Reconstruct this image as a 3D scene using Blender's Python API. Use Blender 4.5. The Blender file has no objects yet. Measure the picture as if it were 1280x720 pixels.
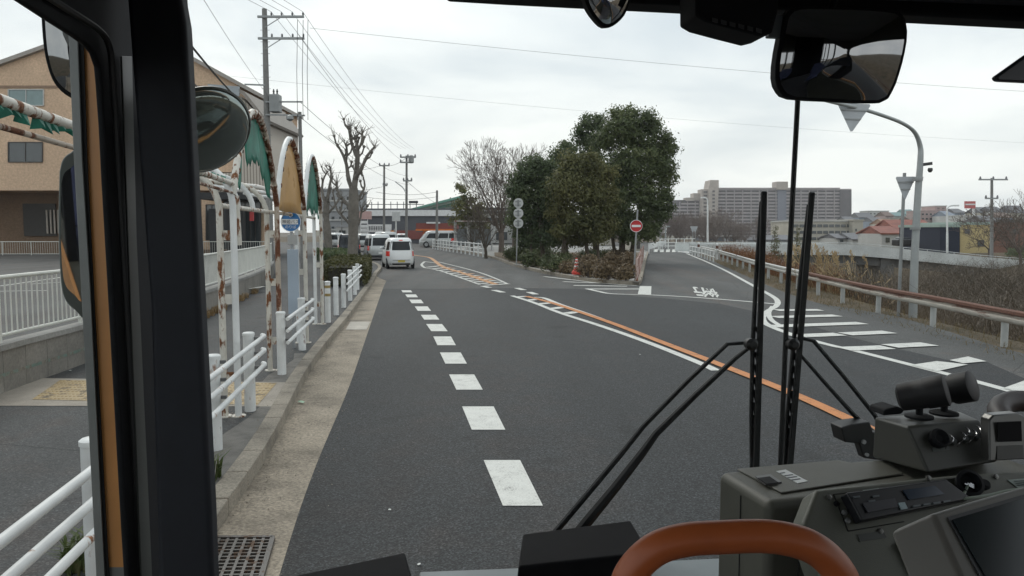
import bpy, math, random
from mathutils import Vector, Matrix
R = math.radians
SC = bpy.context.scene
COL = SC.collection
random.seed(7)

# ------------------------------------------------------------------ camera
F, HZ, CAMH = 960.0, 288.0, 2.05
PITCH = math.atan((360 - HZ) / F)
cam_d = bpy.data.cameras.new('camera')
cam = bpy.data.objects.new('camera', cam_d)
COL.objects.link(cam)
cam_d.sensor_width = 36.0
cam_d.lens = 36.0 * F / 1280.0
cam_d.clip_start, cam_d.clip_end = 0.05, 4000.0
cam.location = (0, 0, CAMH)
cam.rotation_euler = (R(90) - PITCH, 0, 0)
SC.camera = cam

# ------------------------------------------------------------------ world, sun, exposure
SUN_EL, SUN_AZ = R(42), R(-25)          # azimuth from +Y, clockwise
W = bpy.data.worlds.new('World'); SC.world = W; W.use_nodes = True
nt = W.node_tree; nt.nodes.clear()
out = nt.nodes.new('ShaderNodeOutputWorld'); bg = nt.nodes.new('ShaderNodeBackground')
sky = nt.nodes.new('ShaderNodeTexSky'); sky.sky_type = 'NISHITA'; sky.sun_disc = False
sky.sun_elevation = SUN_EL; sky.sun_rotation = SUN_AZ; sky.air_density = 1.5; sky.dust_density = 3
tc = nt.nodes.new('ShaderNodeTexCoord')
sep = nt.nodes.new('ShaderNodeSeparateXYZ'); nt.links.new(tc.outputs['Generated'], sep.inputs[0])
mz = nt.nodes.new('ShaderNodeMath'); mz.operation = 'MAXIMUM'; mz.inputs[1].default_value = 0.0
nt.links.new(sep.outputs['Z'], mz.inputs[0])
ad = nt.nodes.new('ShaderNodeMath'); ad.operation = 'ADD'; ad.inputs[1].default_value = 0.22
nt.links.new(mz.outputs[0], ad.inputs[0])
dx = nt.nodes.new('ShaderNodeMath'); dx.operation = 'DIVIDE'; nt.links.new(sep.outputs['X'], dx.inputs[0]); nt.links.new(ad.outputs[0], dx.inputs[1])
dy = nt.nodes.new('ShaderNodeMath'); dy.operation = 'DIVIDE'; nt.links.new(sep.outputs['Y'], dy.inputs[0]); nt.links.new(ad.outputs[0], dy.inputs[1])
cmb = nt.nodes.new('ShaderNodeCombineXYZ'); nt.links.new(dx.outputs[0], cmb.inputs[0]); nt.links.new(dy.outputs[0], cmb.inputs[1])
no = nt.nodes.new('ShaderNodeTexNoise'); no.inputs['Scale'].default_value = 1.0; no.inputs['Detail'].default_value = 6
no.inputs['Roughness'].default_value = 0.5; no.inputs['Distortion'].default_value = 0.35
nt.links.new(cmb.outputs[0], no.inputs['Vector'])
cr = nt.nodes.new('ShaderNodeValToRGB')
cr.color_ramp.elements[0].position = 0.37; cr.color_ramp.elements[0].color = (5.0, 5.6, 6.15, 1)
cr.color_ramp.elements[1].position = 0.60; cr.color_ramp.elements[1].color = (8.3, 8.5, 8.5, 1)
nt.links.new(no.outputs['Fac'], cr.inputs[0])
# brighter and warmer towards the horizon
hz = nt.nodes.new('ShaderNodeMapRange'); hz.inputs['From Min'].default_value = 0.0; hz.inputs['From Max'].default_value = 0.28
hz.inputs['To Min'].default_value = 0.55; hz.inputs['To Max'].default_value = 0.0
nt.links.new(mz.outputs[0], hz.inputs['Value'])
hm = nt.nodes.new('ShaderNodeMixRGB'); hm.inputs[2].default_value = (8.4, 8.4, 8.1, 1)
nt.links.new(hz.outputs[0], hm.inputs[0]); nt.links.new(cr.outputs[0], hm.inputs[1])
mx = nt.nodes.new('ShaderNodeMixRGB'); mx.inputs[0].default_value = 0.93
nt.links.new(sky.outputs[0], mx.inputs[1]); nt.links.new(hm.outputs[0], mx.inputs[2])
nt.links.new(mx.outputs[0], bg.inputs[0]); bg.inputs[1].default_value = 0.125
nt.links.new(bg.outputs[0], out.inputs[0])
sl = bpy.data.lights.new('sun', 'SUN'); sl.energy = 0.9; sl.angle = R(20); sl.color = (1, 0.96, 0.9)
so = bpy.data.objects.new('sun', sl); COL.objects.link(so)
sd = Vector((math.sin(SUN_AZ) * math.cos(SUN_EL), math.cos(SUN_AZ) * math.cos(SUN_EL), math.sin(SUN_EL)))
so.rotation_euler = (-sd).to_track_quat('-Z', 'Y').to_euler()
so.location = (0, 0, 60)
vs = SC.view_settings
vs.view_transform = 'Standard'; vs.look = 'None'; vs.exposure = 0.15; vs.gamma = 1; vs.use_curve_mapping = False
SC.cycles.max_bounces = 6; SC.cycles.transparent_max_bounces = 12; SC.cycles.use_denoising = True

# ------------------------------------------------------------------ geometry helpers
FWD = Vector((0, math.cos(PITCH), -math.sin(PITCH))); UPV = Vector((0, math.sin(PITCH), math.cos(PITCH)))
EYE = Vector((0, 0, CAMH))
def ray(px, py):
    return FWD + Vector((1, 0, 0)) * ((px - 640) / F) + UPV * ((360 - py) / F)
def Q(px, py, D):                       # point at world depth Y = D
    d = ray(px, py); return EYE + d * (D / d.y)
def G(px, py, z=0.0):                   # point on a horizontal plane
    d = ray(px, py); return EYE + d * ((z - CAMH) / d.z)
# the bus frame: heading turned 9 degrees to the left of the view
BH = R(9)
BF = Vector((-math.sin(BH), math.cos(BH), 0)); BR = Vector((math.cos(BH), math.sin(BH), 0))
def B(s, t, z):                         # s to the right, t forward, z above the eye
    return EYE + BR * s + BF * t + Vector((0, 0, z))
def QT(px, py, t):                      # pixel on the plane across the bus at distance t
    d = ray(px, py); return EYE + d * (t / d.dot(BF))
def QS(px, py, s):                      # pixel on the plane along the bus at offset s
    d = ray(px, py); return EYE + d * (s / d.dot(BR))

class MB:
    def __init__(self): self.v = []; self.f = []; self.m = []; self.cur = 0
    def add(self, vs, fs):
        n = len(self.v); self.v += [tuple(x) for x in vs]
        for f in fs: self.f.append([i + n for i in f]); self.m.append(self.cur)
        return self
    def box(self, c, s, rz=0, taper=1.0):
        c = Vector(c); hx, hy, hz_ = s[0] / 2, s[1] / 2, s[2] / 2
        vs = []
        for z in (-1, 1):
            k = taper if z > 0 else 1
            for x, y in ((-1, -1), (1, -1), (1, 1), (-1, 1)):
                X, Y = x * hx * k, y * hy * k
                vs.append((c.x + X * math.cos(rz) - Y * math.sin(rz), c.y + X * math.sin(rz) + Y * math.cos(rz), c.z + z * hz_))
        return self.add(vs, [[3, 2, 1, 0], [4, 5, 6, 7], [0, 1, 5, 4], [1, 2, 6, 5], [2, 3, 7, 6], [3, 0, 4, 7]])
    def hexa(self, a, b):               # two quads (lists of 4 points) joined
        return self.add(list(a) + list(b), [[3, 2, 1, 0], [4, 5, 6, 7], [0, 1, 5, 4], [1, 2, 6, 5], [2, 3, 7, 6], [3, 0, 4, 7]])
    def slab(self, pts, off):           # polygon extruded by a vector
        n = len(pts); off = Vector(off); a = [Vector(p) for p in pts]; b = [p + off for p in a]
        fs = [list(range(n))[::-1], [i + n for i in range(n)]] + [[i, (i + 1) % n, (i + 1) % n + n, i + n] for i in range(n)]
        return self.add(a + b, fs)
    def poly(self, pts):
        return self.add(pts, [list(range(len(pts)))])
    def bar(self, p, q, w, h, up=(0, 0, 1)):
        p, q = Vector(p), Vector(q); d = (q - p).normalized(); up = Vector(up)
        sd_ = d.cross(up)
        if sd_.length < 1e-4: sd_ = d.cross(Vector((1, 0, 0)))
        sd_.normalize(); u = sd_.cross(d)
        a = [p + sd_ * (x * w / 2) + u * (y * h / 2) for x, y in ((-1, -1), (1, -1), (1, 1), (-1, 1))]
        b = [v + (q - p) for v in a]
        return self.hexa(a, b)
    def tube(self, pts, r, n=8, caps=True):
        pts = [Vector(p) for p in pts]; k = len(pts)
        if not isinstance(r, (list, tuple)): r = [r] * k
        d0 = (pts[1] - pts[0]).normalized(); ref = Vector((0, 0, 1)) if abs(d0.z) < 0.9 else Vector((1, 0, 0))
        u = d0.cross(ref).normalized(); vs = []
        for i, p in enumerate(pts):
            d = (pts[min(i + 1, k - 1)] - pts[max(i - 1, 0)]).normalized()
            u = (u - d * u.dot(d)).normalized(); w = d.cross(u)
            for j in range(n):
                a = 2 * math.pi * j / n
                vs.append(p + (u * math.cos(a) + w * math.sin(a)) * r[i])
        fs = []
        for i in range(k - 1):
            for j in range(n):
                fs.append([i * n + j, i * n + (j + 1) % n, (i + 1) * n + (j + 1) % n, (i + 1) * n + j])
        if caps: fs += [list(range(n))[::-1], [(k - 1) * n + j for j in range(n)]]
        return self.add(vs, fs)
    def cyl(self, p, q, r, r2=None, n=16): return self.tube([p, q], [r, r if r2 is None else r2], n)
    def lathe(self, base, prof, n=20, axis=None):    # prof: list of (r, h)
        base = Vector(base); ax = Vector(axis or (0, 0, 1)).normalized()
        u = ax.cross(Vector((1, 0, 0)) if abs(ax.x) < 0.9 else Vector((0, 1, 0))).normalized(); w = ax.cross(u); vs = []
        for r, h in prof:
            for j in range(n):
                a = 2 * math.pi * j / n; vs.append(base + ax * h + (u * math.cos(a) + w * math.sin(a)) * r)
        k = len(prof); fs = []
        for i in range(k - 1):
            for j in range(n): fs.append([i * n + j, i * n + (j + 1) % n, (i + 1) * n + (j + 1) % n, (i + 1) * n + j])
        fs += [list(range(n))[::-1], [(k - 1) * n + j for j in range(n)]]
        return self.add(vs, fs)
    def strip(self, pts, w, z=None):    # flat ribbon of width w along points
        pts = [Vector(p) for p in pts]
        if z is not None: pts = [Vector((p.x, p.y, z)) for p in pts]
        k = len(pts); vs = []
        for i, p in enumerate(pts):
            d = (pts[min(i + 1, k - 1)] - pts[max(i - 1, 0)]); d.z = 0; d.normalize()
            s = Vector((d.y, -d.x, 0)) * (w / 2); vs += [p - s, p + s]
        return self.add(vs, [[2 * i, 2 * i + 1, 2 * i + 3, 2 * i + 2] for i in range(k - 1)])
    def build(self, name, mat, parent=None, smooth=False, bevel=0, origin=None, segs=2, sharp=35):
        me = bpy.data.meshes.new(name)
        if origin is None and parent is None:
            xs = [v[0] for v in self.v]; ys = [v[1] for v in self.v]; zs = [v[2] for v in self.v]
            origin = Vector(((min(xs) + max(xs)) / 2, (min(ys) + max(ys)) / 2, min(zs)))
        off = Vector(origin) if origin is not None else Vector((0, 0, 0))
        sub = off
        if parent is not None:
            pw = parent.get('_w'); sub = Vector(pw) if pw is not None else Vector((0, 0, 0))
            if origin is not None: sub = Vector(origin)
        me.from_pydata([(v[0] - sub.x, v[1] - sub.y, v[2] - sub.z) for v in self.v], [], self.f)
        for m in (mat if isinstance(mat, (list, tuple)) else [mat]): me.materials.append(m)
        if isinstance(mat, (list, tuple)): me.polygons.foreach_set('material_index', self.m)
        if smooth:
            me.shade_smooth(); 
            try: me.set_sharp_from_angle(angle=R(sharp))
            except Exception: pass
        me.update()
        o = bpy.data.objects.new(name, me); COL.objects.link(o)
        if parent is not None:
            o.parent = parent
            if origin is not None: o.location = Vector(origin) - Vector(parent.get('_w', (0, 0, 0)))
            o['_w'] = list(sub)
        else:
            o.location = off; o['_w'] = list(off)
        if bevel:
            b = o.modifiers.new('bevel', 'BEVEL'); b.width = bevel; b.segments = segs; b.limit_method = 'ANGLE'; b.angle_limit = R(30)
            if not smooth: me.shade_smooth(); 
            try: b.harden_normals = True
            except Exception: pass
        return o

def tag(o, label, cat, group=None, kind=None):
    o['label'] = label; o['category'] = cat
    if group: o['group'] = group
    if kind: o['kind'] = kind
    return o
def struct(o): o['kind'] = 'structure'; return o
def stuff(o, label, cat): return tag(o, label, cat, kind='stuff')
def thing(name, loc, label, cat, group=None, rz=0):
    o = bpy.data.objects.new(name, None); COL.objects.link(o); o.empty_display_size = 0.2
    o.location = loc; o.rotation_euler = (0, 0, rz); o['_w'] = list(loc) if rz == 0 else [0, 0, 0]
    return tag(o, label, cat, group)
def proto(name, label, cat, group=None):         # built round the origin, moved afterwards
    return thing(name, (0, 0, 0), label, cat, group)
def dup(root, loc, rz=0, label=None, scale=None, group=None):
    r = root.copy(); COL.objects.link(r); r.location = loc; r.rotation_euler = (0, 0, rz)
    if scale: r.scale = scale
    if label: r['label'] = label
    if group: r['group'] = group
    for ch in list(root.children):
        c = ch.copy(); COL.objects.link(c); c.parent = r
        for g in list(ch.children):
            d = g.copy(); COL.objects.link(d); d.parent = c
    return r

# ------------------------------------------------------------------ materials
def newmat(name):
    m = bpy.data.materials.new(name); m.use_nodes = True
    return m, m.node_tree, m.node_tree.nodes['Principled BSDF']
def lk(n, a, b): n.links.new(a, b)
def noise(n, scale, detail=4, rough=0.5, vec=None):
    t = n.nodes.new('ShaderNodeTexNoise'); t.inputs['Scale'].default_value = scale; t.inputs['Detail'].default_value = detail
    t.inputs['Roughness'].default_value = rough
    if vec is not None: n.links.new(vec, t.inputs['Vector'])
    return t
def ramp(n, src, stops):
    r = n.nodes.new('ShaderNodeValToRGB'); e = r.color_ramp.elements
    while len(e) < len(stops): e.new(0.5)
    for i, (p, c) in enumerate(stops):
        e[i].position = p; e[i].color = (c, c, c, 1) if not isinstance(c, tuple) else (*c, 1)
    n.links.new(src, r.inputs[0]); return r
def mixc(n, fac, a, b, mode='MIX'):
    m = n.nodes.new('ShaderNodeMixRGB'); m.blend_type = mode
    for i, x in ((0, fac), (1, a), (2, b)):
        if isinstance(x, tuple): m.inputs[i].default_value = (*x, 1)
        elif isinstance(x, (int, float)): m.inputs[i].default_value = x
        else: n.links.new(x, m.inputs[i])
    return m.outputs[0]
def coords(n, kind='Object'):
    return n.nodes.new('ShaderNodeTexCoord').outputs[kind]
def bump(n, bs, h, dist=0.01, strength=0.5):
    b = n.nodes.new('ShaderNodeBump'); b.inputs['Distance'].default_value = dist; b.inputs['Strength'].default_value = strength
    n.links.new(h, b.inputs['Height']); n.links.new(b.outputs[0], bs.inputs['Normal'])
_M = {}
def mat(name, col, rough=0.6, metal=0.0, var=0.12, scale=3.0, spec=0.5, bmp=0.0, bscale=None, emit=0):
    if name in _M: return _M[name]
    m, n, b = newmat(name); c = coords(n)
    t = noise(n, scale, 5, 0.6, c)
    lo = tuple(x * (1 - var) for x in col); hi = tuple(min(1, x * (1 + var)) for x in col)
    r = ramp(n, t.outputs['Fac'], [(0.3, lo), (0.7, hi)])
    lk(n, r.outputs[0], b.inputs['Base Color'])
    b.inputs['Roughness'].default_value = rough; b.inputs['Metallic'].default_value = metal
    b.inputs['Specular IOR Level'].default_value = spec
    if bmp:
        t2 = noise(n, bscale or scale * 8, 4, 0.6, c); bump(n, b, t2.outputs['Fac'], bmp, 0.6)
    if emit:
        b.inputs['Emission Color'].default_value = (*col, 1); b.inputs['Emission Strength'].default_value = emit
    _M[name] = m; return m
def rustmat(name, paint, amount=0.45, scale=6.0, rust=(0.13, 0.045, 0.02), stretch=(1, 1, 0.35), soft=0.05):
    if name in _M: return _M[name]
    m, n, b = newmat(name); c = coords(n)
    mp = n.nodes.new('ShaderNodeMapping'); mp.inputs['Scale'].default_value = stretch; lk(n, c, mp.inputs[0])
    t = noise(n, scale, 8, 0.65, mp.outputs[0]); t3 = noise(n, scale * 0.35, 3, 0.5, c)
    s = mixc(n, 0.4, t.outputs['Fac'], t3.outputs['Fac'])
    f = ramp(n, s, [(1 - amount - soft if amount > 0.5 else 0.62 - amount * 0.3, 0.0), (0.62 - amount * 0.3 + soft, 1.0)] if amount <= 0.5 else [(0.5 - (amount - 0.5) * 0.4, 0.0), (0.5 - (amount - 0.5) * 0.4 + soft, 1.0)])
    t2 = noise(n, scale * 4, 4, 0.6, c)
    rc = ramp(n, t2.outputs['Fac'], [(0.3, tuple(x * 0.5 for x in rust)), (0.7, tuple(x * 1.6 for x in rust))])
    dirty = ramp(n, t3.outputs['Fac'], [(0.35, tuple(x * 0.8 for x in paint)), (0.65, paint)])
    lk(n, mixc(n, f.outputs[0], dirty.outputs[0], rc.outputs[0]), b.inputs['Base Color'])
    rr = ramp(n, f.outputs[0], [(0, 0.42), (1, 0.9)]); lk(n, rr.outputs[0], b.inputs['Roughness'])
    bump(n, b, s, 0.004, 0.5)
    _M[name] = m; return m
def leafmat(name, cols, scale=0.7, rough=0.55, trans=0.25):
    m, n, b = newmat(name)
    c = coords(n); t = noise(n, scale, 3, 0.5, c); t2 = noise(n, scale * 9, 3, 0.6, c)
    s = mixc(n, 0.45, t.outputs['Fac'], t2.outputs['Fac'])
    k = len(cols)
    r = ramp(n, s, [(0.34 + 0.32 * i / (k - 1), cc) for i, cc in enumerate(cols)])
    lk(n, r.outputs[0], b.inputs['Base Color']); b.inputs['Roughness'].default_value = rough
    b.inputs['Specular IOR Level'].default_value = 0.35
    tr = n.nodes.new('ShaderNodeBsdfTranslucent'); lk(n, r.outputs[0], tr.inputs[0])
    ms = n.nodes.new('ShaderNodeMixShader'); ms.inputs[0].default_value = trans
    lk(n, b.outputs[0], ms.inputs[1]); lk(n, tr.outputs[0], ms.inputs[2])
    lk(n, ms.outputs[0], n.nodes['Material Output'].inputs[0]); return m
def asphalt(name, base, spread, sp=260.0, rough=0.75, stain=0.3, crack=0.45):
    m, n, b = newmat(name); c = coords(n)
    big = noise(n, 0.35, 4, 0.6, c)
    mp = n.nodes.new('ShaderNodeMapping'); mp.inputs['Rotation'].default_value = (0, 0, R(-9)); mp.inputs['Scale'].default_value = (0.9, 0.07, 1); lk(n, c, mp.inputs[0])
    streak = noise(n, 1.0, 3, 0.5, mp.outputs[0])
    v = n.nodes.new('ShaderNodeTexVoronoi'); v.inputs['Scale'].default_value = sp / 3; lk(n, c, v.inputs['Vector'])
    f1 = noise(n, sp / 2, 2, 0.8, c)
    sg = ramp(n, v.outputs['Color'], [(0.3, tuple(x * (1 - spread) for x in base)), (0.75, tuple(x * (1 + spread * 0.6) for x in base)), (0.98, tuple(min(1, x * (1 + spread * 3.0)) for x in base))])
    f = mixc(n, 0.6, big.outputs['Fac'], streak.outputs['Fac'])
    sr = ramp(n, f, [(0.35, 1 - stain), (0.65, 1 + stain * 0.6)])
    st2 = noise(n, 0.8, 5, 0.6, mp.outputs[0]); spot = noise(n, 2.2, 4, 0.6, c)
    sm_ = ramp(n, mixc(n, 0.5, st2.outputs['Fac'], spot.outputs['Fac']), [(0.5, (1, 1, 1)), (0.68, (1.25, 1.0, 0.9))])
    oil = ramp(n, noise(n, 1.3, 2, 0.4, c).outputs['Fac'], [(0.26, 0.6), (0.33, 1.0)])
    c1 = mixc(n, 1.0, sg.outputs[0], sr.outputs[0], 'MULTIPLY'); c1 = mixc(n, 1.0, c1, sm_.outputs[0], 'MULTIPLY'); c1 = mixc(n, 1.0, c1, oil.outputs[0], 'MULTIPLY')
    cv_ = n.nodes.new('ShaderNodeTexVoronoi'); cv_.feature = 'DISTANCE_TO_EDGE'; cv_.inputs['Scale'].default_value = 0.35; wv_ = noise(n, 3.0, 6, 0.7, c); lk(n, mixc(n, 0.06, c, wv_.outputs['Color']), cv_.inputs['Vector'])
    crk = ramp(n, cv_.outputs['Distance'], [(0.0, crack), (0.004, 1.0)]); c1 = mixc(n, 1.0, c1, crk.outputs[0], 'MULTIPLY')
    lk(n, c1, b.inputs['Base Color'])
    b.inputs['Roughness'].default_value = rough; b.inputs['Specular IOR Level'].default_value = 0.4
    bump(n, b, mixc(n, 0.5, v.outputs['Distance'], f1.outputs['Fac']), 0.006, 0.7)
    return m
def concrete(name, col, scale=2.0, dark=0.45, bmp=0.004, grain=0.2):
    if name in _M: return _M[name]
    m, n, b = newmat(name); c = coords(n)
    t = noise(n, scale, 8, 0.65, c); t2 = noise(n, scale * 25, 3, 0.6, c); t3 = noise(n, scale * 0.3, 3, 0.5, c)
    s = mixc(n, 0.35, t.outputs['Fac'], t3.outputs['Fac'])
    r = ramp(n, s, [(0.3, tuple(x * dark for x in col)), (0.5, tuple(x * 0.85 for x in col)), (0.72, tuple(x * 1.15 for x in col))])
    g = ramp(n, t2.outputs['Fac'], [(0.3, 1 - grain), (0.7, 1 + grain * .6)])
    lk(n, mixc(n, 1.0, r.outputs[0], g.outputs[0], 'MULTIPLY'), b.inputs['Base Color'])
    b.inputs['Roughness'].default_value = 0.88; bump(n, b, t2.outputs['Fac'], bmp, 0.6)
    _M[name] = m; return m
def clear(name):
    m = bpy.data.materials.new(name); m.use_nodes = True; n = m.node_tree; n.nodes.clear()
    o = n.nodes.new('ShaderNodeOutputMaterial'); t = n.nodes.new('ShaderNodeBsdfTransparent'); t.inputs[0].default_value = (0.97, 0.98, 0.975, 1)
    n.links.new(t.outputs[0], o.inputs[0]); return m
def glassy(name, col=(0.02, 0.025, 0.03), rough=0.05):
    return mat(name, col, rough, 0.0, 0.1, 2, 0.9)

WHITE = mat('white_paint', (0.72, 0.73, 0.72), 0.45, var=0.06, scale=1.5)
def roadpaint(name, col, wear=0.35):
    m, n, b = newmat(name); c = coords(n)
    t = noise(n, 5.0, 8, 0.7, c); t2 = noise(n, 60, 3, 0.6, c)
    s = mixc(n, 0.5, t.outputs['Fac'], t2.outputs['Fac'])
    r = ramp(n, s, [(wear, tuple(x * 0.35 for x in col)), (wear + 0.08, tuple(x * 0.85 for x in col)), (0.6, col)])
    lk(n, r.outputs[0], b.inputs['Base Color']); b.inputs['Roughness'].default_value = 0.6
    bump(n, b, t2.outputs['Fac'], 0.003, 0.4); return m
PAINT_W = roadpaint('white_road_paint', (0.66, 0.66, 0.62), 0.37)
PAINT_W2 = roadpaint('worn_white_road_paint', (0.60, 0.60, 0.56), 0.40)
PAINT_O = roadpaint('orange_road_paint', (0.56, 0.21, 0.055), 0.39)
PAINT_O2 = roadpaint('faded_orange_road_paint', (0.52, 0.25, 0.09), 0.4)
BLACKP = mat('black_plastic', (0.012, 0.012, 0.014), 0.55, var=0.2, scale=8, bmp=0.0008, bscale=500)
RUBBER = mat('black_rubber', (0.01, 0.01, 0.011), 0.75, var=0.2)

def gtxt(body, quad, name, m, parent=None, off=0.0, lift=(0, 0, 0.004), size_fit=True):
    """lettering mapped on a quad (bottom-left, bottom-right, top-right, top-left as read)"""
    cu = bpy.data.curves.new('lettering', 'FONT'); cu.body = body; cu.align_x = 'LEFT'; cu.offset = off
    to = bpy.data.objects.new('lettering', cu); COL.objects.link(to)
    bpy.context.view_layer.update()
    me0 = bpy.data.meshes.new_from_object(to.evaluated_get(bpy.context.evaluated_depsgraph_get()))
    bpy.data.objects.remove(to)
    vs = [v.co.copy() for v in me0.vertices]; fs = [list(p.vertices) for p in me0.polygons]
    if not vs: return None
    x0, x1 = min(v.x for v in vs), max(v.x for v in vs); y0, y1 = min(v.y for v in vs), max(v.y for v in vs)
    a, b_, c_, d_ = [Vector(q) for q in quad]; L = Vector(lift)
    mb = MB(); mb.add([(a.lerp(b_, u)).lerp(d_.lerp(c_, u), w) + L for u, w in (((v.x - x0) / (x1 - x0), (v.y - y0) / (y1 - y0)) for v in vs)], fs)
    bpy.data.meshes.remove(me0)
    return mb.build(name, m, parent)
# ================================================================== GROUND AND ROADS
ASP_NEW = asphalt('dark_asphalt', (0.028, 0.0305, 0.0325), 0.65, crack=0.85)
ASP_OLD = asphalt('old_asphalt', (0.085, 0.086, 0.084), 0.3, rough=0.8)
ASP_PAV = asphalt('pavement_asphalt', (0.060, 0.062, 0.063), 0.35, rough=0.8)
GUT = concrete('gutter_concrete', (0.37, 0.315, 0.245), 1.5, 0.26, .008, .45)
KERB = concrete('kerb_concrete', (0.33, 0.29, 0.235), 2.2, 0.3, .008, .35)
CONC = concrete('plain_concrete', (0.34, 0.33, 0.31), 1.2, 0.5)
DIRT = concrete('dry_soil', (0.17, 0.125, 0.08), 1.2, 0.45, 0.03)

GL = [(-60, 8.7), (13, 8.7), (16, 8.97), (18.4, 9.05), (21.2, 9.3), (24.3, 9.75), (30, 10.5), (36, 11.4), (46, 13.2), (58, 15.3), (70, 17.0), (90, 20)]
def gx(y):
    for (y0, x0), (y1, x1) in zip(GL, GL[1:]):
        if y <= y1: return x0 + (x1 - x0) * max(0, (y - y0)) / (y1 - y0)
    return GL[-1][1]
def sstep(a, b, x):
    t = max(0, min(1, (x - a) / (b - a))); return t * t * (3 - 2 * t)
def gh(x, y):
    d = x - gx(y) - 0.5
    v = -2.9 * sstep(0, 5.5, d) * (1 - sstep(76, 84, y)) + 2.1 * sstep(20, 30, d) * (1 - sstep(76, 84, y))
    far = -0.9 * sstep(78, 90, y) * sstep(18, 30, x)
    return -0.03 + v + far - 5.0 * sstep(250, 620, y)
def axis(spec):
    r = []
    for a, b, s in spec:
        x = a
        while x < b - 1e-6: r.append(x); x += s
    r.append(spec[-1][1]); return r
xs = axis([(-900, -100, 100), (-100, 4, 8), (4, 50, 0.8), (50, 100, 10), (100, 1000, 100)])
ys = axis([(-60, 90, 1.5), (90, 260, 17), (260, 2400, 107)])
mb = MB(); nx = len(xs)
mb.add([(x, y, gh(x, y) + (random.uniform(-0.05, 0.05) if gh(x, y) < -0.2 and y < 90 else 0)) for y in ys for x in xs],
       [[j * nx + i, j * nx + i + 1, (j + 1) * nx + i + 1, (j + 1) * nx + i] for j in range(len(ys) - 1) for i in range(nx - 1)])
m, n, b = newmat('rough_ground'); c = coords(n)
t = noise(n, 0.5, 8, 0.65, c); t2 = noise(n, 9, 5, 0.7, c)
r = ramp(n, mixc(n, 0.4, t.outputs['Fac'], t2.outputs['Fac']), [(0.35, (0.035, 0.035, 0.018)), (0.5, (0.10, 0.075, 0.045)), (0.66, (0.17, 0.13, 0.085))])
lk(n, r.outputs[0], b.inputs['Base Color']); b.inputs['Roughness'].default_value = 0.95; bump(n, b, t2.outputs['Fac'], 0.08, 0.8)
struct(mb.build('ground', m, smooth=True))

def P2(px, py, z=0.0): v = G(px, py, z); return (v.x, v.y)
def lerp(a, b, t): return a + (b - a) * t
def smoothline(pts, sub=6):            # Catmull-Rom
    out_ = []
    for i in range(len(pts) - 1):
        p0 = Vector(pts[max(i - 1, 0)]); p1 = Vector(pts[i]); p2 = Vector(pts[i + 1]); p3 = Vector(pts[min(i + 2, len(pts) - 1)])
        for k in range(sub):
            t = k / sub
            out_.append(0.5 * ((2 * p1) + (p2 - p0) * t + (2 * p0 - 5 * p1 + 4 * p2 - p3) * t * t + (3 * p1 - p0 - 3 * p2 + p3) * t ** 3))
    out_.append(Vector(pts[-1])); return out_

# kerb line of the near pavement (foot of the kerb face) and asphalt edge of the gutter
KB = [P2(x, y) for x, y in ((268, 675), (337, 569), (383, 475), (412, 432), (430, 409), (445, 388), (457, 370), (468, 352), (472, 344))]
d0 = (Vector(KB[1]) - Vector(KB[0])).normalized(); KB = [tuple(Vector(KB[0]) - d0 * 14), tuple(Vector(KB[0]) - d0 * 5)] + KB
KB += [(-6.9, 40.5), (-8.2, 46), (-10.4, 52), (-14, 58)]
KL = smoothline(KB, 8)
GE = [P2(x, y) for x, y in ((341, 720), (363, 653), (394, 573), (430, 489), (449, 438), (463, 400), (477, 362), (482, 351))]
d0 = (Vector(GE[1]) - Vector(GE[0])).normalized(); GE = [tuple(Vector(GE[0]) - d0 * 14), tuple(Vector(GE[0]) - d0 * 5)] + GE
GLN = smoothline(GE, 8)
random.seed(3)
# carriageway
RE = [P2(1280, 442), P2(1214, 423), P2(1137, 400), P2(1085, 389), P2(1020, 378), P2(975, 363), P2(940, 348), P2(893, 327), P2(872, 318)]
RE = [(8.2, -25), (8.1, 5)] + RE + [(19, 84), (30, 100), (36, 130)]
road = [(v.x - 0.02, v.y) for v in KL] + [(-60, 66), (-90, 80), (-90, 200), (10, 200), (36, 130)][0:0]
road = [(v.x, v.y) for v in KL] + [(-80, 70), (-80, 135), (36, 135)] + [tuple(p) for p in smoothline(RE, 4)][::-1]
mb = MB(); mb.poly([(x, y, 0.0) for x, y in road]); struct(mb.build('road', ASP_OLD))
# newer darker surfacing over the near lanes
right = [P2(x, y) for x, y in ((1280, 473), (1234, 453), (1184, 450), (1112, 434), (1048, 418), (1000, 403), (965, 394), (900, 380), (830, 373), (800, 371), (760, 366), (720, 361), (650, 360), (560, 361), (481, 361))]
left = [(v.x, v.y) for v in GLN if v.y < P2(481, 361)[1] - 0.3]
mb = MB(); ragged = []
for i in range(len(left) - 1):
    a, b_ = Vector(left[i]), Vector(left[i + 1]); k = max(1, int((b_ - a).length / 0.07))
    for j in range(k):
        q = a.lerp(b_, j / k); ragged.append((q.x + random.uniform(-0.03, 0.03) + 0.03 * math.sin(q.y * 1.3), q.y))
pl = ragged + right[::-1] + [(7.4, 6), (7.4, -25)]
mb.poly([(x, y, 0.004) for x, y in pl]); struct(mb.build('road_resurfacing', ASP_NEW))
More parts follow.
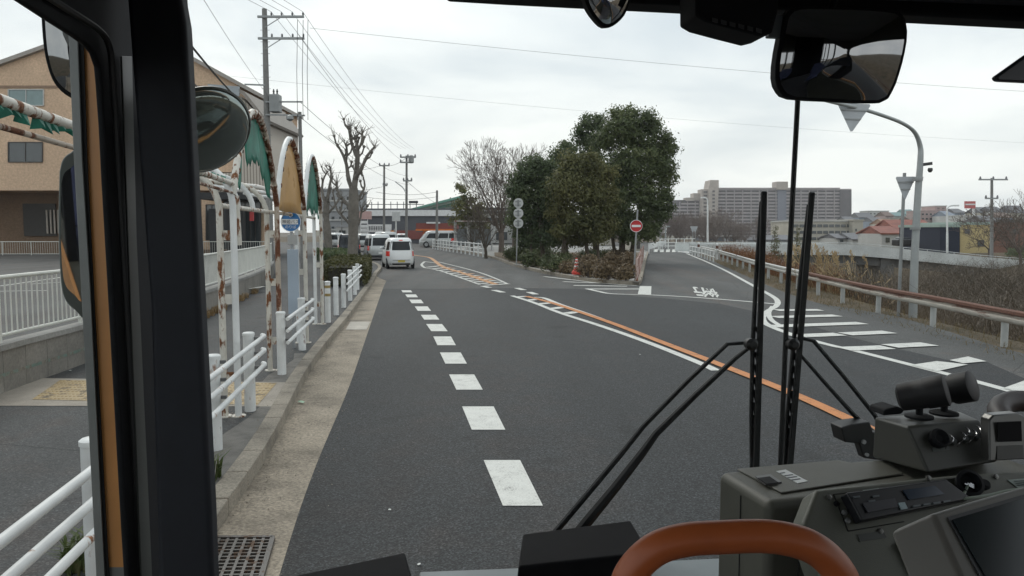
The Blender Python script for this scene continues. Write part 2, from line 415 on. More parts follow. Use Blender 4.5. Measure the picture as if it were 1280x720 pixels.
# gutter: a slightly dished concrete strip in lengths with open joints
mb = MB(); tot = 0
def at_len(line, step):
    res = [line[0]]; acc = 0
    for a, b_ in zip(line, line[1:]):
        L = (b_ - a).length; s = 0
        while acc + (L - s) >= step:
            s += step - acc; acc = 0; res.append(a.lerp(b_, s / L))
        acc += L - s
    return res
def nearest_on(line, p):
    best = None
    for a, b_ in zip(line, line[1:]):
        d = b_ - a; t_ = max(0, min(1, (p - a).dot(d) / d.length_squared)); q = a + d * t_
        if best is None or (q - p).length < best[0]: best = ((q - p).length, q)
    return best[1]
KS = at_len(KL, 0.6)
gut_pts = [p for p in KS if p.y < 34]
for a, b_ in zip(gut_pts, gut_pts[1:]):
    pa, pb = nearest_on(GLN, a), nearest_on(GLN, b_)
    k = 3; d = (b_ - a).normalized() * 0.0
    row = []
    for u in (0, 0.35, 0.7, 1.08):
        z = 0.0045 + (0.014 if u == 0 else 0.004 if u < 0.9 else 0.0)
        row.append(((a.lerp(pa, u)).to_3d(), z, (b_.lerp(pb, u)).to_3d()))
    for (p, z0, q), (p2, z1, q2) in zip(row, row[1:]):
        mb.poly([(p.x, p.y, z0), (p2.x, p2.y, z1), (q2.x, q2.y, z1), (q.x, q.y, z0)])
struct(mb.build('gutter', GUT))
# a pale mended length of gutter
g1, g2 = G(432, 412), G(446, 402)
mb = MB(); mb.poly([G(432, 412, 0.02), G(458, 412, 0.012), G(463, 402, 0.012), G(438, 402, 0.02)]); struct(mb.build('gutter_patch', concrete('pale_mortar', (0.52, 0.48, 0.42), 3, 0.8)))
# kerb stones
mb = MB()
for a, b_ in zip(KS, KS[1:]):
    d = (b_ - a).normalized(); nrm = Vector((-d.y, d.x)); g = d * 0.006
    j = random.uniform(-0.004, 0.004)
    w0, w1 = 0.0, 0.17
    A = [a + g, b_ - g, b_ - g + nrm * w1, a + g + nrm * w1]
    mb.slab([(A[0].x, A[0].y, -0.02), (A[1].x, A[1].y, -0.02), (A[2].x, A[2].y, -0.02), (A[3].x, A[3].y, -0.02)], (0, 0, 0.168 + j))
kb = mb.build('kerb', KERB, bevel=0.012); struct(kb)
# pavement
WL = [(-4.9, -10), (-5.35, 3), (-6.0, 9.0), (-6.15, 10.9), (-6.75, 16.3), (-7.7, 22), (-9.05, 28.5), (-11.2, 36), (-15, 46)]
WLN = smoothline(WL, 6)
inner = []
for p in KS:
    q = nearest_on(KL, p); i = KS.index(p); d = (KS[min(i + 1, len(KS) - 1)] - KS[max(i - 1, 0)]).normalized(); inner.append((p.x - d.y * 0.165, p.y + d.x * 0.165))
pav = inner + [(-22, 58)] + [(v.x, v.y) for v in WLN][::-1]
mb = MB(); mb.poly([(x, y, 0.138) for x, y in pav]); struct(mb.build('pavement', ASP_PAV))
# dirt and cracked concrete edge along the kerb
mb = MB(); strip_in = [p for p in inner if 3 < p[1] < 12]
for (a, b_) in zip(strip_in, strip_in[1:]):
    w0 = 0.22 + 0.10 * math.sin(a[1] * 2.1); w1 = 0.22 + 0.10 * math.sin(b_[1] * 2.1)
    mb.poly([(a[0], a[1], 0.1425), (b_[0], b_[1], 0.1425), (b_[0] - w1, b_[1], 0.1425), (a[0] - w0, a[1], 0.1425)])
struct(mb.build('pavement_edging', concrete('edging_mortar', (0.17, 0.16, 0.145), 5, 0.35)))
# tactile band
TAC = rustmat('tactile_ochre', (0.36, 0.25, 0.10), 0.35, 9, (0.16, 0.13, 0.09), (1, 1, 1))
CB = concrete('slab_concrete', (0.36, 0.32, 0.27), 2.2, 0.6)
z = 0.143
mb = MB(); mb.poly([G(-30, 507, z), G(24, 472, z), G(364, 478, z), G(344, 508, z)]); struct(mb.build('pavement_slabs', CB))
mb = MB(); qa = [G(40, 499, z + .004), G(75, 475, z + .004), G(346, 478.5, z + .004), G(322, 506, z + .004)]; mb.poly(qa)
for i in range(56):
    for j in range(9):
        p = qa[0].lerp(qa[3], (i + .5) / 56).lerp(qa[1].lerp(qa[2], (i + .5) / 56), (j + .5) / 9)
        mb.lathe((p.x, p.y, z + .003), [(0.016, 0), (0.011, 0.006)], 6)
tag(mb.build('tactile_paving', TAC), 'ochre strip of studded tactile paving crossing the left pavement', 'tactile paving')
# parking lot
lot = [(v.x - 0.16, v.y) for v in WLN] + [(-22, 58), (-75, 58), (-75, -10)]
mb = MB(); mb.poly([(x, y, 0.30) for x, y in lot]); struct(mb.build('parking_lot', ASP_OLD))
mb = MB()
for p, q in (((0, 357.5), (88, 345)), ((40, 355), (84, 352)), ((0, 364), (60, 363)), ((-80, 372), (-10, 356)), ((165, 338), (225, 336)), ((240, 372), (330, 358))):
    mb.strip([G(*p, 0.305), G(*q, 0.305)], 0.14)
struct(mb.build('parking_markings', PAINT_W2))

# ------------------------------------------------------------------ island and far pavement
IS = [P2(x, y) for x, y in ((538, 308.5), (562, 312.5), (585, 316.5), (607, 321), (622, 325), (640, 332), (675, 341), (720, 350), (750, 354), (790, 356.5), (799, 356.3), (803, 350), (805, 340), (808, 326), (811, 316))]
ISL = smoothline(IS, 5)
isl = [(v.x, v.y) for v in ISL] + [(14.4, 92), (4, 96), (-10, 101)]
mb = MB(); mb.poly([(x, y, 0.13) for x, y in isl]); struct(mb.build('island_pavement', CONC))
mb = MB(); KI = at_len(ISL, 0.6)
for a, b_ in zip(KI, KI[1:]):
    d = (b_ - a).normalized(); nrm = Vector((-d.y, d.x)); g = d * 0.005
    A = [a + g, b_ - g, b_ - g + nrm * .16, a + g + nrm * .16]
    mb.slab([(q.x, q.y, -0.02) for q in A], (0, 0, 0.165))
struct(mb.build('island_kerb', KERB, bevel=0.015))
bed = [P2(x, y) for x, y in ((618, 322.5), (640, 330.5), (675, 339), (720, 347.5), (750, 351.5), (786, 354), (794, 345), (797, 330), (800, 318))] + [(9, 66), (-1.5, 66)]
mb = MB(); mb.poly([(x, y, 0.17) for x, y in bed]); struct(mb.build('planting_bed_soil', DIRT))

# ------------------------------------------------------------------ markings
_lz = [0]
def gq(pts, mb, z=0.0085):
    _lz[0] = (_lz[0] + 1) % 24; z += _lz[0] * 0.0003
    mb.poly([G(x, y, z) for x, y in pts])
mb = MB()
for (cx, y0, y1, w) in ((640.5, 575, 632, 50), (604, 508, 537, 42), (582, 468, 487, 33), (566.5, 440.5, 454.5, 27), (555.5, 420.5, 431.5, 23), (546, 405, 414, 20.5), (537.5, 393.5, 399.5, 19), (528.5, 383, 388.5, 16.5), (520.5, 374.5, 379, 15), (514.5, 368, 371.6, 13.5), (508.5, 362.8, 365.4, 12)):
    sl_ = (y1 - y0) * (0.46 if y0 > 480 else 0.52 if y0 > 415 else 0.75)
    t0, t1 = w * (1 - (y1 - y0) / (y0 - 288) * 0.45), w
    gq([(cx - sl_ / 2 - t0 / 2, y0), (cx - sl_ / 2 + t0 / 2, y0), (cx + sl_ / 2 + t1 / 2, y1), (cx + sl_ / 2 - t1 / 2, y1)], mb)
struct(mb.build('lane_markings', PAINT_W))
def line(mb, pts, w, z=0.0085, sub=5):
    _lz[0] = (_lz[0] + 1) % 24; z += _lz[0] * 0.0003
    mb.strip([Vector((v.x, v.y, 0)) for v in smoothline([(G(x, y).x, G(x, y).y) for x, y in pts], sub)], w, z)
mb = MB()
line(mb, [(640, 370), (668, 379), (700, 391.5), (745, 406), (790, 421.5), (835, 438.5), (878, 456), (895, 464)], 0.15)
line(mb, [(668, 372), (680, 373), (700, 381), (740, 395), (779, 410)], 0.15)
for p, q in (((648, 371.5), (660, 370.8)), ((660, 375.8), (674, 374.2)), ((673, 380.5), (690, 379)), ((689, 386.5), (704, 384.5)), ((707, 392.5), (721, 390.5))):
    line(mb, [p, q], 0.3, 0.0085, 1)
for p, q in (((603, 358), (612, 360)), ((617, 363), (629, 366)), ((646, 360.5), (655, 363)), ((661, 365.5), (670, 368.5))):
    line(mb, [p, q], 0.22, 0.0085, 1)
struct(mb.build('centre_line_markings', PAINT_W))
mb = MB()
line(mb, [(658, 371), (680, 376.5), (700, 382.5), (760, 403), (820, 426), (900, 457), (985, 491), (1062, 526), (1180, 584), (1330, 665)], 0.17, 0.0125)
struct(mb.build('orange_centre_line', PAINT_O))
# far chevrons
mb = MB()
line(mb, [(548, 327.5), (575, 334), (600, 341), (620, 348.5), (635, 355.5)], 0.12)
line(mb, [(531, 327), (527, 331), (531, 335)], 0.15)
line(mb, [(531, 335), (548, 338), (566, 344), (586, 351), (600, 356)], 0.12)
line(mb, [(545, 329), (531, 327)], 0.15)
for k in range(12):
    u = k / 11; line(mb, [(lerp(534, 606, u), lerp(334.3, 357, u)), (lerp(553, 635, u), lerp(332, 355, u))], 0.34, 0.0085, 1)
struct(mb.build('chevron_markings', PAINT_W2))
mb = MB()
line(mb, [(505, 317), (520, 319.5), (536, 322), (543, 326), (549, 331), (558, 335.5), (578, 341.5), (598, 348.5), (620, 356)], 0.26, 0.0125)
for k in range(5):
    u = k / 4; line(mb, [(lerp(552, 600, u), lerp(336, 351, u)), (lerp(566, 616, u), lerp(335, 349.5, u))], 0.3, 0.0125, 1)
struct(mb.build('faded_orange_centre_line', PAINT_O2))
# island nose markings, guide line and edge line
mb = MB()
line(mb, [(680, 346), (718, 350.5), (752, 354.5), (796, 357.5)], 0.2)
for p, q in (((704, 352.5), (766, 355)), ((717, 357), (784, 358)), ((733, 361.5), (804, 361.5))): line(mb, [p, q], 0.3, 0.0085, 1)
line(mb, [(733, 361), (748, 364.5), (765, 367.5), (805, 368.5)], 0.16)
line(mb, [(807, 358), (805.5, 368.5)], 0.42, 0.0125, 1)
line(mb, [(805, 368.5), (860, 371.5), (920, 376), (972, 380.5)], 0.17)
struct(mb.build('junction_markings', PAINT_W))
mb = MB()
line(mb, [(858, 317), (880, 326), (905, 337.5), (930, 351), (950, 362), (966, 371), (972, 377), (970, 383), (960, 389), (953.5, 396), (955, 403), (966, 409.5), (990, 418.5), (1030, 430), (1075, 440.5), (1140, 457), (1210, 475), (1290, 497), (1420, 535)], 0.16, 0.0085, 4)
line(mb, [(966, 383), (961, 391), (964, 400), (976, 408)], 0.12, 0.0085, 4)
for pts in (((970, 388.3), (1026, 388)), ((968, 397), (1047, 395)), ((966, 408.5), (1078, 404.5)), ((990, 421), (1050, 418.5)), ((1056, 418.3), (1112, 415.8)), ((1054, 437), (1110, 435)), ((1112, 433.5), (1162, 431))):
    line(mb, [pts[0], pts[1]], 0.42, 0.0125, 1)
gq([(1139, 456), (1171, 451.2), (1210, 455.5), (1171, 464)], mb, 0.0125)
gq([(1187, 450), (1210, 445.5), (1233, 451.5), (1204, 454)], mb, 0.0125)
gq([(1254, 485), (1282, 475), (1330, 486), (1300, 497)], mb, 0.0125)
struct(mb.build('edge_line_markings', PAINT_W))
mb = MB()
for i in range(6):
    x = 817 + i * 7.6
    gq([(x, 315.2), (x + 5, 315.0), (x + 5.4, 311.6), (x + .8, 311.8)], mb, .0125)
struct(mb.build('crosswalk_markings', PAINT_W))
rt = gtxt('行\n徐'.split('\n')[0], [G(883, 360.2), G(862, 358.2), G(872, 371), G(886.5, 372.2)], 'road_lettering', PAINT_W, off=.035, lift=(0, 0, .0095))
rt2 = gtxt('徐', [G(894, 361.5), G(879, 359.5), G(886, 371.6), G(901, 372.5)], 'road_lettering', PAINT_W, off=.035, lift=(0, 0, .0095))
for o in (rt, rt2): struct(o)
# ================================================================== LEFT SIDE STREET FURNITURE
PZ = 0.138
GP = 'white guard pipes and posts along the left kerb'
PIPEW = rustmat('chipped_white_pipe', (0.74, 0.75, 0.74), 0.10, 9, (0.28, 0.12, 0.05))
PIPEW2 = rustmat('clean_white_pipe', (0.78, 0.79, 0.78), 0.02, 9)
RUSTY = rustmat('rusty_white_pipe', (0.66, 0.63, 0.56), 0.32, 17, (0.17, 0.07, 0.03))
VRUST = rustmat('very_rusty_pipe', (0.52, 0.44, 0.36), 0.60, 15, (0.13, 0.05, 0.025))
def kerb_off(p, q, off):                # shift a post line towards the road
    d = (Vector(q) - Vector(p)).normalized(); return Vector((d.y, -d.x)) * off
def post_mesh(h=0.82, r=0.057):
    return MB().lathe((0, 0, 0), [(r, -0.02), (r, h - .012), (r + .006, h - .012), (r + .006, h + .012), (r - .006, h + .022), (0.01, h + .026)], 20)
def guard_fence(posts, a, b_, label, mt, railm=None, n_ext=0.35):
    """posts: (x, y); rails run from a to b_ on the road side of the posts"""
    x0, y0 = posts[0]
    t = thing('guard_fence', (x0, y0, PZ), label, 'guard fence', GP)
    for x, y in posts:
        p = post_mesh(); p.v = [(v[0] + x, v[1] + y, v[2] + PZ) for v in p.v]
        p.build('post', mt, t, smooth=True)
    o = kerb_off(a, b_, 0.115)
    for h in (0.765, 0.61, 0.455):
        A = Vector((a[0] + o.x, a[1] + o.y, PZ + h)); Bq = Vector((b_[0] + o.x, b_[1] + o.y, PZ + h))
        d = (Bq - A).normalized(); inn = Vector((-o.x, -o.y, 0)).normalized()
        pts = [A, Bq - d * .1, Bq - d * .03 + inn * .012, Bq + inn * .035]
        pts = [A + (Bq - A) * (i / 8) for i in range(8)] + pts[1:]
        MB().tube(pts, 0.0245, 12).build('rail', railm or mt, t, smooth=True)
    bk = MB()
    for x, y in posts:
        for h in (0.765, 0.61, 0.455):
            bk.bar((x, y, PZ + h + 0.01), (x + o.x * .9, y + o.y * .9, PZ + h + 0.01), .022, .03)
    bk.build('bracket', mat('dark_bracket', (.12, .12, .12), .6), t)
    return t
guard_fence([(-1.98, 2.5), (-2.17, 3.9), (-2.37, 5.2), (-2.585, 6.58), (-2.78, 8.04)], (-1.85, 1.7), (-2.82, 8.35), 'nearest white guard fence with rust spotted rails, level with the bus door', PIPEW, PIPEW)
guard_fence([(-3.06, 10.1), (-3.36, 12.2)], (-3.03, 9.9), (-3.42, 12.75), 'short two post white guard fence beside the rusty shelter legs', PIPEW2)
guard_fence([(-4.18, 19.0), (-4.42, 20.9), (-4.68, 22.8), (-4.98, 24.7)], (-4.12, 18.6), (-5.06, 25.2), 'distant white guard fence running up to the hedge end', PIPEW2)
b0 = thing('bollard', (-3.83, 15.9, PZ), 'white bollard with ochre reflective bands behind the short guard fence', 'bollard', GP)
def post_at(x, y, h, r, parent, m_, name='post'):
    p = post_mesh(h, r); p.v = [(v[0] + x, v[1] + y, v[2] + PZ) for v in p.v]; return p.build(name, m_, parent, smooth=True)
post_at(-3.83, 15.9, .84, .057, b0, PIPEW2)
for h in (.55, .72):
    MB().lathe((-3.83, 15.9, PZ + h), [(.06, 0), (.06, .055)], 20).build('reflective_band', mat('ochre_band', (.30, .22, .08), .5), b0, smooth=True)
b1 = thing('bollard', (-3.98, 17.3, PZ), 'plain white bollard just beyond the banded one', 'bollard', GP)
post_at(-3.98, 17.3, .84, .057, b1, PIPEW2)

# wall and fence at the back of the pavement
RW = concrete('retaining_wall_concrete', (0.28, 0.26, 0.23), 1.1, 0.4)
t = thing('retaining_wall', (-6.0, 9, PZ), 'low stained concrete retaining wall along the back of the left pavement', 'wall')
mb = MB(); WS = [p for p in at_len(WLN, 0.5)]
for a, b_ in zip(WS, WS[1:]):
    d = (b_ - a).normalized(); nrm = Vector((-d.y, d.x)); g = d * .004
    mb.slab([(a + g).to_3d() + Vector((0, 0, .02)), (b_ - g).to_3d() + Vector((0, 0, .02)), (b_ - g + nrm * .16).to_3d() + Vector((0, 0, .02)), (a + g + nrm * .16).to_3d() + Vector((0, 0, .02))], (0, 0, .62))
mb.build('wall_panel', RW, t)
mb = MB()
for a, b_ in zip(WS, WS[1:]):
    d = (b_ - a).normalized(); nrm = Vector((-d.y, d.x))
    mb.slab([(a - nrm * .03).to_3d() + Vector((0, 0, .641)), (b_ - nrm * .03).to_3d() + Vector((0, 0, .641)), (b_ + nrm * .19).to_3d() + Vector((0, 0, .641)), (a + nrm * .19).to_3d() + Vector((0, 0, .641))], (0, 0, .07))
mb.build('coping', CONC, t)
# painted stripes along the near wall
mb = MB()
st = [p for p in WS if 4 < p.y < 14]
for off, hh in ((0, .30),):
    for a, b_ in zip(st, st[1:]):
        d = (b_ - a).normalized(); nrm = Vector((-d.y, d.x)) * .004
        mb.poly([((a - nrm).x, (a - nrm).y, .33), ((b_ - nrm).x, (b_ - nrm).y, .33), ((b_ - nrm).x, (b_ - nrm).y, .37), ((a - nrm).x, (a - nrm).y, .37)])
mb.build('painted_stripe', rustmat('faded_green_stripe', (.16, .24, .20), .5, 12, (.2, .18, .15)), t)
FW = mat('cream_white_rail', (0.62, 0.62, 0.57), 0.5, var=.08)
def railing(pts, z0, h, label, step=.12, name='railing', post=2.0, m_=FW):
    t = thing(name, (pts[0][0], pts[0][1], z0), label, 'railing')
    V = [Vector(p) for p in pts]
    for hh, r in ((h, .026), (.09, .02)):
        MB().tube([(v.x, v.y, z0 + hh) for v in V], r, 8).build('rail', m_, t, smooth=True)
    bars = at_len(V, step); mb = MB()
    for p in bars: mb.tube([(p.x, p.y, z0 + .09), (p.x, p.y, z0 + h)], .0095, 5, False)
    mb.build('balusters', m_, t, smooth=True)
    for p in at_len(V, post): MB().cyl((p.x, p.y, z0 - .02), (p.x, p.y, z0 + h + .02), .027, n=8).build('post', m_, t, smooth=True)
    return t
near = [(v.x - .08, v.y) for v in WLN if 1 < v.y < 40]
railing(near, .712, .78, 'cream white barred railing on top of the low concrete wall')
# railing at the far side of the lot, in front of the tan building
railing([(-46, 54), (-30, 54.5), (-17, 55)], .30, .95, 'long cream railing across the parking lot in front of the tan building', .16)

# ---------------------------------------------------------------- shelter skeleton
SH = thing('bus_shelter_frame', (-3.2, 10.4, PZ), 'rusted white bus shelter skeleton with pointed arches and torn green and orange sheeting', 'bus shelter')
PA = [Vector((-2.82 + .42, 7.8 - 2.6)), Vector((-2.82, 7.8)), Vector((-3.17, 10.4)), Vector((-3.50, 13.0)), Vector((-3.87, 15.6))]
nrm_l = Vector((-math.cos(R(10)), -math.sin(R(10)) * .2)).normalized()     # towards the wall
ZT = 2.40
def arc(p, q, h, n_=14):                 # pointed arch between two post tops
    p, q = Vector(p), Vector(q); ps = []
    for i in range(n_ + 1):
        u = i / n_
        z_ = h * (1 - abs(2 * u - 1) ** 2.1); ps.append(p.lerp(q, u) + Vector((0, 0, z_)))
    return ps
PR = [VRUST if i % 2 else RUSTY for i in range(6)]
for i, p in enumerate(PA):
    if i == 0: continue
    inn = p + Vector((-.135, -.01))
    om = {1: PIPEW2, 2: VRUST, 3: RUSTY, 4: RUSTY}[i]; im = {1: RUSTY, 2: RUSTY, 3: PIPEW, 4: PIPEW}[i]
    if i == 1:
        hp = [(p.x, p.y, PZ - .02), (p.x, p.y, 1.2), (p.x, p.y, 2.30)]
        for k in range(1, 8):
            a = math.pi / 2 * k / 7; w_ = p + nrm_l * (.45 * (1 - math.cos(a))); hp.append((w_.x, w_.y, 2.30 + .45 * math.sin(a)))
        w_ = p + nrm_l * .75; hp.append((w_.x, w_.y, 2.80)); MB().tube(hp, .034, 14).build('hoop', om, SH, smooth=True)
        MB().tube([(p.x + .03, p.y + .05, 1.9), (p.x + .02, p.y + .03, ZT)], .034, 12).build('post', RUSTY, SH, smooth=True)
    else:
        MB().tube([(p.x, p.y, PZ - .02), (p.x, p.y, 1.2), (p.x, p.y, ZT)], .034, 14).build('post', om, SH, smooth=True)
    bx = inn + nrm_l * (.75 if i == 1 else 1.1)
    hoop = [(inn.x, inn.y, PZ - .02), (inn.x, inn.y, 1.2), (inn.x, inn.y, 2.25)]
    for k in range(1, 8):
        a = math.pi / 2 * k / 7
        q = inn + nrm_l * (.42 * (1 - math.cos(a))); hoop.append((q.x, q.y, 2.25 + .42 * math.sin(a)))
    hoop.append((bx.x, bx.y, 2.74)); hoop.append((bx.x + nrm_l.x * .3, bx.y, 2.80))
    MB().tube(hoop, .034, 14).build('hoop', im, SH, smooth=True)
    mb = MB()
    for h in (.55, 1.35, 2.0): mb.bar((p.x, p.y, h), (inn.x, inn.y, h), .012, .10)
    for q in (p, inn): mb.lathe((q.x, q.y, PZ), [(.075, 0), (.075, .012)], 12)
    mb.build('tie_plate', RUSTY, SH)
GREEN = mat('torn_green_sheet', (0.015, 0.16, 0.11), 0.5, var=.35, scale=5)
ORANGE = rustmat('faded_orange_sheet', (0.58, 0.33, 0.11), 0.10, 3, (0.35, .2, .08), (1, 1, 1))
sheets = []
for i in range(0, 4):
    p, q = PA[i], PA[i + 1]
    A, Bq = (p.x, p.y, ZT), (q.x, q.y, ZT)
    hgt = 1.02
    cv = arc(A, Bq, hgt)
    if i > 0:
        k = len(cv) // 2
        MB().tube(cv[:k + 1], .037, 12).build('arch', RUSTY if i == 1 else PIPEW, SH, smooth=True)
        MB().tube(cv[k:], .037, 12).build('arch', VRUST, SH, smooth=True)
        # sheet clamps along the arch
        cl = MB()
        for j in range(1, len(cv) - 1):
            cl.lathe(cv[j] - Vector((.0, 0, .03)), [(.047, 0), (.047, .035)], 8, axis=(cv[j + 1] - cv[j - 1]))
        cl.build('clamps', VRUST, SH)
# torn sheets: kerb side gables hanging inside the arches, with holes
def torn(i, us, frac, m_, seed, name='sheet'):
    rnd = random.Random(seed); p, q = PA[i], PA[i + 1]
    cv = arc((p.x, p.y, ZT), (q.x, q.y, ZT), 1.0, 40); mb = MB(); k = len(cv); rows = 6
    cols = [a for a in range(k) if any(x0 <= a / (k - 1) <= x1 for x0, x1 in us)]
    vs = []
    for a in cols:
        dep = max(.02, frac(a / (k - 1), rnd)); top = cv[a] - Vector((.03, 0, .03))
        for r_ in range(rows + 1):
            f = r_ / rows; vs.append(top + nrm_l.to_3d() * (0.02 * math.sin(f * 3 + a * .35) * f) - Vector((0, 0, dep * f)))
    R1 = rows + 1
    mb.add(vs, [[c0 * R1 + r_, (c0 + 1) * R1 + r_, (c0 + 1) * R1 + r_ + 1, c0 * R1 + r_ + 1] for c0 in range(len(cols) - 1) for r_ in range(rows)])
    o = mb.build(name, m_, SH, smooth=True); sm = o.modifiers.new('thick', 'SOLIDIFY'); sm.thickness = .004
    return o
torn(1, [(.12, .62)], lambda u, r: .55 * (1 - abs(u - .45)) + r.uniform(-.06, .06) - (.28 if .22 < u < .34 else 0), GREEN, 1)
torn(1, [(.60, .90)], lambda u, r: .62 - .9 * (u - .6) + .05 * math.sin(u * 40), GREEN, 2)
torn(2, [(.10, .95)], lambda u, r: 1.0 * (1 - abs(2 * u - 1) ** 2.1) + .04 + r.uniform(0, .02), ORANGE, 3)
torn(3, [(.10, .95)], lambda u, r: .9 * (1 - abs(2 * u - 1) ** 2.1) + r.uniform(-.1, .05) + .1, GREEN, 4)
# curved roof ribs between the pairs of posts
for i in range(1, 4):
    p, q = PA[i], PA[i + 1]
    for u in (.3, .62) if i == 1 else (.5,):
        c_ = p.lerp(q, u); hoop = []
        for k in range(0, 9):
            a = math.pi / 2 * k / 8; w_ = c_ + nrm_l * (.12 + .50 * (1 - math.cos(a))); hoop.append((w_.x, w_.y, 2.30 + .42 * math.sin(a)))
        w_ = c_ + nrm_l * 1.1; hoop.append((w_.x, w_.y, 2.76))
        MB().tube(hoop, .032, 12).build('roof_rib', PIPEW, SH, smooth=True)
    a = p.to_3d() + nrm_l.to_3d() * .12 + Vector((0, 0, 2.30)); b_ = q.to_3d() + nrm_l.to_3d() * .12 + Vector((0, 0, 2.30))
    if i: MB().tube([a, b_], .026, 10).build('purlin', RUSTY, SH, smooth=True)
    if i < 2:
        a = p.to_3d() + nrm_l.to_3d() * .95 + Vector((0, 0, 2.72)); b_ = q.to_3d() + nrm_l.to_3d() * .95 + Vector((0, 0, 2.72))
        if i: MB().tube([a, b_], .028, 10).build('purlin', RUSTY, SH, smooth=True)
p, q = PA[0].to_3d(), PA[4].to_3d(); dd = (PA[1] - PA[0]).to_3d()
MB().tube([p - dd * 1.6 + Vector((0, 0, ZT + .2)), PA[1].to_3d() + Vector((0, 0, ZT + .12))], .026, 12).build('edge_beam', RUSTY, SH, smooth=True)
MB().tube([p - dd * 1.6 + Vector((-.05, 0, ZT + .10)), PA[1].to_3d() + Vector((0, 0, ZT + .03))], .014, 12).build('edge_beam', VRUST, SH, smooth=True)
rnd = random.Random(9); mb = MB(); a = p - dd * 1.6; bq = PA[1].to_3d()
N = 90
for k in range(N):
    u0, u1 = k / N, (k + 1) / N
    if rnd.random() < .25: continue
    d0_, d1_ = rnd.uniform(.03, .08), rnd.uniform(.03, .08)
    P0, P1 = a.lerp(bq, u0) + Vector((0, 0, ZT + .17)), a.lerp(bq, u1) + Vector((0, 0, ZT + .17))
    mb.add([P0, P1, P1 + Vector((.02, 0, -d1_)), P0 + Vector((-.02, 0, -d0_))], [[0, 1, 2, 3]])
mb.build('torn_fringe', GREEN, SH)

# ---------------------------------------------------------------- bus stop sign
BS = thing('bus_stop_sign', (-3.56, 12.4, PZ), 'round blue and white bus stop sign reading 神姫バス のりば on a board pole', 'bus stop sign')
cx, cy = -3.56, 12.4; cz = Q(364.5, 277, 12.4).z
BLUE = mat('sign_blue', (0.03, 0.17, 0.42), .35, var=.05); SWH = mat('sign_white', (0.75, 0.76, 0.76), .4, var=.04)
rr = .158; MB().lathe((cx, cy, cz), [(rr, 0), (rr, .02)], 36, axis=(0.05, 1, 0)).build('disc', BLUE, BS, smooth=True)
def disc_band(z0, z1, r_, name, m_, y_off):
    mb = MB(); pts = []
    for k in range(25):
        zz = z0 + (z1 - z0) * k / 24; pts.append((math.sqrt(max(r_ * r_ - zz * zz, 0)), zz))
    mb.poly([(cx - x, cy - y_off, cz + zz) for x, zz in pts][::-1] + [(cx + x, cy - y_off, cz + zz) for x, zz in pts]); return mb.build(name, m_, BS)
disc_band(-.045, .04, rr * .985, 'white_band', SWH, .006)
rim = MB(); rim.tube([(cx + rr * math.cos(a * math.pi / 18), cy - .002, cz + rr * math.sin(a * math.pi / 18)) for a in range(37)], .006, 6); rim.build('rim', SWH, BS, smooth=True)
def sq(x0, x1, z0, z1, y_off): return [(cx + x0, cy - y_off, cz + z0), (cx + x1, cy - y_off, cz + z0), (cx + x1, cy - y_off, cz + z1), (cx + x0, cy - y_off, cz + z1)]
SBK = mat('sign_black', (.02, .02, .03), .5)
gtxt('神姫バス', sq(-.135, .135, -.035, .03, .009), 'lettering', SBK, BS, lift=(0, -.001, 0))
gtxt('のりば', sq(-.088, .088, -.11, -.058, .009), 'lettering', SWH, BS, lift=(0, -.001, 0))
gtxt('6', sq(-.02, .02, .07, .13, .009), 'lettering', SWH, BS, lift=(0, -.001, 0))
MB().cyl((cx, cy + .03, PZ), (cx, cy + .03, cz + .12), .026, n=12).build('pole', mat('grey_steel', (.35, .36, .37), .45, .3), BS, smooth=True)
MB().box((cx + .02, cy + .012, .5 + .72), (.17, .05, 1.05)).build('timetable_board', rustmat('pale_blue_board', (.40, .47, .55), .18, 3, (.45, .32, .2), (1, 1, 1)), BS, bevel=.004)
MB().box((cx + .02, cy + .012, 1.90), (.15, .05, .16)).build('number_plate', mat('grey_plate', (.38, .38, .37), .5), BS, bevel=.004)

# ---------------------------------------------------------------- drain grate
gz = .022
g = [G(264, 673, gz), G(341, 672.5, gz), G(326, 724, gz), G(236, 726, gz)]
t = thing('drain_grate', tuple(g[3]), 'rusty iron slotted drain grate set in the gutter', 'drain grate')
GR = rustmat('rusty_iron', (.075, .068, .062), .35, 20, (.09, .055, .035), (1, 1, 1))
mb = MB()
e = [g[3], g[2], g[1], g[0]]
def bl(u, v): return e[0].lerp(e[1], u).lerp(e[3].lerp(e[2], u), v)
for u in (0, 1): mb.bar(bl(u, 0), bl(u, 1), .03, .03)
for v in (0, 1): mb.bar(bl(0, v), bl(1, v), .03, .03)
mb.build('frame', GR, t)
mb = MB()
for k in range(1, 7): mb.bar(bl(k / 7, 0) - Vector((0, 0, .003)), bl(k / 7, 1) - Vector((0, 0, .003)), .018, .028)
for k in range(1, 12): mb.bar(bl(0, k / 12) - Vector((0, 0, .002)), bl(1, k / 12) - Vector((0, 0, .002)), .014, .025)
mb.build('bars', GR, t)
mb = MB(); mb.poly([q - Vector((0, 0, .015)) for q in e]); mb.build('pit_shade', mat('drain_dark', (.006, .006, .006), .9), t)  # flat near-black sheet stands in for the darkness of the hole
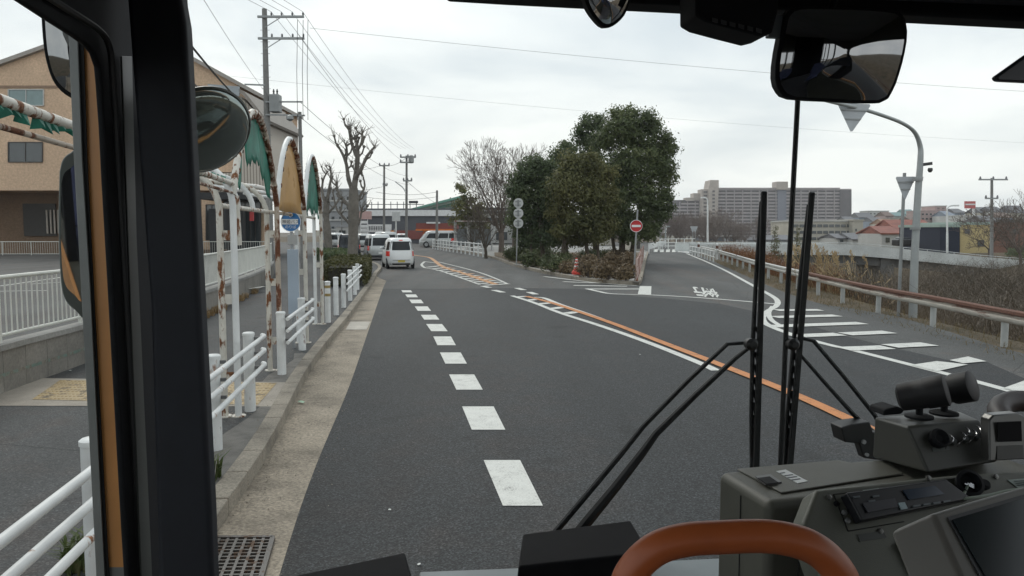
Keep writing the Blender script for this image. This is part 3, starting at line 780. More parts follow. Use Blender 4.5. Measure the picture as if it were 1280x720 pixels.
# litter
LIT = mat('litter_white', (.65, .66, .63), .6, var=.2, scale=30)
def litter(px, py, z_, s, m_, label, cat='litter'):
    rnd = random.Random(px); p = G(px, py, z_); mb = MB(); n_ = 7
    mb.add([(p.x, p.y, p.z + s * .4)] + [(p.x + s * rnd.uniform(.5, 1) * math.cos(k * 6.283 / n_), p.y + s * rnd.uniform(.5, 1) * math.sin(k * 6.283 / n_), p.z + rnd.uniform(0, s * .3)) for k in range(n_)], [[0, k + 1, (k + 1) % n_ + 1] for k in range(n_)])
    return tag(mb.build('litter', m_), label, cat)
litter(376, 503, .03, .06, mat('litter_green', (.35, .5, .36), .5, var=.3, scale=30), 'crumpled pale green wrapper lying in the gutter')
litter(88, 463.5, PZ + .01, .03, LIT, 'white scrap of paper at the foot of the retaining wall')
for k, (x, y) in enumerate(((524, 705), (300, 571 + 60), (487, 637), (800, 443))):
    litter(x, y, .012, .016, LIT, ['tiny white scrap on the asphalt beside the left wiper cover', 'white crumb in the gutter close to the kerb foot', 'small white fleck on the dark lane left of the nearest dash', 'white fleck on the lane near the orange line'][k])
# grit and small stones lying along the kerb and gutter
rnd = random.Random(12); mb = MB()
for k in range(1500):
    y = 2.5 + 16 * rnd.random() ** 1.3; q = nearest_on(KL, Vector((-1.5 - y * .1, y)))
    off = rnd.gauss(.06, .05) if rnd.random() < .6 else rnd.uniform(.0, .7)
    pav_ = rnd.random() < .45
    if pav_: off = -.17 - abs(rnd.gauss(0, .28))
    px_, py_ = q.x + off, q.y; z_ = .141 if pav_ else (.012 if off > 0.05 else .02); s_ = rnd.uniform(.003, .009) * (1.5 if rnd.random() < .08 else 1)
    a = rnd.uniform(0, 6.283); mb.add([(px_ + s_ * math.cos(a + j * 1.57) * rnd.uniform(.7, 1.1), py_ + s_ * math.sin(a + j * 1.57), z_) for j in range(4)] + [(px_, py_, z_ + s_ * .9)], [[0, 1, 4], [1, 2, 4], [2, 3, 4], [3, 0, 4]])
stuff(mb.build('gravel', concrete('grit', (.30, .26, .21), 40, .3)), 'loose grit and small stones along the kerb and gutter', 'gravel')
# kerb weed tufts
def tuft(x, y, z_, n_, h, m_, seed):
    rnd = random.Random(seed); mb = MB()
    for k in range(n_):
        a = rnd.uniform(0, 6.283); l = h * rnd.uniform(.5, 1); w = h * .035; o = Vector((x + rnd.uniform(-.3, .3) * h, y + rnd.uniform(-.3, .3) * h, z_))
        d = Vector((math.cos(a), math.sin(a), 0)); s = Vector((-d.y, d.x, 0)) * w; bend = rnd.uniform(.2, .8)
        p1 = o + d * l * .3 * bend + Vector((0, 0, l * .6)); p2 = o + d * l * bend + Vector((0, 0, l * .8))
        mb.add([o - s, o + s, p1 + s * .8, p1 - s * .8, p2], [[0, 1, 2, 3], [3, 2, 4]])
    return mb
GRN = leafmat('weed_green', [(.05, .08, .02), (.09, .12, .04), (.16, .14, .07)], 6)
p = G(262, 600, PZ); tag(tuft(p.x - .02, p.y, PZ, 60, .28, GRN, 1).build('weed_tuft', GRN), 'green weed tuft growing on the kerb beside the dark pillar', 'weeds')
p = G(100, 712, PZ); tag(tuft(p.x, p.y, PZ, 70, .3, GRN, 2).build('weed_tuft', GRN), 'weed clump at the foot of the nearest guard fence post', 'weeds')
DRYG = leafmat('dry_grass_tan', [(.20, .13, .06), (.32, .22, .11), (.42, .31, .17)], 6)
mb = MB()
for k in range(26):
    u = random.random(); y = lerp(13.5, 24, u); q = nearest_on(WLN, Vector((-7, y))); t_ = tuft(q.x + .12, q.y, PZ, 30, .25, None, 20 + k); mb.add(t_.v, t_.f)
stuff(mb.build('dry_weeds', DRYG), 'dry tan weeds along the foot of the retaining wall', 'weeds')

# ---------------------------------------------------------------- utility pole with wires
UC = (-10.7, 34.0)
PCON = concrete('pole_concrete', (.27, .265, .255), .6, .8, .002)
STEEL = mat('galvanised_steel', (.30, .31, .31), .45, .5, .1)
def utility_pole(x, y, h, label, arms, r=.17, z0=0.0, extra=None, armw=1.7, side=.35, wires=None):
    t = thing('utility_pole', (x, y, z0), label, 'utility pole')
    MB().tube([(x, y, z0 - .3), (x, y, z0 + h)], [r, r * .62], 16).build('pole_shaft', PCON, t, smooth=True)
    for zz in arms:
        mb = MB(); mb.bar((x - armw * side, y - .14, zz), (x + armw * (1 - side), y - .14, zz), .09, .09)
        mb.bar((x + .05, y - .14, zz - .45), (x + armw * (1 - side) * .45, y - .14, zz), .03, .03)
        mb.build('crossarm', STEEL, t)
        k = 0
        for u in (.02, .3, .52, .75, .98):
            if armw * u < .2: continue
            mb = MB(); xx = x - armw * side + armw * u
            mb.lathe((xx, y - .14, zz + .045), [(.02, 0), (.035, .03), (.05, .05), (.03, .07), (.05, .10), (.03, .13), (.015, .16)], 8)
            mb.build('insulator', mat('insulator_grey', (.16, .16, .17), .3), t, smooth=True)
    return t
zt = Q(340, 20, 34).z
U = utility_pole(*UC, zt + .3, 'tall grey concrete utility pole with transformer box behind the shelter arches', (Q(340, 22, 34).z, Q(340, 49, 34).z), armw=2.0, side=.13)
zz = Q(345, 130, 34).z
MB().box((UC[0] + .42, UC[1] - .1, zz), (.42, .5, .75)).build('transformer', mat('transformer_grey', (.27, .28, .28), .5), U, bevel=.03)
mb = MB(); mb.lathe((UC[0] + .35, UC[1] - .1, zz + .375), [(.05, 0), (.03, .1), (.05, .14), (.03, .2), (.02, .25)], 10); mb.lathe((UC[0] + .5, UC[1] - .1, zz + .375), [(.05, 0), (.03, .1), (.05, .14), (.03, .2), (.02, .25)], 10); mb.build('bushing', mat('bushing_dark', (.05, .05, .05), .4), U, smooth=True)
mb = MB(); mb.bar((UC[0], UC[1] - .15, Q(340, 128, 34).z), (UC[0] + 1.6, UC[1] - .15, Q(340, 128, 34).z), .06, .06); mb.bar((UC[0], UC[1] - .15, Q(340, 144, 34).z), (UC[0] + 1.7, UC[1] - .15, Q(340, 145, 34).z), .06, .06)
mb.bar((UC[0] - .9, UC[1] - .1, Q(340, 106, 34).z), (UC[0], UC[1] - .1, Q(340, 107, 34).z), .06, .06)
mb.lathe((UC[0] + 1.05, UC[1] - .15, Q(340, 152, 34).z), [(.05, 0), (.16, .08), (.16, .2), (.05, .28)], 12)
mb.build('bracket', STEEL, U)
mb = MB()
for k in range(18): mb.bar((UC[0] - .2, UC[1], 2.2 + k * .5), (UC[0] + .2, UC[1], 2.2 + k * .5), .016, .016)
mb.build('step_irons', STEEL, U)
# thinner service pole beside it
U2 = thing('service_pole', (-9.4, 34.5, 0), 'thin grey service pole just right of the tall utility pole', 'utility pole')
MB().tube([(-9.4, 34.5, -.2), (-9.4, 34.5, Q(343, 140, 34.5).z)], [.1, .08], 12).build('pole_shaft', PCON, U2, smooth=True)
WIRE = mat('wire_black', (.02, .02, .022), .6)
WIREG = mat('wire_grey', (.12, .125, .13), .6)
def wire(p, q, sag, label, r=.012, grp='overhead wires', n_=14, cat='wire', m_=WIRE):
    p, q = Vector(p), Vector(q)
    pts = [p.lerp(q, i / n_) - Vector((0, 0, sag * 4 * (i / n_) * (1 - i / n_))) for i in range(n_ + 1)]
    return tag(MB().tube(pts, r, 5, False).build('overhead_wire', m_), label, cat, grp)
ax = [UC[0] - .26 + 2.0 * u for u in (.3, .52, .75, .98)]
zA = Q(340, 22, 34).z + .2; zB = Q(340, 49, 34).z + .15
dirn = Vector((1.2, -32))      # towards the camera, overhead
for k, x in enumerate(ax):
    wire((x, 33.8, zA), (x - 2.2 + k * .3, -16, zA - 1.2), 1.0, ['leftmost of the four top wires running overhead from the tall pole', 'second top wire running overhead from the tall pole', 'third top wire running overhead from the tall pole', 'outermost top wire running overhead from the tall pole'][k], .008)
nxt = (-9.6, 88.0)
for k, x in enumerate(ax):
    wire((x, 33.8, zA), (-12.6 + k * .5, 88, 11.3), .8, ['top wire leaving the tall pole away from the bus, innermost', 'second top wire leaving the tall pole away from the bus', 'third top wire leaving the tall pole away from the bus', 'outermost top wire leaving the tall pole away from the bus'][k], .009)
for k, (z1, z2) in enumerate(((zB, 9.6), (Q(340, 128, 34).z, 8.2), (Q(340, 147, 34).z, 7.2))):
    wire((UC[0] + 1.5, 33.8, z1), (-12 + k * .3, 88, z2), .7, ['middle level wire leaving the tall pole away from the bus', 'wire leaving the transformer bracket of the tall pole', 'lowest wire leaving the tall pole away from the bus'][k], .011)
# dense vertical droppers on the right of the pole
mb = MB()
for x in (372, 379, 385):
    mb.tube([Q(x, 25, 33.8), Q(x - 1, 90, 33.8), Q(x, 150, 33.8)], .012, 5, False)
mb.build('dropper_cable', WIRE, U)
# thick service cables from top left down to the tan building / pole
for k, (a, b_, r_) in enumerate((((150, -60, 12), (302, 128, 33), .03), ((120, -10, 12), (300, 150, 33), .012), ((170, -140, 12), (334, 118, 33.8), .006), ((205, 65, 20), (262, 118, 40), .03), ((200, 78, 20), (258, 122, 40), .018))):
    wire(Q(*a), Q(*b_), .15, ['thick black cable crossing in front of the tan building roof', 'thin stranded cable beside the thick black one', 'hairline wire rising to the top left past the pillar', 'short thick cable above the round mirror', 'short thinner cable above the round mirror'][k], r_)
wire(Q(387, 35, 33.8), Q(1420, 122, 44), .3, 'long wire crossing the whole sky above the trees', .007, m_=WIREG)
wire(Q(240, 90, 60), Q(1450, 186, 88), .8, 'lower faint wire crossing the sky behind the trees', .007, m_=WIREG)
# ================================================================== VEGETATION
BARKG = concrete('grey_bark', (.20, .18, .155), 6, .5, .01)
BARKD = concrete('dark_bark', (.10, .08, .06), 6, .5, .01)
BARKT = concrete('twig_bark', (.15, .12, .10), 4, .6, .004)
def frame_of(d):
    d = d.normalized(); u = d.cross(Vector((0, 0, 1)) if abs(d.z) < .95 else Vector((1, 0, 0))).normalized(); return u, d.cross(u)
def leaf_cloud(blobs, dens, size, seed, flat=.75, asp=.6, inner=.25):
    rnd = random.Random(seed); mb = MB(); V = mb.v; Fc = mb.f; Mi = mb.m
    for (c_, rx, ry, rz) in blobs:
        nclump = max(6, int(dens * (rx * rz) * 6.0))
        for _ in range(nclump):
            # a clump on the blob's skin
            th = rnd.uniform(0, 6.283); ph = math.asin(rnd.uniform(-.85, 1)); k = rnd.uniform(.62, 1.04) if rnd.random() > inner else rnd.uniform(.2, .65)
            nd = Vector((math.cos(th) * math.cos(ph), math.sin(th) * math.cos(ph), math.sin(ph)))
            cc = Vector((c_[0] + rx * k * nd.x, c_[1] + ry * k * nd.y, c_[2] + rz * k * nd.z))
            cr_ = size * rnd.uniform(1.8, 4.2)
            for _l in range(rnd.randint(14, 24)):
                od = Vector((rnd.gauss(0, .5), rnd.gauss(0, .5), rnd.gauss(0, .4))); o = od * cr_ + cc
                s = size * rnd.uniform(.5, 1.1)
                nn = (nd * .6 + od * .9 + Vector((rnd.gauss(0, .4), rnd.gauss(0, .4), rnd.gauss(0, .4) + .25))).normalized()
                u = nn.cross(Vector((rnd.gauss(0, 1), rnd.gauss(0, 1), rnd.gauss(0, 1)))).normalized(); w = nn.cross(u) * s * asp; u = u * s
                n0 = len(V); V += [tuple(o - u), tuple(o - w * .8), tuple(o + u), tuple(o + w * .8)]
                Fc.append([n0, n0 + 1, n0 + 2, n0 + 3]); Mi.append(0)
    return mb
def grow(mb, p, d, r, l, depth, rnd, spread=.55, up=.12, ratio=.74, kids=(2, 3), seg=3, rmin=.01):
    pts = [p]; rs = [r]; q = p.copy(); dd = d.normalized()
    for i in range(seg):
        dd = (dd + Vector((rnd.gauss(0, .10), rnd.gauss(0, .10), rnd.gauss(0, .07) + up * .25))).normalized()
        q = q + dd * (l / seg); pts.append(q.copy()); rs.append(max(rmin, r * (1 - .38 * (i + 1) / seg)))
    mb.tube(pts, rs, 7 if r > .06 else 4 if r > .02 else 3, False)
    if depth == 0: return
    n_ = rnd.randint(*kids); u, w = frame_of(dd); a0 = rnd.uniform(0, 6.283)
    for i in range(n_):
        a = a0 + 6.283 * i / n_ + rnd.uniform(-.5, .5); sp = spread * rnd.uniform(.55, 1.15)
        nd = (dd * math.cos(sp) + (u * math.cos(a) + w * math.sin(a)) * math.sin(sp)); nd.z += up
        grow(mb, pts[-1] - dd * .01, nd, rs[-1] * rnd.uniform(.62, .82), l * ratio * rnd.uniform(.8, 1.15), depth - 1, rnd, spread, up, ratio, kids, seg, rmin)
    if depth > 1:
        for i in range(2):
            k = rnd.randint(1, seg - 1); a = rnd.uniform(0, 6.283)
            nd = (dd * .55 + (u * math.cos(a) + w * math.sin(a)) * .8); nd.z += up
            grow(mb, pts[k], nd, rs[k] * .45, l * ratio * .7, depth - 2, rnd, spread, up, ratio, kids, seg, rmin)

# ---- pollarded trees on the left
def pollard(base, skel, r0, label, seed, D):
    rnd = random.Random(seed)
    t = thing('pollarded_tree', tuple(base), label, 'tree', 'pollarded street trees')
    tr = MB(); cr_ = MB(); kn = MB()
    for bi, (pts, ra, rb) in enumerate(skel):
        ra *= .76; rb *= .76
        P = [Q(x, y, D + dz) for x, y, dz in pts]; k = len(P)
        P = smooth3(P, 3); n_ = len(P)
        tgt = tr if bi == 0 else cr_
        tgt.tube(P, [(ra + (rb - ra) * i / (n_ - 1)) * (1 + rnd.uniform(-.12, .12)) for i in range(n_)], 12 if bi == 0 else 7)
        e_ = P[-1]
        if bi: cr_.lathe(e_ - Vector((0, 0, rb * 1.6)), [(rb * .6, 0), (rb * 1.4, rb * .8), (rb * 1.6, rb * 1.8), (rb * 1.1, rb * 2.7), (rb * .3, rb * 3.1)], 8)
        for _ in range(7 if bi else 5):
            a = rnd.uniform(0, 6.283); nd = Vector((math.cos(a) * .7, math.sin(a) * .7, rnd.uniform(.4, 1.2)))
            grow(cr_, e_, nd, .02, rnd.uniform(.18, .42), 1, rnd, .5, .1, .7, (1, 2), 2, .008)
        for j in range(2, n_ - 1, 3):     # knuckles along limbs
            if bi == 0: continue
            if rnd.random() < .8:
                a = rnd.uniform(0, 6.283); e2 = P[j] + Vector((math.cos(a) * .3, math.sin(a) * .2, rnd.uniform(.25, .5))); cr_.tube([P[j], P[j].lerp(e2, .5) + Vector((math.cos(a) * .06, 0, -.04)), e2], [.05, .04, .035], 6); cr_.lathe(e2 - Vector((0, 0, .05)), [(.02, 0), (.065, .04), (.07, .08), (.03, .13)], 7)
                for _ in range(5):
                    b2 = rnd.uniform(0, 6.283); grow(cr_, e2, Vector((math.cos(b2) * .7, math.sin(b2) * .7, rnd.uniform(.3, 1.2))), .014, rnd.uniform(.15, .35), 1, rnd, .5, .1, .7, (1, 2), 2, .008)
            if rnd.random() < .6: cr_.lathe(P[j] - Vector((0, 0, rb)), [(rb, 0), (rb * 1.7, rb), (rb, rb * 2.2)], 7)
    tr.build('trunk', BARKG, t, smooth=True); cr_.build('crown', BARKG, t, smooth=True)
    return t
def smooth3(pts, sub):
    out_ = []
    for i in range(len(pts) - 1):
        p0 = pts[max(i - 1, 0)]; p1 = pts[i]; p2 = pts[i + 1]; p3 = pts[min(i + 2, len(pts) - 1)]
        for k in range(sub):
            t = k / sub; out_.append(0.5 * ((2 * p1) + (p2 - p0) * t + (2 * p0 - 5 * p1 + 4 * p2 - p3) * t * t + (3 * p1 - p0 - 3 * p2 + p3) * t ** 3))
    out_.append(pts[-1]); return out_
D = 35
pollard(G(440, 338), [
    ([(441, 342, 0), (441, 310, 0), (442, 270, 0), (442, 235, 0)], .36, .27),
    ([(442, 240, 0), (446, 212, 0), (447, 190, 0), (445, 172, 0)], .22, .08),
    ([(445, 195, 0), (440, 180, .2), (437, 168, .3), (436, 160, .3)], .10, .05),
    ([(446, 190, 0), (452, 178, -.2), (453, 165, -.2)], .09, .05),
    ([(443, 245, 0), (436, 225, .3), (433, 205, .4), (428, 192, .4), (422, 182, .4)], .15, .06),
    ([(432, 205, .4), (434, 190, .2), (432, 180, 0)], .08, .045),
    ([(443, 225, 0), (452, 210, -.4), (459, 195, -.5), (468, 184, -.5)], .14, .055),
    ([(443, 270, 0), (432, 252, .5), (424, 245, .8), (421, 228, 1)], .10, .05),
    ([(442, 262, 0), (450, 245, .4), (456, 232, .6), (452, 215, .8)], .10, .045),
    ([(441, 285, 0), (430, 272, .4), (421, 262, .8), (416, 240, .8)], .09, .04),
    ([(443, 290, 0), (450, 275, .4), (452, 262, .4)], .08, .05)], .36, 'big pollarded tree with knobbly bare limbs rising from the trimmed hedge', 4, D)
D = 50
pollard(G(410, 322), [
    ([(411, 326, 0), (410, 300, 0), (408, 275, 0), (408, 255, 0)], .36, .24),
    ([(408, 258, 0), (411, 238, 0), (414, 222, 0), (413, 210, 0)], .16, .07),
    ([(408, 258, 0), (403, 240, 0), (404, 225, .3), (409, 215, .3)], .14, .06),
    ([(409, 268, 0), (420, 255, 0), (425, 244, .3), (421, 238, .3)], .12, .05),
    ([(408, 275, 0), (399, 262, 0), (396, 248, .3), (400, 236, .3)], .11, .05)], .3, 'smaller pollarded bare tree farther away beside the shelter end', 5, D)

# ---- hedges
HGL = leafmat('hedge_leaves', [(.035, .04, .015), (.075, .075, .025), (.13, .115, .04)], 1.2)
EGL = leafmat('evergreen_leaves', [(.05, .07, .033), (.11, .14, .058), (.19, .21, .09)], .5, trans=.38)
EGL2 = leafmat('olive_evergreen_leaves', [(.055, .066, .028), (.13, .132, .05), (.21, .20, .08)], .5, trans=.38)
EGL3 = leafmat('dark_evergreen_leaves', [(.045, .068, .036), (.09, .122, .056), (.15, .175, .08)], .5, trans=.35)
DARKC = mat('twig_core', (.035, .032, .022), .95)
def hedge(path, w, h, label, seed, m_, z0=PZ, size=.055, dens=260):
    rnd = random.Random(seed); mb = MB()
    P = [Vector(p) for p in path]
    for a, b_ in zip(P, P[1:]):
        L = (b_ - a).length; d = (b_ - a).normalized(); s = Vector((d.y, -d.x))
        for _ in range(int(dens * L * (w + 2 * h))):
            u = rnd.uniform(0, L); side = rnd.random()
            if side < .4: o = (rnd.uniform(-w / 2, w / 2), h * rnd.uniform(.9, 1.06))
            else: o = ((1 if rnd.random() < .5 else -1) * w / 2 * rnd.uniform(.86, 1.05), h * rnd.uniform(.03, 1))
            zz = o[1] + .05 * math.sin(u * 3.1) + .04 * math.sin(u * 7.7 + 1)
            c_ = a + d * u + s * o[0]; sz = size * rnd.uniform(.6, 1.2); v = Vector((rnd.gauss(0, 1), rnd.gauss(0, 1), rnd.gauss(0, .8))).normalized() * sz; w_ = v.cross(Vector((rnd.gauss(0, 1), rnd.gauss(0, 1), rnd.gauss(0, 1)))).normalized() * sz * .6
            if rnd.random() < .10: c_ = (a - d * rnd.uniform(-.05, .12)) + s * rnd.uniform(-w / 2, w / 2); zz = h * rnd.uniform(.02, 1)
            o3 = Vector((c_.x, c_.y, z0 + zz)); n0 = len(mb.v); mb.v += [tuple(o3 - v), tuple(o3 - w_), tuple(o3 + v), tuple(o3 + w_)]; mb.f.append([n0, n0 + 1, n0 + 2, n0 + 3]); mb.m.append(0)
    t = thing('hedge', (P[0].x, P[0].y, z0), label, 'hedge')
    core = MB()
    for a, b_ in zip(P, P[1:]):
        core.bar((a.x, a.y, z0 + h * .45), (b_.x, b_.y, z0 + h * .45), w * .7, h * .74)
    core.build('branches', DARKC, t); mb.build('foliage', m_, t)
    return t
hedge([(-5.75, 26.2), (-6.35, 30), (-7.1, 34.5)], 1.5, .78, 'trimmed low hedge with yellowish leaves around the big pollarded tree', 1, HGL)
hedge([(-8.6, 38.5), (-10.2, 45), (-12.2, 51)], 1.6, .7, 'darker low hedge farther along beyond the big pollarded tree', 2, EGL3, dens=150, size=.09)
# ---- island evergreens
def evergreen(label, blobs, D, trunks, m_, seed, dens=9, size=.15, depth=None):
    bl_ = []
    rnd = random.Random(seed * 13 + 1)
    for (px, py, rp, *rest) in blobs:
        dz = rest[0] if rest else rnd.uniform(-.6, .6)
        c_ = Q(px, py, D + dz); r_ = rp * D / F; bl_.append((c_, r_, r_ * .9, r_ * .88))
    bx, by = trunks[0][0]; g_ = G(bx, by, .15) if True else None
    base = Q(bx, by, D); base.z = .15
    t = thing('evergreen_tree', tuple(base), label, 'tree', 'evergreen trees on the island')
    mb = MB()
    for (x0, y0), (x1, y1), r_ in trunks:
        a = Q(x0, y0, D); a.z = .12; b_ = Q(x1, y1, D)
        mid = a.lerp(b_, .5) + Vector((rnd.uniform(-.15, .15), rnd.uniform(-.15, .15), 0))
        mb.tube(smooth3([a, mid, b_], 4), [r_ * (1 - .5 * i / 8) for i in range(9)], 9)
        for bl1 in rnd.sample(bl_, min(5, len(bl_))):
            c_ = bl1[0]; mb.tube(smooth3([mid.lerp(b_, .6), mid.lerp(c_, .6) + Vector((0, 0, -.2)), c_], 3), [r_ * .4, r_ * .34, r_ * .3, r_ * .25, r_ * .2, r_ * .15, r_ * .1], 6)
    mb.build('trunk', BARKD, t, smooth=True)
    leaf_cloud(bl_, dens, size, seed).build('crown', m_, t)
    return t
evergreen('tallest evergreen tree with broad ragged crown at the right end of the island clump',
    [(778, 160, 26), (800, 172, 26), (760, 178, 20), (822, 190, 20), (795, 205, 34), (765, 215, 28), (825, 225, 20), (835, 180, 9), (790, 245, 34), (820, 255, 22), (760, 250, 26), (805, 280, 22), (775, 278, 22), (785, 292, 16), (760, 288, 14), (812, 292, 12), (826, 205, 18), (772, 145, 12), (789, 141, 10), (806, 148, 13), (836, 214, 8), (842, 222, 5), (843, 186, 5), (812, 160, 10), (831, 172, 9), (826, 268, 12), (838, 188, 7), (832, 243, 9), (818, 158, 10)],
    49, [((777, 325), (785, 200), .22), ((788, 325), (805, 220), .16), ((770, 326), (762, 230), .13)], EGL, 1, dens=19, size=.115)
evergreen('dark evergreen tree whose rounded top shows left of the tallest one',
    [(736, 158, 14), (728, 175, 13), (745, 176, 14), (752, 160, 10), (738, 193, 16), (734, 147, 6), (747, 150, 8), (722, 164, 6), (745, 215, 18)],
    52.5, [((745, 322), (739, 180), .17)], EGL3, 2, dens=19, size=.115)
evergreen('olive green rounded evergreen tree in the front middle of the island clump',
    [(722, 215, 24), (745, 222, 22), (705, 235, 24), (730, 245, 28), (752, 250, 18), (700, 262, 20), (726, 275, 26), (748, 278, 18), (710, 285, 18), (735, 290, 15), (700, 290, 12), (755, 290, 10), (738, 202, 14), (765, 215, 9), (768, 255, 10), (762, 280, 12), (720, 300, 12), (745, 299, 12), (712, 198, 13), (760, 262, 9), (766, 238, 7)],
    44.5, [((736, 330), (730, 240), .13), ((702, 330), (708, 250), .14), ((748, 328), (742, 250), .1)], EGL2, 3, dens=22, size=.105)
evergreen('dark bushy evergreen tree at the left end of the island clump',
    [(664, 215, 22), (682, 232, 22), (655, 240, 17), (670, 260, 25), (690, 262, 16), (655, 275, 16), (676, 284, 20), (672, 205, 12), (647, 222, 8), (645, 258, 8), (683, 212, 10), (650, 290, 12), (668, 298, 14), (685, 296, 13), (655, 303, 9), (640, 275, 7), (688, 205, 7), (650, 250, 14), (640, 240, 8), (690, 240, 20), (698, 275, 18), (690, 222, 16), (645, 270, 12), (648, 232, 10), (672, 300, 16), (692, 300, 12)],
    47, [((680, 332), (672, 240), .15), ((663, 330), (660, 250), .11)], EGL3, 4, dens=21, size=.11)
evergreen('small evergreen tree whose top pokes up between the left and middle trees',
    [(706, 192, 13), (698, 205, 14), (715, 205, 13), (704, 222, 16), (707, 180, 7), (693, 192, 7), (716, 186, 7)],
    51, [((708, 324), (706, 205), .14)], EGL3, 5, dens=19, size=.115)
evergreen('thin dark pine beyond the bare tree by the far bus shelter',
    [(578, 240, 7), (585, 250, 9), (574, 258, 10), (592, 263, 10), (582, 272, 13), (600, 275, 9), (568, 276, 7), (590, 284, 11), (608, 284, 8), (575, 232, 5), (600, 256, 5)],
    88, [((588, 303), (583, 245), .16)], EGL2, 6, dens=4, size=.22)
# bare trees
def bare_tree(base, h, label, seed, r=.2, depth=5, spread=.5, m_=BARKT, up=.12, l0=.3, group=None, z0=.1, ratio=.76, stems=1, kids=(2, 3), rmin=.012):
    rnd = random.Random(seed); x, y = base
    t = thing('bare_tree', (x, y, z0), label, 'tree', group)
    tr = MB(); top = Vector((x + rnd.uniform(-.1, .1), y, z0 + h * .22)); tr.tube([(x, y, z0 - .1), (x, y, z0 + h * .1), tuple(top)], [r * 1.25, r, r * .9], 10)
    tr.build('trunk', m_, t, smooth=True)
    mb = MB()
    for k in range(5):
        a = 6.283 * k / 5 + rnd.uniform(-.4, .4); sp = rnd.uniform(.25, .75) * spread * 1.7
        grow(mb, top - Vector((0, 0, rnd.uniform(0, h * .06))), Vector((math.cos(a) * math.sin(sp), math.sin(a) * math.sin(sp), math.cos(sp))), r * .55, h * l0, depth, rnd, spread, up, ratio, kids, 3, rmin)
    mb.build('crown', m_, t); return t
p = G(627, 317); bare_tree((-.9, 66), 8.6, 'wide bare deciduous tree with fine spreading twigs left of the evergreen clump', 11, r=.24, depth=6, spread=.42, l0=.28, ratio=.74, kids=(2, 3), rmin=.011)
bare_tree((.2, 72), 7.8, 'second bare deciduous tree half hidden behind the dark left evergreen', 12, r=.2, depth=5, spread=.45, l0=.30, ratio=.72, rmin=.016)
bare_tree((-1.9, 56), 3.4, 'little bare tree with forked limbs under the wide bare one', 13, r=.11, depth=4, spread=.55, l0=.32, ratio=.72, m_=BARKD, rmin=.012)
bare_tree((-3.7, 72), 3.2, 'small crooked bare tree behind the far white guard fence', 15, r=.1, depth=4, spread=.6, l0=.32, ratio=.72, m_=BARKD, rmin=.014)
# shrubs of the planting bed
BR1 = leafmat('brown_shrub_leaves', [(.08, .055, .032), (.16, .115, .065), (.25, .19, .11)], 1.0)
BR2 = leafmat('dark_shrub_leaves', [(.035, .05, .022), (.08, .10, .04), (.14, .145, .06)], 1.0)
def shrub(px, py, wpx, hpx, label, m_, seed, grp='shrubs in the island bed', dens=26, size=.07):
    c_ = G(px, py, .17); D_ = c_.y; r_ = wpx / 2 * D_ / F; h_ = hpx * D_ / F
    rnd = random.Random(seed); bl_ = []
    for _ in range(7):
        bl_.append(((c_.x + rnd.uniform(-.6, .6) * r_, c_.y + rnd.uniform(-.3, .5) * r_, .17 + h_ * rnd.uniform(.3, .6)), r_ * .48, r_ * .45, h_ * rnd.uniform(.38, .5)))
    t = thing('shrub', tuple(c_), label, 'shrub', grp)
    mb = MB()
    for k in range(9):
        a = rnd.uniform(0, 6.283); mb.tube([(c_.x, c_.y, .12), (c_.x + math.cos(a) * r_ * .7, c_.y + math.sin(a) * r_ * .5, .17 + h_ * rnd.uniform(.5, .95))], [.02, .008], 4, False)
    mb.build('stems', BARKT, t)
    leaf_cloud(bl_, dens, size, seed, inner=.35).build('foliage', m_, t)
S_ = [(640, 326, 34, 20, BR2, 'dark green shrub at the left tip of the island bed'), (664, 333, 36, 18, BR2, 'dark green shrub at the foot of the triple disc sign'), (690, 339, 34, 18, BR2, 'green shrub in the front row left of the traffic cone'),
      (706, 341, 24, 15, BR1, 'brownish shrub touching the left side of the traffic cone'), (736, 346, 30, 20, BR1, 'brown shrub just right of the traffic cone'), (760, 349, 32, 22, BR1, 'brown thorny shrub in the front row of the island nose'), (782, 350, 26, 20, BR1, 'brown shrub at the right corner of the island nose'),
      (655, 322, 40, 16, BR2, 'dark shrub in the second row behind the triple disc sign'), (698, 330, 40, 16, BR2, 'dark shrub under the olive evergreen'), (730, 334, 36, 16, BR1, 'low brown shrub under the olive evergreen'), (766, 336, 36, 20, BR1, 'brown shrub under the tallest evergreen'), (786, 337, 22, 22, BR1, 'brown shrub beside the no entry sign pole'),
      (745, 324, 50, 12, BR2, 'dark shrub at the back of the bed behind the cone'), (680, 321, 44, 12, BR2, 'dark shrub at the back left of the bed'), (780, 325, 36, 14, BR1, 'brown shrub at the back right of the bed')]
for i, (px, py, w, h, m_, lab) in enumerate(S_): shrub(px, py, w, h, lab, m_, 50 + i)
# leaf litter on the bed
rnd = random.Random(5); mb = MB()
for _ in range(9000):
    u, v = rnd.random(), rnd.random(); q = Vector((lerp(-1.8, 7.6, u), lerp(28.5, 62, v * v)))
    a = rnd.uniform(0, 6.283); s = .05
    mb.add([(q.x + s * math.cos(a + k * 1.57), q.y + s * math.sin(a + k * 1.57), .175 + rnd.uniform(0, .03)) for k in range(4)], [[0, 1, 2, 3]])
inside = [Vector(b_) for b_ in bed]
def inpoly(p, poly):
    c_ = False; j = len(poly) - 1
    for i in range(len(poly)):
        if (poly[i][1] > p[1]) != (poly[j][1] > p[1]) and p[0] < (poly[j][0] - poly[i][0]) * (p[1] - poly[i][1]) / (poly[j][1] - poly[i][1]) + poly[i][0]: c_ = not c_
        j = i
    return c_
keep = [f for f in mb.f if inpoly(mb.v[f[0]], bed)]
mb.f = keep; mb.m = [0] * len(keep)
stuff(mb.build('fallen_leaves', BR1), 'brown fallen leaves covering the island planting bed', 'leaf litter')

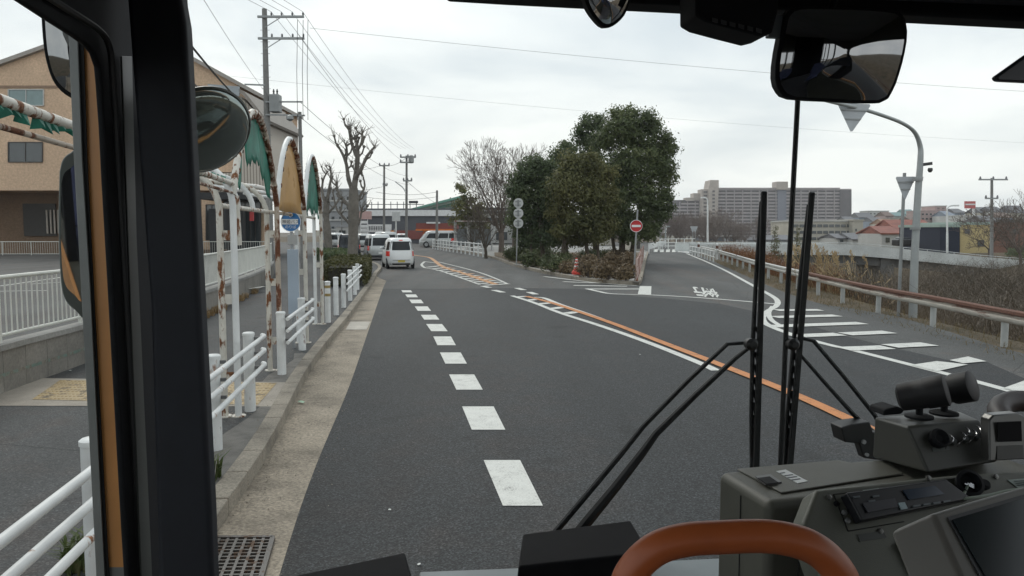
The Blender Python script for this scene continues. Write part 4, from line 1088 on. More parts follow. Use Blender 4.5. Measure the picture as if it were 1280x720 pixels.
# ---- river bank brush, reeds, verge grass
def ground_at(x, y): return gh(x, y)
BRUSH = leafmat('brush_twigs', [(.04, .038, .025), (.12, .095, .07), (.26, .21, .16)], .18, trans=.1)
RED = leafmat('russet_brush', [(.12, .05, .02), (.22, .10, .045), (.30, .17, .08)], .5, trans=.1)
def brush(n_, region, hr, m_, name, label, seed, w=.012, arch=.5, leaf=0.0, lsz=.05):
    rnd = random.Random(seed); mb = MB(); V, Fc, Mi = mb.v, mb.f, mb.m
    for _ in range(n_):
        x, y, hs = region(rnd)
        z_ = ground_at(x, y) - .05; h_ = rnd.uniform(*hr) * hs; a = rnd.uniform(0, 6.283); b_ = rnd.uniform(.1, arch)
        p = Vector((x, y, z_)); d = Vector((math.cos(a), math.sin(a), 0)); s = Vector((-d.y, d.x, 0)).lerp(Vector((1, 0, 0)), .5) * w
        pts = [p, p + d * h_ * b_ * .35 + Vector((0, 0, h_ * .55)), p + d * h_ * b_ + Vector((0, 0, h_ * .95)), p + d * h_ * b_ * 1.7 + Vector((0, 0, h_ * (1.05 - b_ * .5)))]
        n0 = len(V)
        for k, q in enumerate(pts):
            ww = s * (1 - k * .28); V += [tuple(q - ww), tuple(q + ww)]
        for k in range(3): Fc.append([n0 + 2 * k, n0 + 2 * k + 1, n0 + 2 * k + 3, n0 + 2 * k + 2]); Mi.append(0)
        if leaf:
            for k in range(int(leaf)):
                q = pts[rnd.randint(1, 3)] + Vector((rnd.gauss(0, .12), rnd.gauss(0, .12), rnd.gauss(0, .12))) * h_ * .6
                v = Vector((rnd.gauss(0, 1), rnd.gauss(0, 1), rnd.gauss(0, 1))).normalized() * lsz; w_ = v.cross(Vector((0, .3, 1))).normalized() * lsz * .35
                n0 = len(V); V += [tuple(q - v), tuple(q - w_), tuple(q + v), tuple(q + w_)]; Fc.append([n0, n0 + 1, n0 + 2, n0 + 3]); Mi.append(0)
    return stuff(mb.build(name, m_), label, 'brush')
def reg_bank(rnd):
    y = rnd.uniform(-24, 60) if rnd.random() < .6 else rnd.uniform(9, 34); x = gx(y) + 1.0 + rnd.random() ** .9 * 15
    return x, y, 1.0 if x > gx(y) + 4 else .5
brush(32000, reg_bank, (1.0, 2.7), BRUSH, 'river_bank_brush', 'grey brown leafless brush filling the river bank beyond the guardrail', 31, .009, 1.2, 2, .035)
def reg_far(rnd):
    y = rnd.uniform(14, 62); x = gx(y) + 15 + rnd.random() * 13; return x, y, 1
brush(14000, reg_far, (1.6, 3.0), BRUSH, 'far_bank_brush', 'dark tangled brush on the opposite river bank below the bridge', 32, .012, 1.2, 2, .05)
def reg_red(rnd):
    y = rnd.uniform(26, 62); x = gx(y) + 0.7 + rnd.random() * 4; return x, y, 1.0 if y > 38 else .8
brush(6500, reg_red, (.5, 1.3), RED, 'russet_bracken', 'russet dead bracken just behind the guardrail', 33, .012, .7, 4, .05)
VERGE = leafmat('verge_grass', [(.09, .08, .04), (.19, .15, .08), (.30, .23, .14)], 1.5, trans=.38)
def reg_v(rnd):
    y = rnd.uniform(8, 50); x = gx(y) - .75 + rnd.random() ** 1 * 1.6; return x, y, 1
brush(5000, reg_v, (.05, .2), VERGE, 'verge_grass', 'short dry grass along the foot of the guardrail', 34, .008, .9)
# reeds with plumes
rnd = random.Random(77)
RD = leafmat('reed_straw', [(.30, .21, .11), (.42, .32, .18), (.52, .42, .27)], 1.0)
def reeds(px, D_, n_, label, hh):
    c_ = Q(px, 340, D_); t = thing('reed_clump', (c_.x, c_.y, gh(c_.x, c_.y)), label, 'reeds', 'pampas like reeds behind the guardrail')
    st_, pl_ = MB(), MB()
    for _ in range(n_):
        x, y = c_.x + rnd.gauss(0, .45), c_.y + rnd.gauss(0, .45); z_ = gh(x, y); top = hh * rnd.uniform(.75, 1.05); l = Vector((rnd.gauss(-.12, .12), rnd.gauss(0, .12), 0))
        a = Vector((x, y, z_)); b_ = Vector((x, y, top)) + l * 2
        st_.tube([a, a.lerp(b_, .5), b_], .006, 3, False)
        for k in range(1):
            q = a.lerp(b_, rnd.uniform(.3, .8)); an = rnd.uniform(0, 6.283); dd_ = Vector((math.cos(an), math.sin(an), rnd.uniform(.2, .9))) * .35; st_.add([q, q + dd_ * .5 + Vector((0, 0, .05)), q + dd_], [[0, 1, 2]])
        if rnd.random() < .3:
            for k in range(34):
                q = b_ + Vector((rnd.gauss(0, .035) - k * .003, rnd.gauss(0, .035), -.02 + k * .013)); v = Vector((rnd.gauss(0, .4), rnd.gauss(0, .4), 1)).normalized() * .055; w_ = Vector((.018, .008, 0)); pl_.add([q - v, q - w_, q + v, q + w_], [[0, 1, 2, 3]])
    st_.build('stems', RD, t); pl_.build('plumes', RD, t)
reeds(1030, 27, 34, 'tall clump of tan reeds with plumes left of the street lamp', 1.15)
reeds(1052, 26, 20, 'middle clump of tan reeds near the street lamp', .95)
reeds(1090, 25, 12, 'sparse tan reeds closest to the street lamp', .85)
# saplings
YG = leafmat('sapling_leaves', [(.08, .085, .04), (.14, .14, .07), (.20, .19, .10)], 1.0)
for px, D_, lab in ((968, 44, 'left of two pale green slender saplings behind the guardrail'), (996, 43, 'right of two pale green slender saplings behind the guardrail')):
    a = Q(px, 340, D_); a.z = gh(a.x, a.y); top = Q(px, 288, D_)
    t = thing('sapling', tuple(a), lab, 'sapling', 'pale green saplings')
    MB().tube([a, a.lerp(top, .5) + Vector((.03, 0, 0)), top], [.03, .02, .008], 5, False).build('trunk', BARKT, t)
    leaf_cloud([((a.x, a.y, lerp(a.z, top.z, u)), .42 * (1.25 - u), .42 * (1.25 - u), .35) for u in (.45, .6, .75, .88, 1.0)], 30, .05, px).build('crown', YG, t)
# far brown wood at the end of the side road
mb = MB(); rnd = random.Random(8)
hill = MB(); 
WOOD = leafmat('bare_wood_twigs', [(.13, .10, .09), (.19, .155, .14), (.26, .22, .19)], .1, trans=.1)
w_ = MB(); protos = []
for k in range(5):
    pm_ = MB(); pm_.tube([(0, 0, -1), (0, 0, 1.6)], [.16, .12], 5)
    for j in range(5):
        a = 6.283 * j / 5; grow(pm_, Vector((0, 0, 1.5)), Vector((math.cos(a) * .6, math.sin(a) * .6, 1)), .09, 2.3, 4, rnd, .5, .14, .74, (2, 3), 2, .022)
    protos.append(pm_)
for k in range(70):
    x = rnd.uniform(19, 38); y = rnd.uniform(112, 150) + (0 if x > 24 else 12); s_ = rnd.uniform(.5, .72) * (1.0 if x < 33 else .75); a = rnd.uniform(0, 6.283); pm_ = rnd.choice(protos)
    ca, sa = math.cos(a) * s_, math.sin(a) * s_
    w_.add([(x + v[0] * ca - v[1] * sa, y + v[0] * sa + v[1] * ca, v[2] * s_ - .4) for v in pm_.v], pm_.f)
stuff(w_.build('bare_wood', WOOD), 'brown leafless wood at the end of the side road', 'woods')
# ================================================================== ROADSIDE, RIGHT
GRAIL = rustmat('rusty_guardrail', (.50, .49, .45), .62, 2.2, (.12, .05, .032), (1, .8, 3.5), .05)
def railmat(name, amount):
    m, n, b = newmat(name); c = coords(n)
    mp = n.nodes.new('ShaderNodeMapping'); mp.inputs['Scale'].default_value = (1.0, .55, 9); lk(n, c, mp.inputs[0])
    t = noise(n, 2.6, 8, .68, mp.outputs[0]); t2 = noise(n, .35, 3, .5, c); t3 = noise(n, 25, 4, .6, c)
    sx = n.nodes.new('ShaderNodeSeparateXYZ'); lk(n, c, sx.inputs[0])
    zr = n.nodes.new('ShaderNodeMapRange'); zr.inputs['From Min'].default_value = .50; zr.inputs['From Max'].default_value = .68; zr.inputs['To Min'].default_value = -.10; zr.inputs['To Max'].default_value = .22; lk(n, sx.outputs['Z'], zr.inputs['Value'])
    s1 = n.nodes.new('ShaderNodeMath'); s1.operation = 'ADD'; lk(n, mixc(n, .4, t.outputs['Fac'], t2.outputs['Fac']), s1.inputs[0]); lk(n, zr.outputs[0], s1.inputs[1])
    f = ramp(n, s1.outputs[0], [(amount, 0.0), (amount + .07, 1.0)])
    rc = ramp(n, t3.outputs['Fac'], [(.3, (.075, .034, .024)), (.7, (.19, .085, .055))]); pc = ramp(n, t.outputs['Fac'], [(.35, (.30, .27, .23)), (.6, (.50, .48, .43))])
    lk(n, mixc(n, f.outputs[0], pc.outputs[0], rc.outputs[0]), b.inputs['Base Color']); b.inputs['Roughness'].default_value = .75; return m
GRAIL = railmat('streaky_rusty_guardrail', .44)
GRAIL2 = rustmat('pale_guardrail', (.55, .55, .52), .12, 1.6, (.14, .07, .04), (1, 1, 1))
t = thing('guardrail', (gx(16), 16, 0), 'long rust streaked corrugated guardrail along the right road edge', 'guardrail')
gp = [(gx(y), y) for y in [(-30 + 2 * k) for k in range(54)]]
gp = [Vector(p) for p in gp if p[1] <= 76]
def rail_sec(mb, pts, z0):
    prof = [(-.03, 0), (-.075, .03), (-.075, .09), (-.02, .115), (-.02, .145), (-.075, .175), (-.075, .225), (-.03, .25)]
    k = len(prof); vs = []
    for i, p in enumerate(pts):
        d = (pts[min(i + 1, len(pts) - 1)] - pts[max(i - 1, 0)]).normalized(); nr = Vector((d.y, -d.x))
        for o, z in prof: vs.append((p.x + nr.x * o * 1, p.y + nr.y * o, z0 + z))
        for o, z in prof: vs.append((p.x + nr.x * (o + .008), p.y + nr.y * (o + .008), z0 + z))
    fs = []; m2 = 2 * k
    for i in range(len(pts) - 1):
        for j in range(k - 1):
            fs.append([i * m2 + j, i * m2 + j + 1, (i + 1) * m2 + j + 1, (i + 1) * m2 + j]); fs.append([i * m2 + k + j + 1, i * m2 + k + j, (i + 1) * m2 + k + j, (i + 1) * m2 + k + j + 1])
        for j in (0, k - 1): fs.append([i * m2 + j, i * m2 + k + j, (i + 1) * m2 + k + j, (i + 1) * m2 + j])
    mb.add(vs, fs)
for a, b_, m_ in ((-30, 25, GRAIL), (24.2, 76, GRAIL2)):
    mb = MB(); rail_sec(mb, [p for p in gp if a - .01 <= p.y <= b_ + 1.2], .42); mb.build('rail', m_, t, smooth=True, sharp=60)
GPOST = mat('guardrail_post_grey', (.40, .41, .40), .5, var=.15)
yy = -26
while yy < 74:
    MB().lathe((gx(yy) + .06, yy, 0), [(.06, -.3), (.06, .60), (.045, .62)], 12).build('post', GPOST, t, smooth=True); yy += 3.05 if yy < 12 else 2.75
# street lamp
lx, ly = G(1141, 397).x + .15, G(1141, 397).y + .3
L = thing('street_lamp', (lx, ly, -.1), 'tall grey curved arm street lamp standing behind the rusty guardrail', 'street lamp')
LG = mat('lamp_grey', (.34, .36, .36), .45, .3, .12)
pp = [Q(1141, 400, ly), Q(1143, 330, ly), Q(1147, 250, ly), Q(1150.5, 200, ly), Q(1150, 182, ly), Q(1143, 165, ly - .1), Q(1128, 154, ly - .3), Q(1105, 145, ly - .5), Q(1080, 137, ly - .7), Q(1055, 131, ly - .9), Q(1030, 125, ly - 1.1), Q(1010, 120, ly - 1.3)]
pp[0].z = -.15
P_ = smooth3(pp, 4); MB().tube(P_, [.10 - .06 * min(1, i / 22) for i in range(len(P_))], 16).build('pole', LG, L, smooth=True)
mb = MB(); a = Q(1012, 121, ly - 1.3); mb.bar(a, a + (P_[-1] - P_[-3]).normalized() * .7 + Vector((0, 0, 0)), .24, .12); mb.build('lamp_head', LG, L, bevel=.03)
mb = MB(); q = Q(1152, 206, ly); mb.bar(q, q + Vector((.22, -.05, .03)), .05, .07); mb.lathe(q + Vector((.18, -.05, -.18)), [(.03, 0), (.06, .05), (.05, .1)], 8); mb.build('light_sensor', mat('sensor_dark', (.05, .05, .05), .5), L)
mb = MB()
for y_ in (224, 285): mb.lathe(Q(1147 if y_ < 250 else 1144, y_, ly) - Vector((0, 0, .04)), [(.115, 0), (.115, .06)], 16)
mb.build('clamp_bands', STEEL, L, smooth=True)
def tri_sign(cx_, cy_, D_, wpx, hpx, label, face_away=True, tilt=0, yaw=0, pole=None):
    c_ = Q(cx_, cy_, D_); w = wpx / 2 * D_ / F; h = hpx / 2 * D_ / F
    t = thing('triangular_sign', tuple(c_), label, 'road sign', 'inverted triangle signs seen from behind')
    pts = []
    for (x, z), (x2, z2) in (((-w, h), (w, h)), ((w, h), (0, -h)), ((0, -h), (-w, h))):
        for u in (.06, .94): pts.append(Vector((x + (x2 - x) * u, 0, z + (z2 - z) * u)))
    M_ = Matrix.Rotation(yaw, 3, 'Z') @ Matrix.Rotation(tilt, 3, 'Y')
    MB().slab([c_ + M_ @ p for p in pts], M_ @ Vector((0, .012, 0))).build('plate', mat('sign_back_grey', (.42, .44, .46), .45, .2, .1), t, bevel=.003)
    mb = MB()
    for zz in (.55, -.05): mb.bar(c_ + M_ @ Vector((-w * (.5 + zz * .5), -.014, h * zz)), c_ + M_ @ Vector((w * (.5 + zz * .5), -.014, h * zz)), .02, .03)
    mb.build('stiffener', STEEL, t)
    return t, c_
tri_sign(1066, 148, ly - .8, 40, 36, 'triangular sign back hanging from the street lamp arm below the big mirror', tilt=R(4), yaw=R(-12))
t, c_ = tri_sign(1131.5, 236, ly + .2, 24, 30, 'triangular sign back on its own thin pole left of the street lamp', yaw=R(-10))
MB().cyl((c_.x - .02, c_.y + .06, gh(c_.x, c_.y)), (c_.x, c_.y + .06, c_.z + .38), .038, n=12).build('pole', STEEL, t, smooth=True)
MB().bar(c_ + Vector((.1, .06, .27)), c_ + Vector((.42, .0, .27)), .03, .03).build('bracket', STEEL, t)

# ---------------------------------------------------------------- bridge
BC = concrete('bridge_concrete', (.68, .70, .69), .5, .6); BD = concrete('bridge_shaded_concrete', (.16, .16, .16), .5, .6)  # BD: darker copy, underside shadow put into the girder and pier colour
t = thing('bridge', (17, 69, 0), 'low concrete river bridge with pale parapet crossing behind the guardrail', 'bridge')
bx = [(862, 305.2), (960, 305), (1020, 305), (1060, 305.5), (1100, 308.5), (1160, 314), (1227, 321), (1300, 327)]
top = [Q(x, y, 69) for x, y in bx]
mb, dk, sf, mf = MB(), MB(), MB(), MB()
for a, b_ in zip(top, top[1:]):
    h0, h1 = (.8, .8)
    mb.slab([(a.x, 69, a.z - .8), (b_.x, 69, b_.z - .8), (b_.x, 69, b_.z), (a.x, 69, a.z)], (0, .25, 0))
    mf.slab([(a.x, 75, a.z - .8), (b_.x, 75, b_.z - .8), (b_.x, 75, b_.z), (a.x, 75, a.z)], (0, .25, 0))
    dk.slab([(a.x, 69.02, a.z - .81), (b_.x, 69.02, b_.z - .81), (b_.x, 75.2, b_.z - .81), (a.x, 75.2, a.z - .81)], (0, 0, -.16))
    sf.slab([(a.x, 69.7, a.z - .98), (b_.x, 69.7, b_.z - .98), (b_.x, 74.6, b_.z - .98), (a.x, 74.6, a.z - .98)], (0, 0, -.75))
mb.build('parapet', BC, t); mf.build('parapet', BC, t); dk.build('deck', BC, t); sf.build('girder', BD, t)
for x in (24, 34):
    MB().box((x, 72, -2), (1.2, 5, 3.2)).build('pier', BD, t)
MB().box((15.6, 72, -1.6), (2.2, 6, 2.9)).build('abutment', BC, t)
mb = MB()
for a, b_ in zip(top, top[1:]):
    k = max(1, int((b_.x - a.x) / 2))
    for j in range(k):
        p_ = a.lerp(b_, j / k); mb.cyl((p_.x, 69.12, p_.z - .01), (p_.x, 69.12, p_.z + .14), .03, n=6)
mb.tube([v + Vector((0, .12, .14)) for v in top], .03, 6); mb.build('hand_rail', BC, t)
# pale railings at the near end of the bridge
def simple_fence(pts, z0, h, label, m_, group=None, step=1.5, rails=(1, .5), r=.045):
    t = thing('white_fence', (pts[0][0], pts[0][1], z0), label, 'fence', group); V = [Vector(p) for p in pts]
    for p in at_len(V, step): MB().cyl((p.x, p.y, z0 - .05), (p.x, p.y, z0 + h), r * 1.2, n=8).build('post', m_, t, smooth=True)
    for k in rails: MB().tube([(v.x, v.y, z0 + h * k - .04) for v in V], r * .7, 8).build('rail', m_, t, smooth=True)
    return t
def g2(x, y, z=0): v = G(x, y, z); return (v.x, v.y)
simple_fence([g2(862, 318), g2(880, 323), g2(893, 328)], 0, .75, 'white pipe fence at the start of the bridge by the side road', PIPEW2, step=2)
simple_fence([(15.2, 79), (19.5, 82)], 0, 1.2, 'short white railing where the side road meets the bridge', PIPEW2, step=1.2, rails=(1, .7, .4))
for px, pb, lab in ((873, 321, 'white banded bollard left of the guardrail end'), (896, 324, 'white post with dark top at the guardrail end')):
    p = G(px, pb); b_ = thing('bollard', tuple(p), lab, 'bollard', 'posts at the side road end')
    MB().lathe(p, [(.09, -.02), (.09, 1.1), (.05, 1.14)], 12).build('post', PIPEW2, b_, smooth=True)
    MB().lathe(p + Vector((0, 0, .75)), [(.094, 0), (.094, .22)], 12).build('reflective_band', mat('band_dark', (.12, .05, .03), .5), b_, smooth=True)
# left white guardrail at the far end of the side road
t = thing('far_guardrail', tuple(G(812, 316)), 'white ribbed guardrail on the left at the far end of the side road', 'guardrail')
a, b_ = G(811, 317), G(832, 309.5)
mb = MB(); mb.bar(a + Vector((0, 0, .62)), b_ + Vector((0, 0, .62)), .06, .5); mb.build('rail', PIPEW2, t, bevel=.02)
for k in range(5): q = a.lerp(b_, k / 4); MB().cyl(q, q + Vector((0, 0, .9)), .06, n=8).build('post', PIPEW2, t)
# small white van/truck at the bridge end and poles
def small_lamp(px, pyb, pyt, D_, label, left=True, col=None, armpx=8, grp='distant street lamps'):
    a = Q(px, pyb, D_); b_ = Q(px, pyt, D_); t = thing('street_lamp', tuple(a), label, 'street lamp', grp); s = (-1 if left else 1) * armpx * D_ / F
    m_ = col or LG
    MB().tube(smooth3([a, a.lerp(b_, .5), b_ - Vector((0, 0, .5)), b_ + Vector((s * .25, 0, 0)), b_ + Vector((s, 0, .1))], 4), [.11] * 4 + [.09] * 4 + [.07] * 9, 8).build('pole', m_, t, smooth=True)
    MB().box(b_ + Vector((s * 1.15, 0, .08)), (abs(s) * .5, .3, .14)).build('lamp_head', m_, t, bevel=.02)
small_lamp(884.5, 313, 248, 84, 'slim curved street lamp in front of the apartment block tower', True, PIPEW2, 6)
small_lamp(832, 306, 284, 100, 'short lamp post at the end of the side road by the woods', False, LG, 4)
small_lamp(1184, 316, 258, 78, 'white curved street lamp left of the yellow building', False, PIPEW2, 10)
q = Q(826, 262, 60)
def pole_simple(px, pyb, pyt, D_, r, label, name='slim_pole', m_=PCON, cat='pole', grp=None):
    a = Q(px, pyb, D_); b_ = Q(px, pyt, D_); return tag(MB().tube([a, b_], [r, r * .8], 8).build(name, m_, smooth=True), label, cat, grp)
pole_simple(825.5, 305, 262, 95, .13, 'pale leaning pole at the right edge of the evergreen clump')
for px, lab in ((866, 'left of two stop signs seen from behind near the bridge'), (869, 'right of two stop signs seen from behind near the bridge')):
    tri_sign(px, 287, 82 + (px - 866) * .5, 7, 8, lab)[0]
    pole_simple(px, 310, 285, 82 + (px - 866) * .5 + .1, .04, lab.replace('stop signs seen from behind', 'thin sign posts standing'), 'sign_post', STEEL)

# ---------------------------------------------------------------- island signs
RED_ = mat('sign_red', (.50, .02, .025), .4, var=.08)
p = G(792, 347, .15); D_ = p.y
c_ = Q(795, 282.5, D_)
t = thing('no_entry_sign', tuple(p), 'red no entry sign with white bar on a grey pole at the island corner', 'road sign')
MB().tube([p, Q(797, 262, D_)], .036, 12).build('pole', STEEL, t, smooth=True)
rr = 7.4 * D_ / F
MB().lathe((c_.x, c_.y - .05, c_.z), [(rr, -.0), (rr, .012)], 32, axis=(0.08, 1, 0)).build('disc', RED_, t, smooth=True)
MB().box((c_.x, c_.y - .06, c_.z), (rr * 1.5, .012, rr * .36), rz=-.08).build('bar', SWH, t)
MB().tube([(c_.x + rr * math.cos(k * .2618), c_.y - .057 , c_.z + rr * math.sin(k * .2618)) for k in range(25)], .012, 6).build('rim', SWH, t, smooth=True)
# triple disc sign
p = G(645.5, 331.5, .15); D_ = p.y
t = thing('triple_disc_sign', tuple(p), 'grey pole with three round signs seen from behind, one above the other', 'road sign')
MB().tube([p, Q(647.5, 249, D_)], .034, 12).build('pole', STEEL, t, smooth=True)
mb = MB(); mb.lathe(p, [(.2, 0), (.2, .04)], 4); mb.build('foot', CONC, t)
SB = mat('disc_back_grey', (.46, .47, .46), .5, .1)
for y_ in (254, 266.5, 279):
    c_ = Q(648, y_, D_); MB().lathe((c_.x, c_.y - .06, c_.z), [(.27, 0), (.27, .015)], 24, axis=(.15, 1, 0)).build('disc', SB, t, smooth=True)
    mb = MB(); mb.box((c_.x - .01, c_.y - .075, c_.z), (.10, .03, .34)); mb.box((c_.x, c_.y - .07, c_.z + .1), (.34, .02, .035)); mb.box((c_.x, c_.y - .07, c_.z - .1), (.34, .02, .035)); mb.build('bracket', mat('disc_back_dark', (.2, .21, .21), .5), t)
# traffic cone on post
p = G(720.5, 343, .17); t = thing('traffic_cone', tuple(p), 'red and white striped traffic cone standing in the island shrubs', 'traffic cone')
s = p.y / F * .82
CR = mat('cone_red', (.55, .045, .03), .5); CWt = mat('cone_white', (.7, .7, .68), .5)
mb = MB(); mb.cur = 0
def band(z0, z1, r0, r1, m_, nm): MB().lathe(p + Vector((0, 0, z0)), [(r0, 0), (r1, z1 - z0)], 20).build(nm, m_, t, smooth=True)
H_ = 25 * s; 
rad = lambda u: (4.6 - 3.2 * u) * s
for k, (u0, u1) in enumerate(((0.25, .45), (.45, .55), (.55, .68), (.68, .78), (.78, .87), (.87, .93), (.93, 1.0))):
    band(u0 * H_, u1 * H_, rad((u0 - .2) / .8), rad((u1 - .2) / .8), CR if k % 2 == 0 else CWt, 'cone_body' if k % 2 == 0 else 'white_band')
MB().lathe(p, [(7 * s, 0), (7.5 * s, .12 * H_), (5.6 * s, .25 * H_), (4.4 * s, .27 * H_)], 8).build('base', CR, t, smooth=True)
# low rusty frame fence along the island's right kerb
pts = [P2(x, y, .15) for x, y in ((796, 351), (799, 342), (801, 332), (804, 322))]
simple_fence(pts, .15, .85, 'low rusty pink and white pipe fence along the right side of the island', rustmat('pinkish_rust_pipe', (.55, .40, .36), .4, 6, (.2, .08, .05)), step=2.2, rails=(1, .55))
# far white fences on the island pavement
fpts = [P2(x, y, .13) for x, y in ((541, 310.5), (562, 314), (585, 317.5), (605, 321))]
simple_fence(fpts[:4], .13, 1.0, 'long white post and rail fence along the far pavement by the bus shelter', PIPEW2, step=1.9, rails=(.95, .6, .3), r=.05)
# bus shelter far
sx = [Q(573, 300, 78), Q(590, 300, 72)]
t = thing('far_bus_shelter', (-4.9, 76, .13), 'small far bus shelter with striped awning roof on pale posts', 'bus shelter')
AW = rustmat('red_white_awning', (.55, .50, .48), .5, 1.6, (.25, .09, .07), (3, .1, .1))
for k in range(5):
    x = -5.6 + k * .75; MB().box((x + .3, 76, 2.95), (.68, 2.6, .07), taper=.96).build('roof_panel', AW, t, bevel=.02)
for x in (-5.6, -4.3, -3.0, -2.0):
    for y in (75, 77): MB().cyl((x, y, .1), (x, y, 2.9), .06, n=8).build('post', mat('shelter_post', (.45, .45, .44), .5), t)
MB().box((-3.7, 77.1, 1.4), (3.6, .05, 1.6)).build('back_panel', mat('shelter_glass_grey', (.20, .22, .23), .2), t)
MB().box((-3.7, 76.6, .55), (2.6, .4, .08)).build('bench', BARKD, t)

# ---------------------------------------------------------------- cars
GLS = mat('car_glass', (.012, .015, .018), .12, var=.1, spec=.35); TYRE = mat('tyre_black', (.015, .015, .016), .8); RIMM = mat('wheel_silver', (.45, .46, .47), .3, .7)
CARW = mat('car_pearl_white', (.78, .79, .79), .25, .1, .02, 1, .6); CARS = mat('car_silver_white', (.55, .57, .57), .25, .3, .03, 1, .6); CARD = mat('car_dark_blue', (.03, .035, .045), .25, .2, .03, 1, .6)
TAIL = mat('tail_light_red', (.75, .04, .03), .2, var=.1); LAMP = mat('lamp_clear', (.7, .72, .72), .15)
def car(name, label, cat, L_, Wd, H_, mpaint, kind='hatch', plate=(.62, .48, .08), brake=True, group=None):
    root = proto(name, label, cat, group); n_ = 4.5; hw = Wd / 2
    st = {'hatch': [(.20, .47, .47, .93), (.30, .495, .495, .99), (.50, .50, .50, 1.0), (.80, .495, .49, .99), (.93, .44, .485, .975), (1.02, .36, .478, .965), (1.25, .25, .455, .90), (1.46, .17, .43, .83), (1.55, .12, .40, .76), (1.60, .04, .33, .60)],
          'van': [(.20, .48, .48, .95), (.32, .50, .495, 1.0), (.9, .50, .495, 1.0), (1.05, .47, .49, .985), (1.5, .40, .475, .93), (1.85, .33, .455, .85), (1.95, .28, .42, .78), (1.98, .2, .35, .6)]}[kind]
    zk = H_ / st[-1][0]
    rings = [(z * zk, L_ * f, -L_ * r, hw * w) for z, f, r, w in st]
    N = 44; vs = []; fs = []
    for z, f, r, w in rings:
        cy_, hl = (f + r) / 2, (f - r) / 2
        for k in range(N):
            a = 2 * math.pi * k / N; c_, s_ = math.cos(a), math.sin(a)
            vs.append((w * math.copysign(abs(c_) ** (2 / n_), c_), cy_ + hl * math.copysign(abs(s_) ** (2 / n_), s_), z))
    for i in range(len(rings) - 1):
        for k in range(N): fs.append([i * N + k, i * N + (k + 1) % N, (i + 1) * N + (k + 1) % N, (i + 1) * N + k])
    fs += [list(range(N))[::-1], [(len(rings) - 1) * N + k for k in range(N)]]
    body = MB().add(vs, fs).build('body', mpaint, root, smooth=True, sharp=50)
    def at(z):
        for a, b_ in zip(rings, rings[1:]):
            if z <= b_[0]: t_ = (z - a[0]) / (b_[0] - a[0]); return [lerp(a[i], b_[i], t_) for i in range(4)]
        return rings[-1]
    def patch(nm, m_, face, u0, u1, z0, z1, off=.008, par=None, nz=5, nu=9, th=.02, skew=0):
        mb = MB(); g_ = []
        for j in range(nz + 1):
            z = lerp(z0, z1, j / nz); _z, f, r, w = at(z); cy_, hl = (f + r) / 2, (f - r) / 2; row = []
            for i in range(nu + 1):
                u = lerp(u0, u1, i / nu)
                if face in 'RF':
                    yy_ = (1 - abs(u) ** n_) ** (1 / n_); row.append((w * u, cy_ + (hl * yy_ + off) * (-1 if face == 'R' else 1), z))
                else:
                    xx_ = (1 - abs(u) ** n_) ** (1 / n_); row.append(((w * xx_ + off) * (-1 if face == 'S' else 1), cy_ + hl * (u + skew * (z - z0)), z))
            g_.append(row)
        vs_ = [p_ for row in g_ for p_ in row]; m2 = nu + 1
        mb.add(vs_, [[j * m2 + i, j * m2 + i + 1, (j + 1) * m2 + i + 1, (j + 1) * m2 + i] for j in range(nz) for i in range(nu)])
        return mb.build(nm, m_, par or root, smooth=True)
    if kind == 'hatch':
        patch('rear_window', GLS, 'R', -.80, .80, .97 * zk, 1.42 * zk); patch('windscreen', GLS, 'F', -.85, .85, 1.0 * zk, 1.45 * zk)
        for s_ in 'SP':
            patch('side_window', GLS, s_, -.88, -.12, .98 * zk, 1.40 * zk); patch('side_window', GLS, s_, -.06, .72, .98 * zk, 1.40 * zk)
        for a, b_ in ((-.988, -.80), (.80, .988)):
            patch('tail_light', TAIL, 'R', a, b_, .66 * zk, .92 * zk, .014)
        patch('brake_light', TAIL, 'R', -.16, .16, 1.46 * zk, 1.50 * zk, .012)
        patch('bumper_slot', BLACKP, 'R', -.78, .78, .22 * zk, .30 * zk, .006); patch('bumper_crease', BLACKP, 'R', -.62, .62, .455 * zk, .475 * zk, .006)
        patch('number_plate', mat('plate_yellow', plate, .4), 'R', -.24, .24, .36 * zk, .46 * zk, .022)
        for s_ in (-1, 1): MB().lathe((s_ * (hw + .06), L_ * .17, 1.0 * zk), [(.02, -.02), (.085, .0), (.09, .06), (.05, .12)], 10).build('door_mirror', mpaint, root, smooth=True)
    else:
        patch('rear_window', GLS, 'R', -.82, .82, 1.12 * zk, 1.72 * zk); patch('windscreen', GLS, 'F', -.9, .9, 1.08 * zk, 1.75 * zk)
        for s_ in 'SP':
            patch('side_window', GLS, s_, -.92, -.45, 1.1 * zk, 1.68 * zk); patch('side_window', GLS, s_, -.40, .10, 1.1 * zk, 1.68 * zk); patch('side_window', GLS, s_, .15, .70, 1.1 * zk, 1.68 * zk)
        for a, b_ in ((-.985, -.88), (.88, .985)): patch('tail_light', TAIL, 'R', a, b_, .75 * zk, 1.35 * zk, .012)
        for a, b_ in ((-.96, -.70), (.70, .96)): patch('headlight', LAMP, 'F', a, b_, .62 * zk, .82 * zk, .012)
        patch('number_plate', mat('plate_white', (.7, .7, .68), .4), 'R', -.2, .2, .5 * zk, .64 * zk, .02)
        patch('bumper', mat('bumper_dark', (.04, .04, .045), .5), 'R', -.95, .95, .2 * zk, .40 * zk, .02)
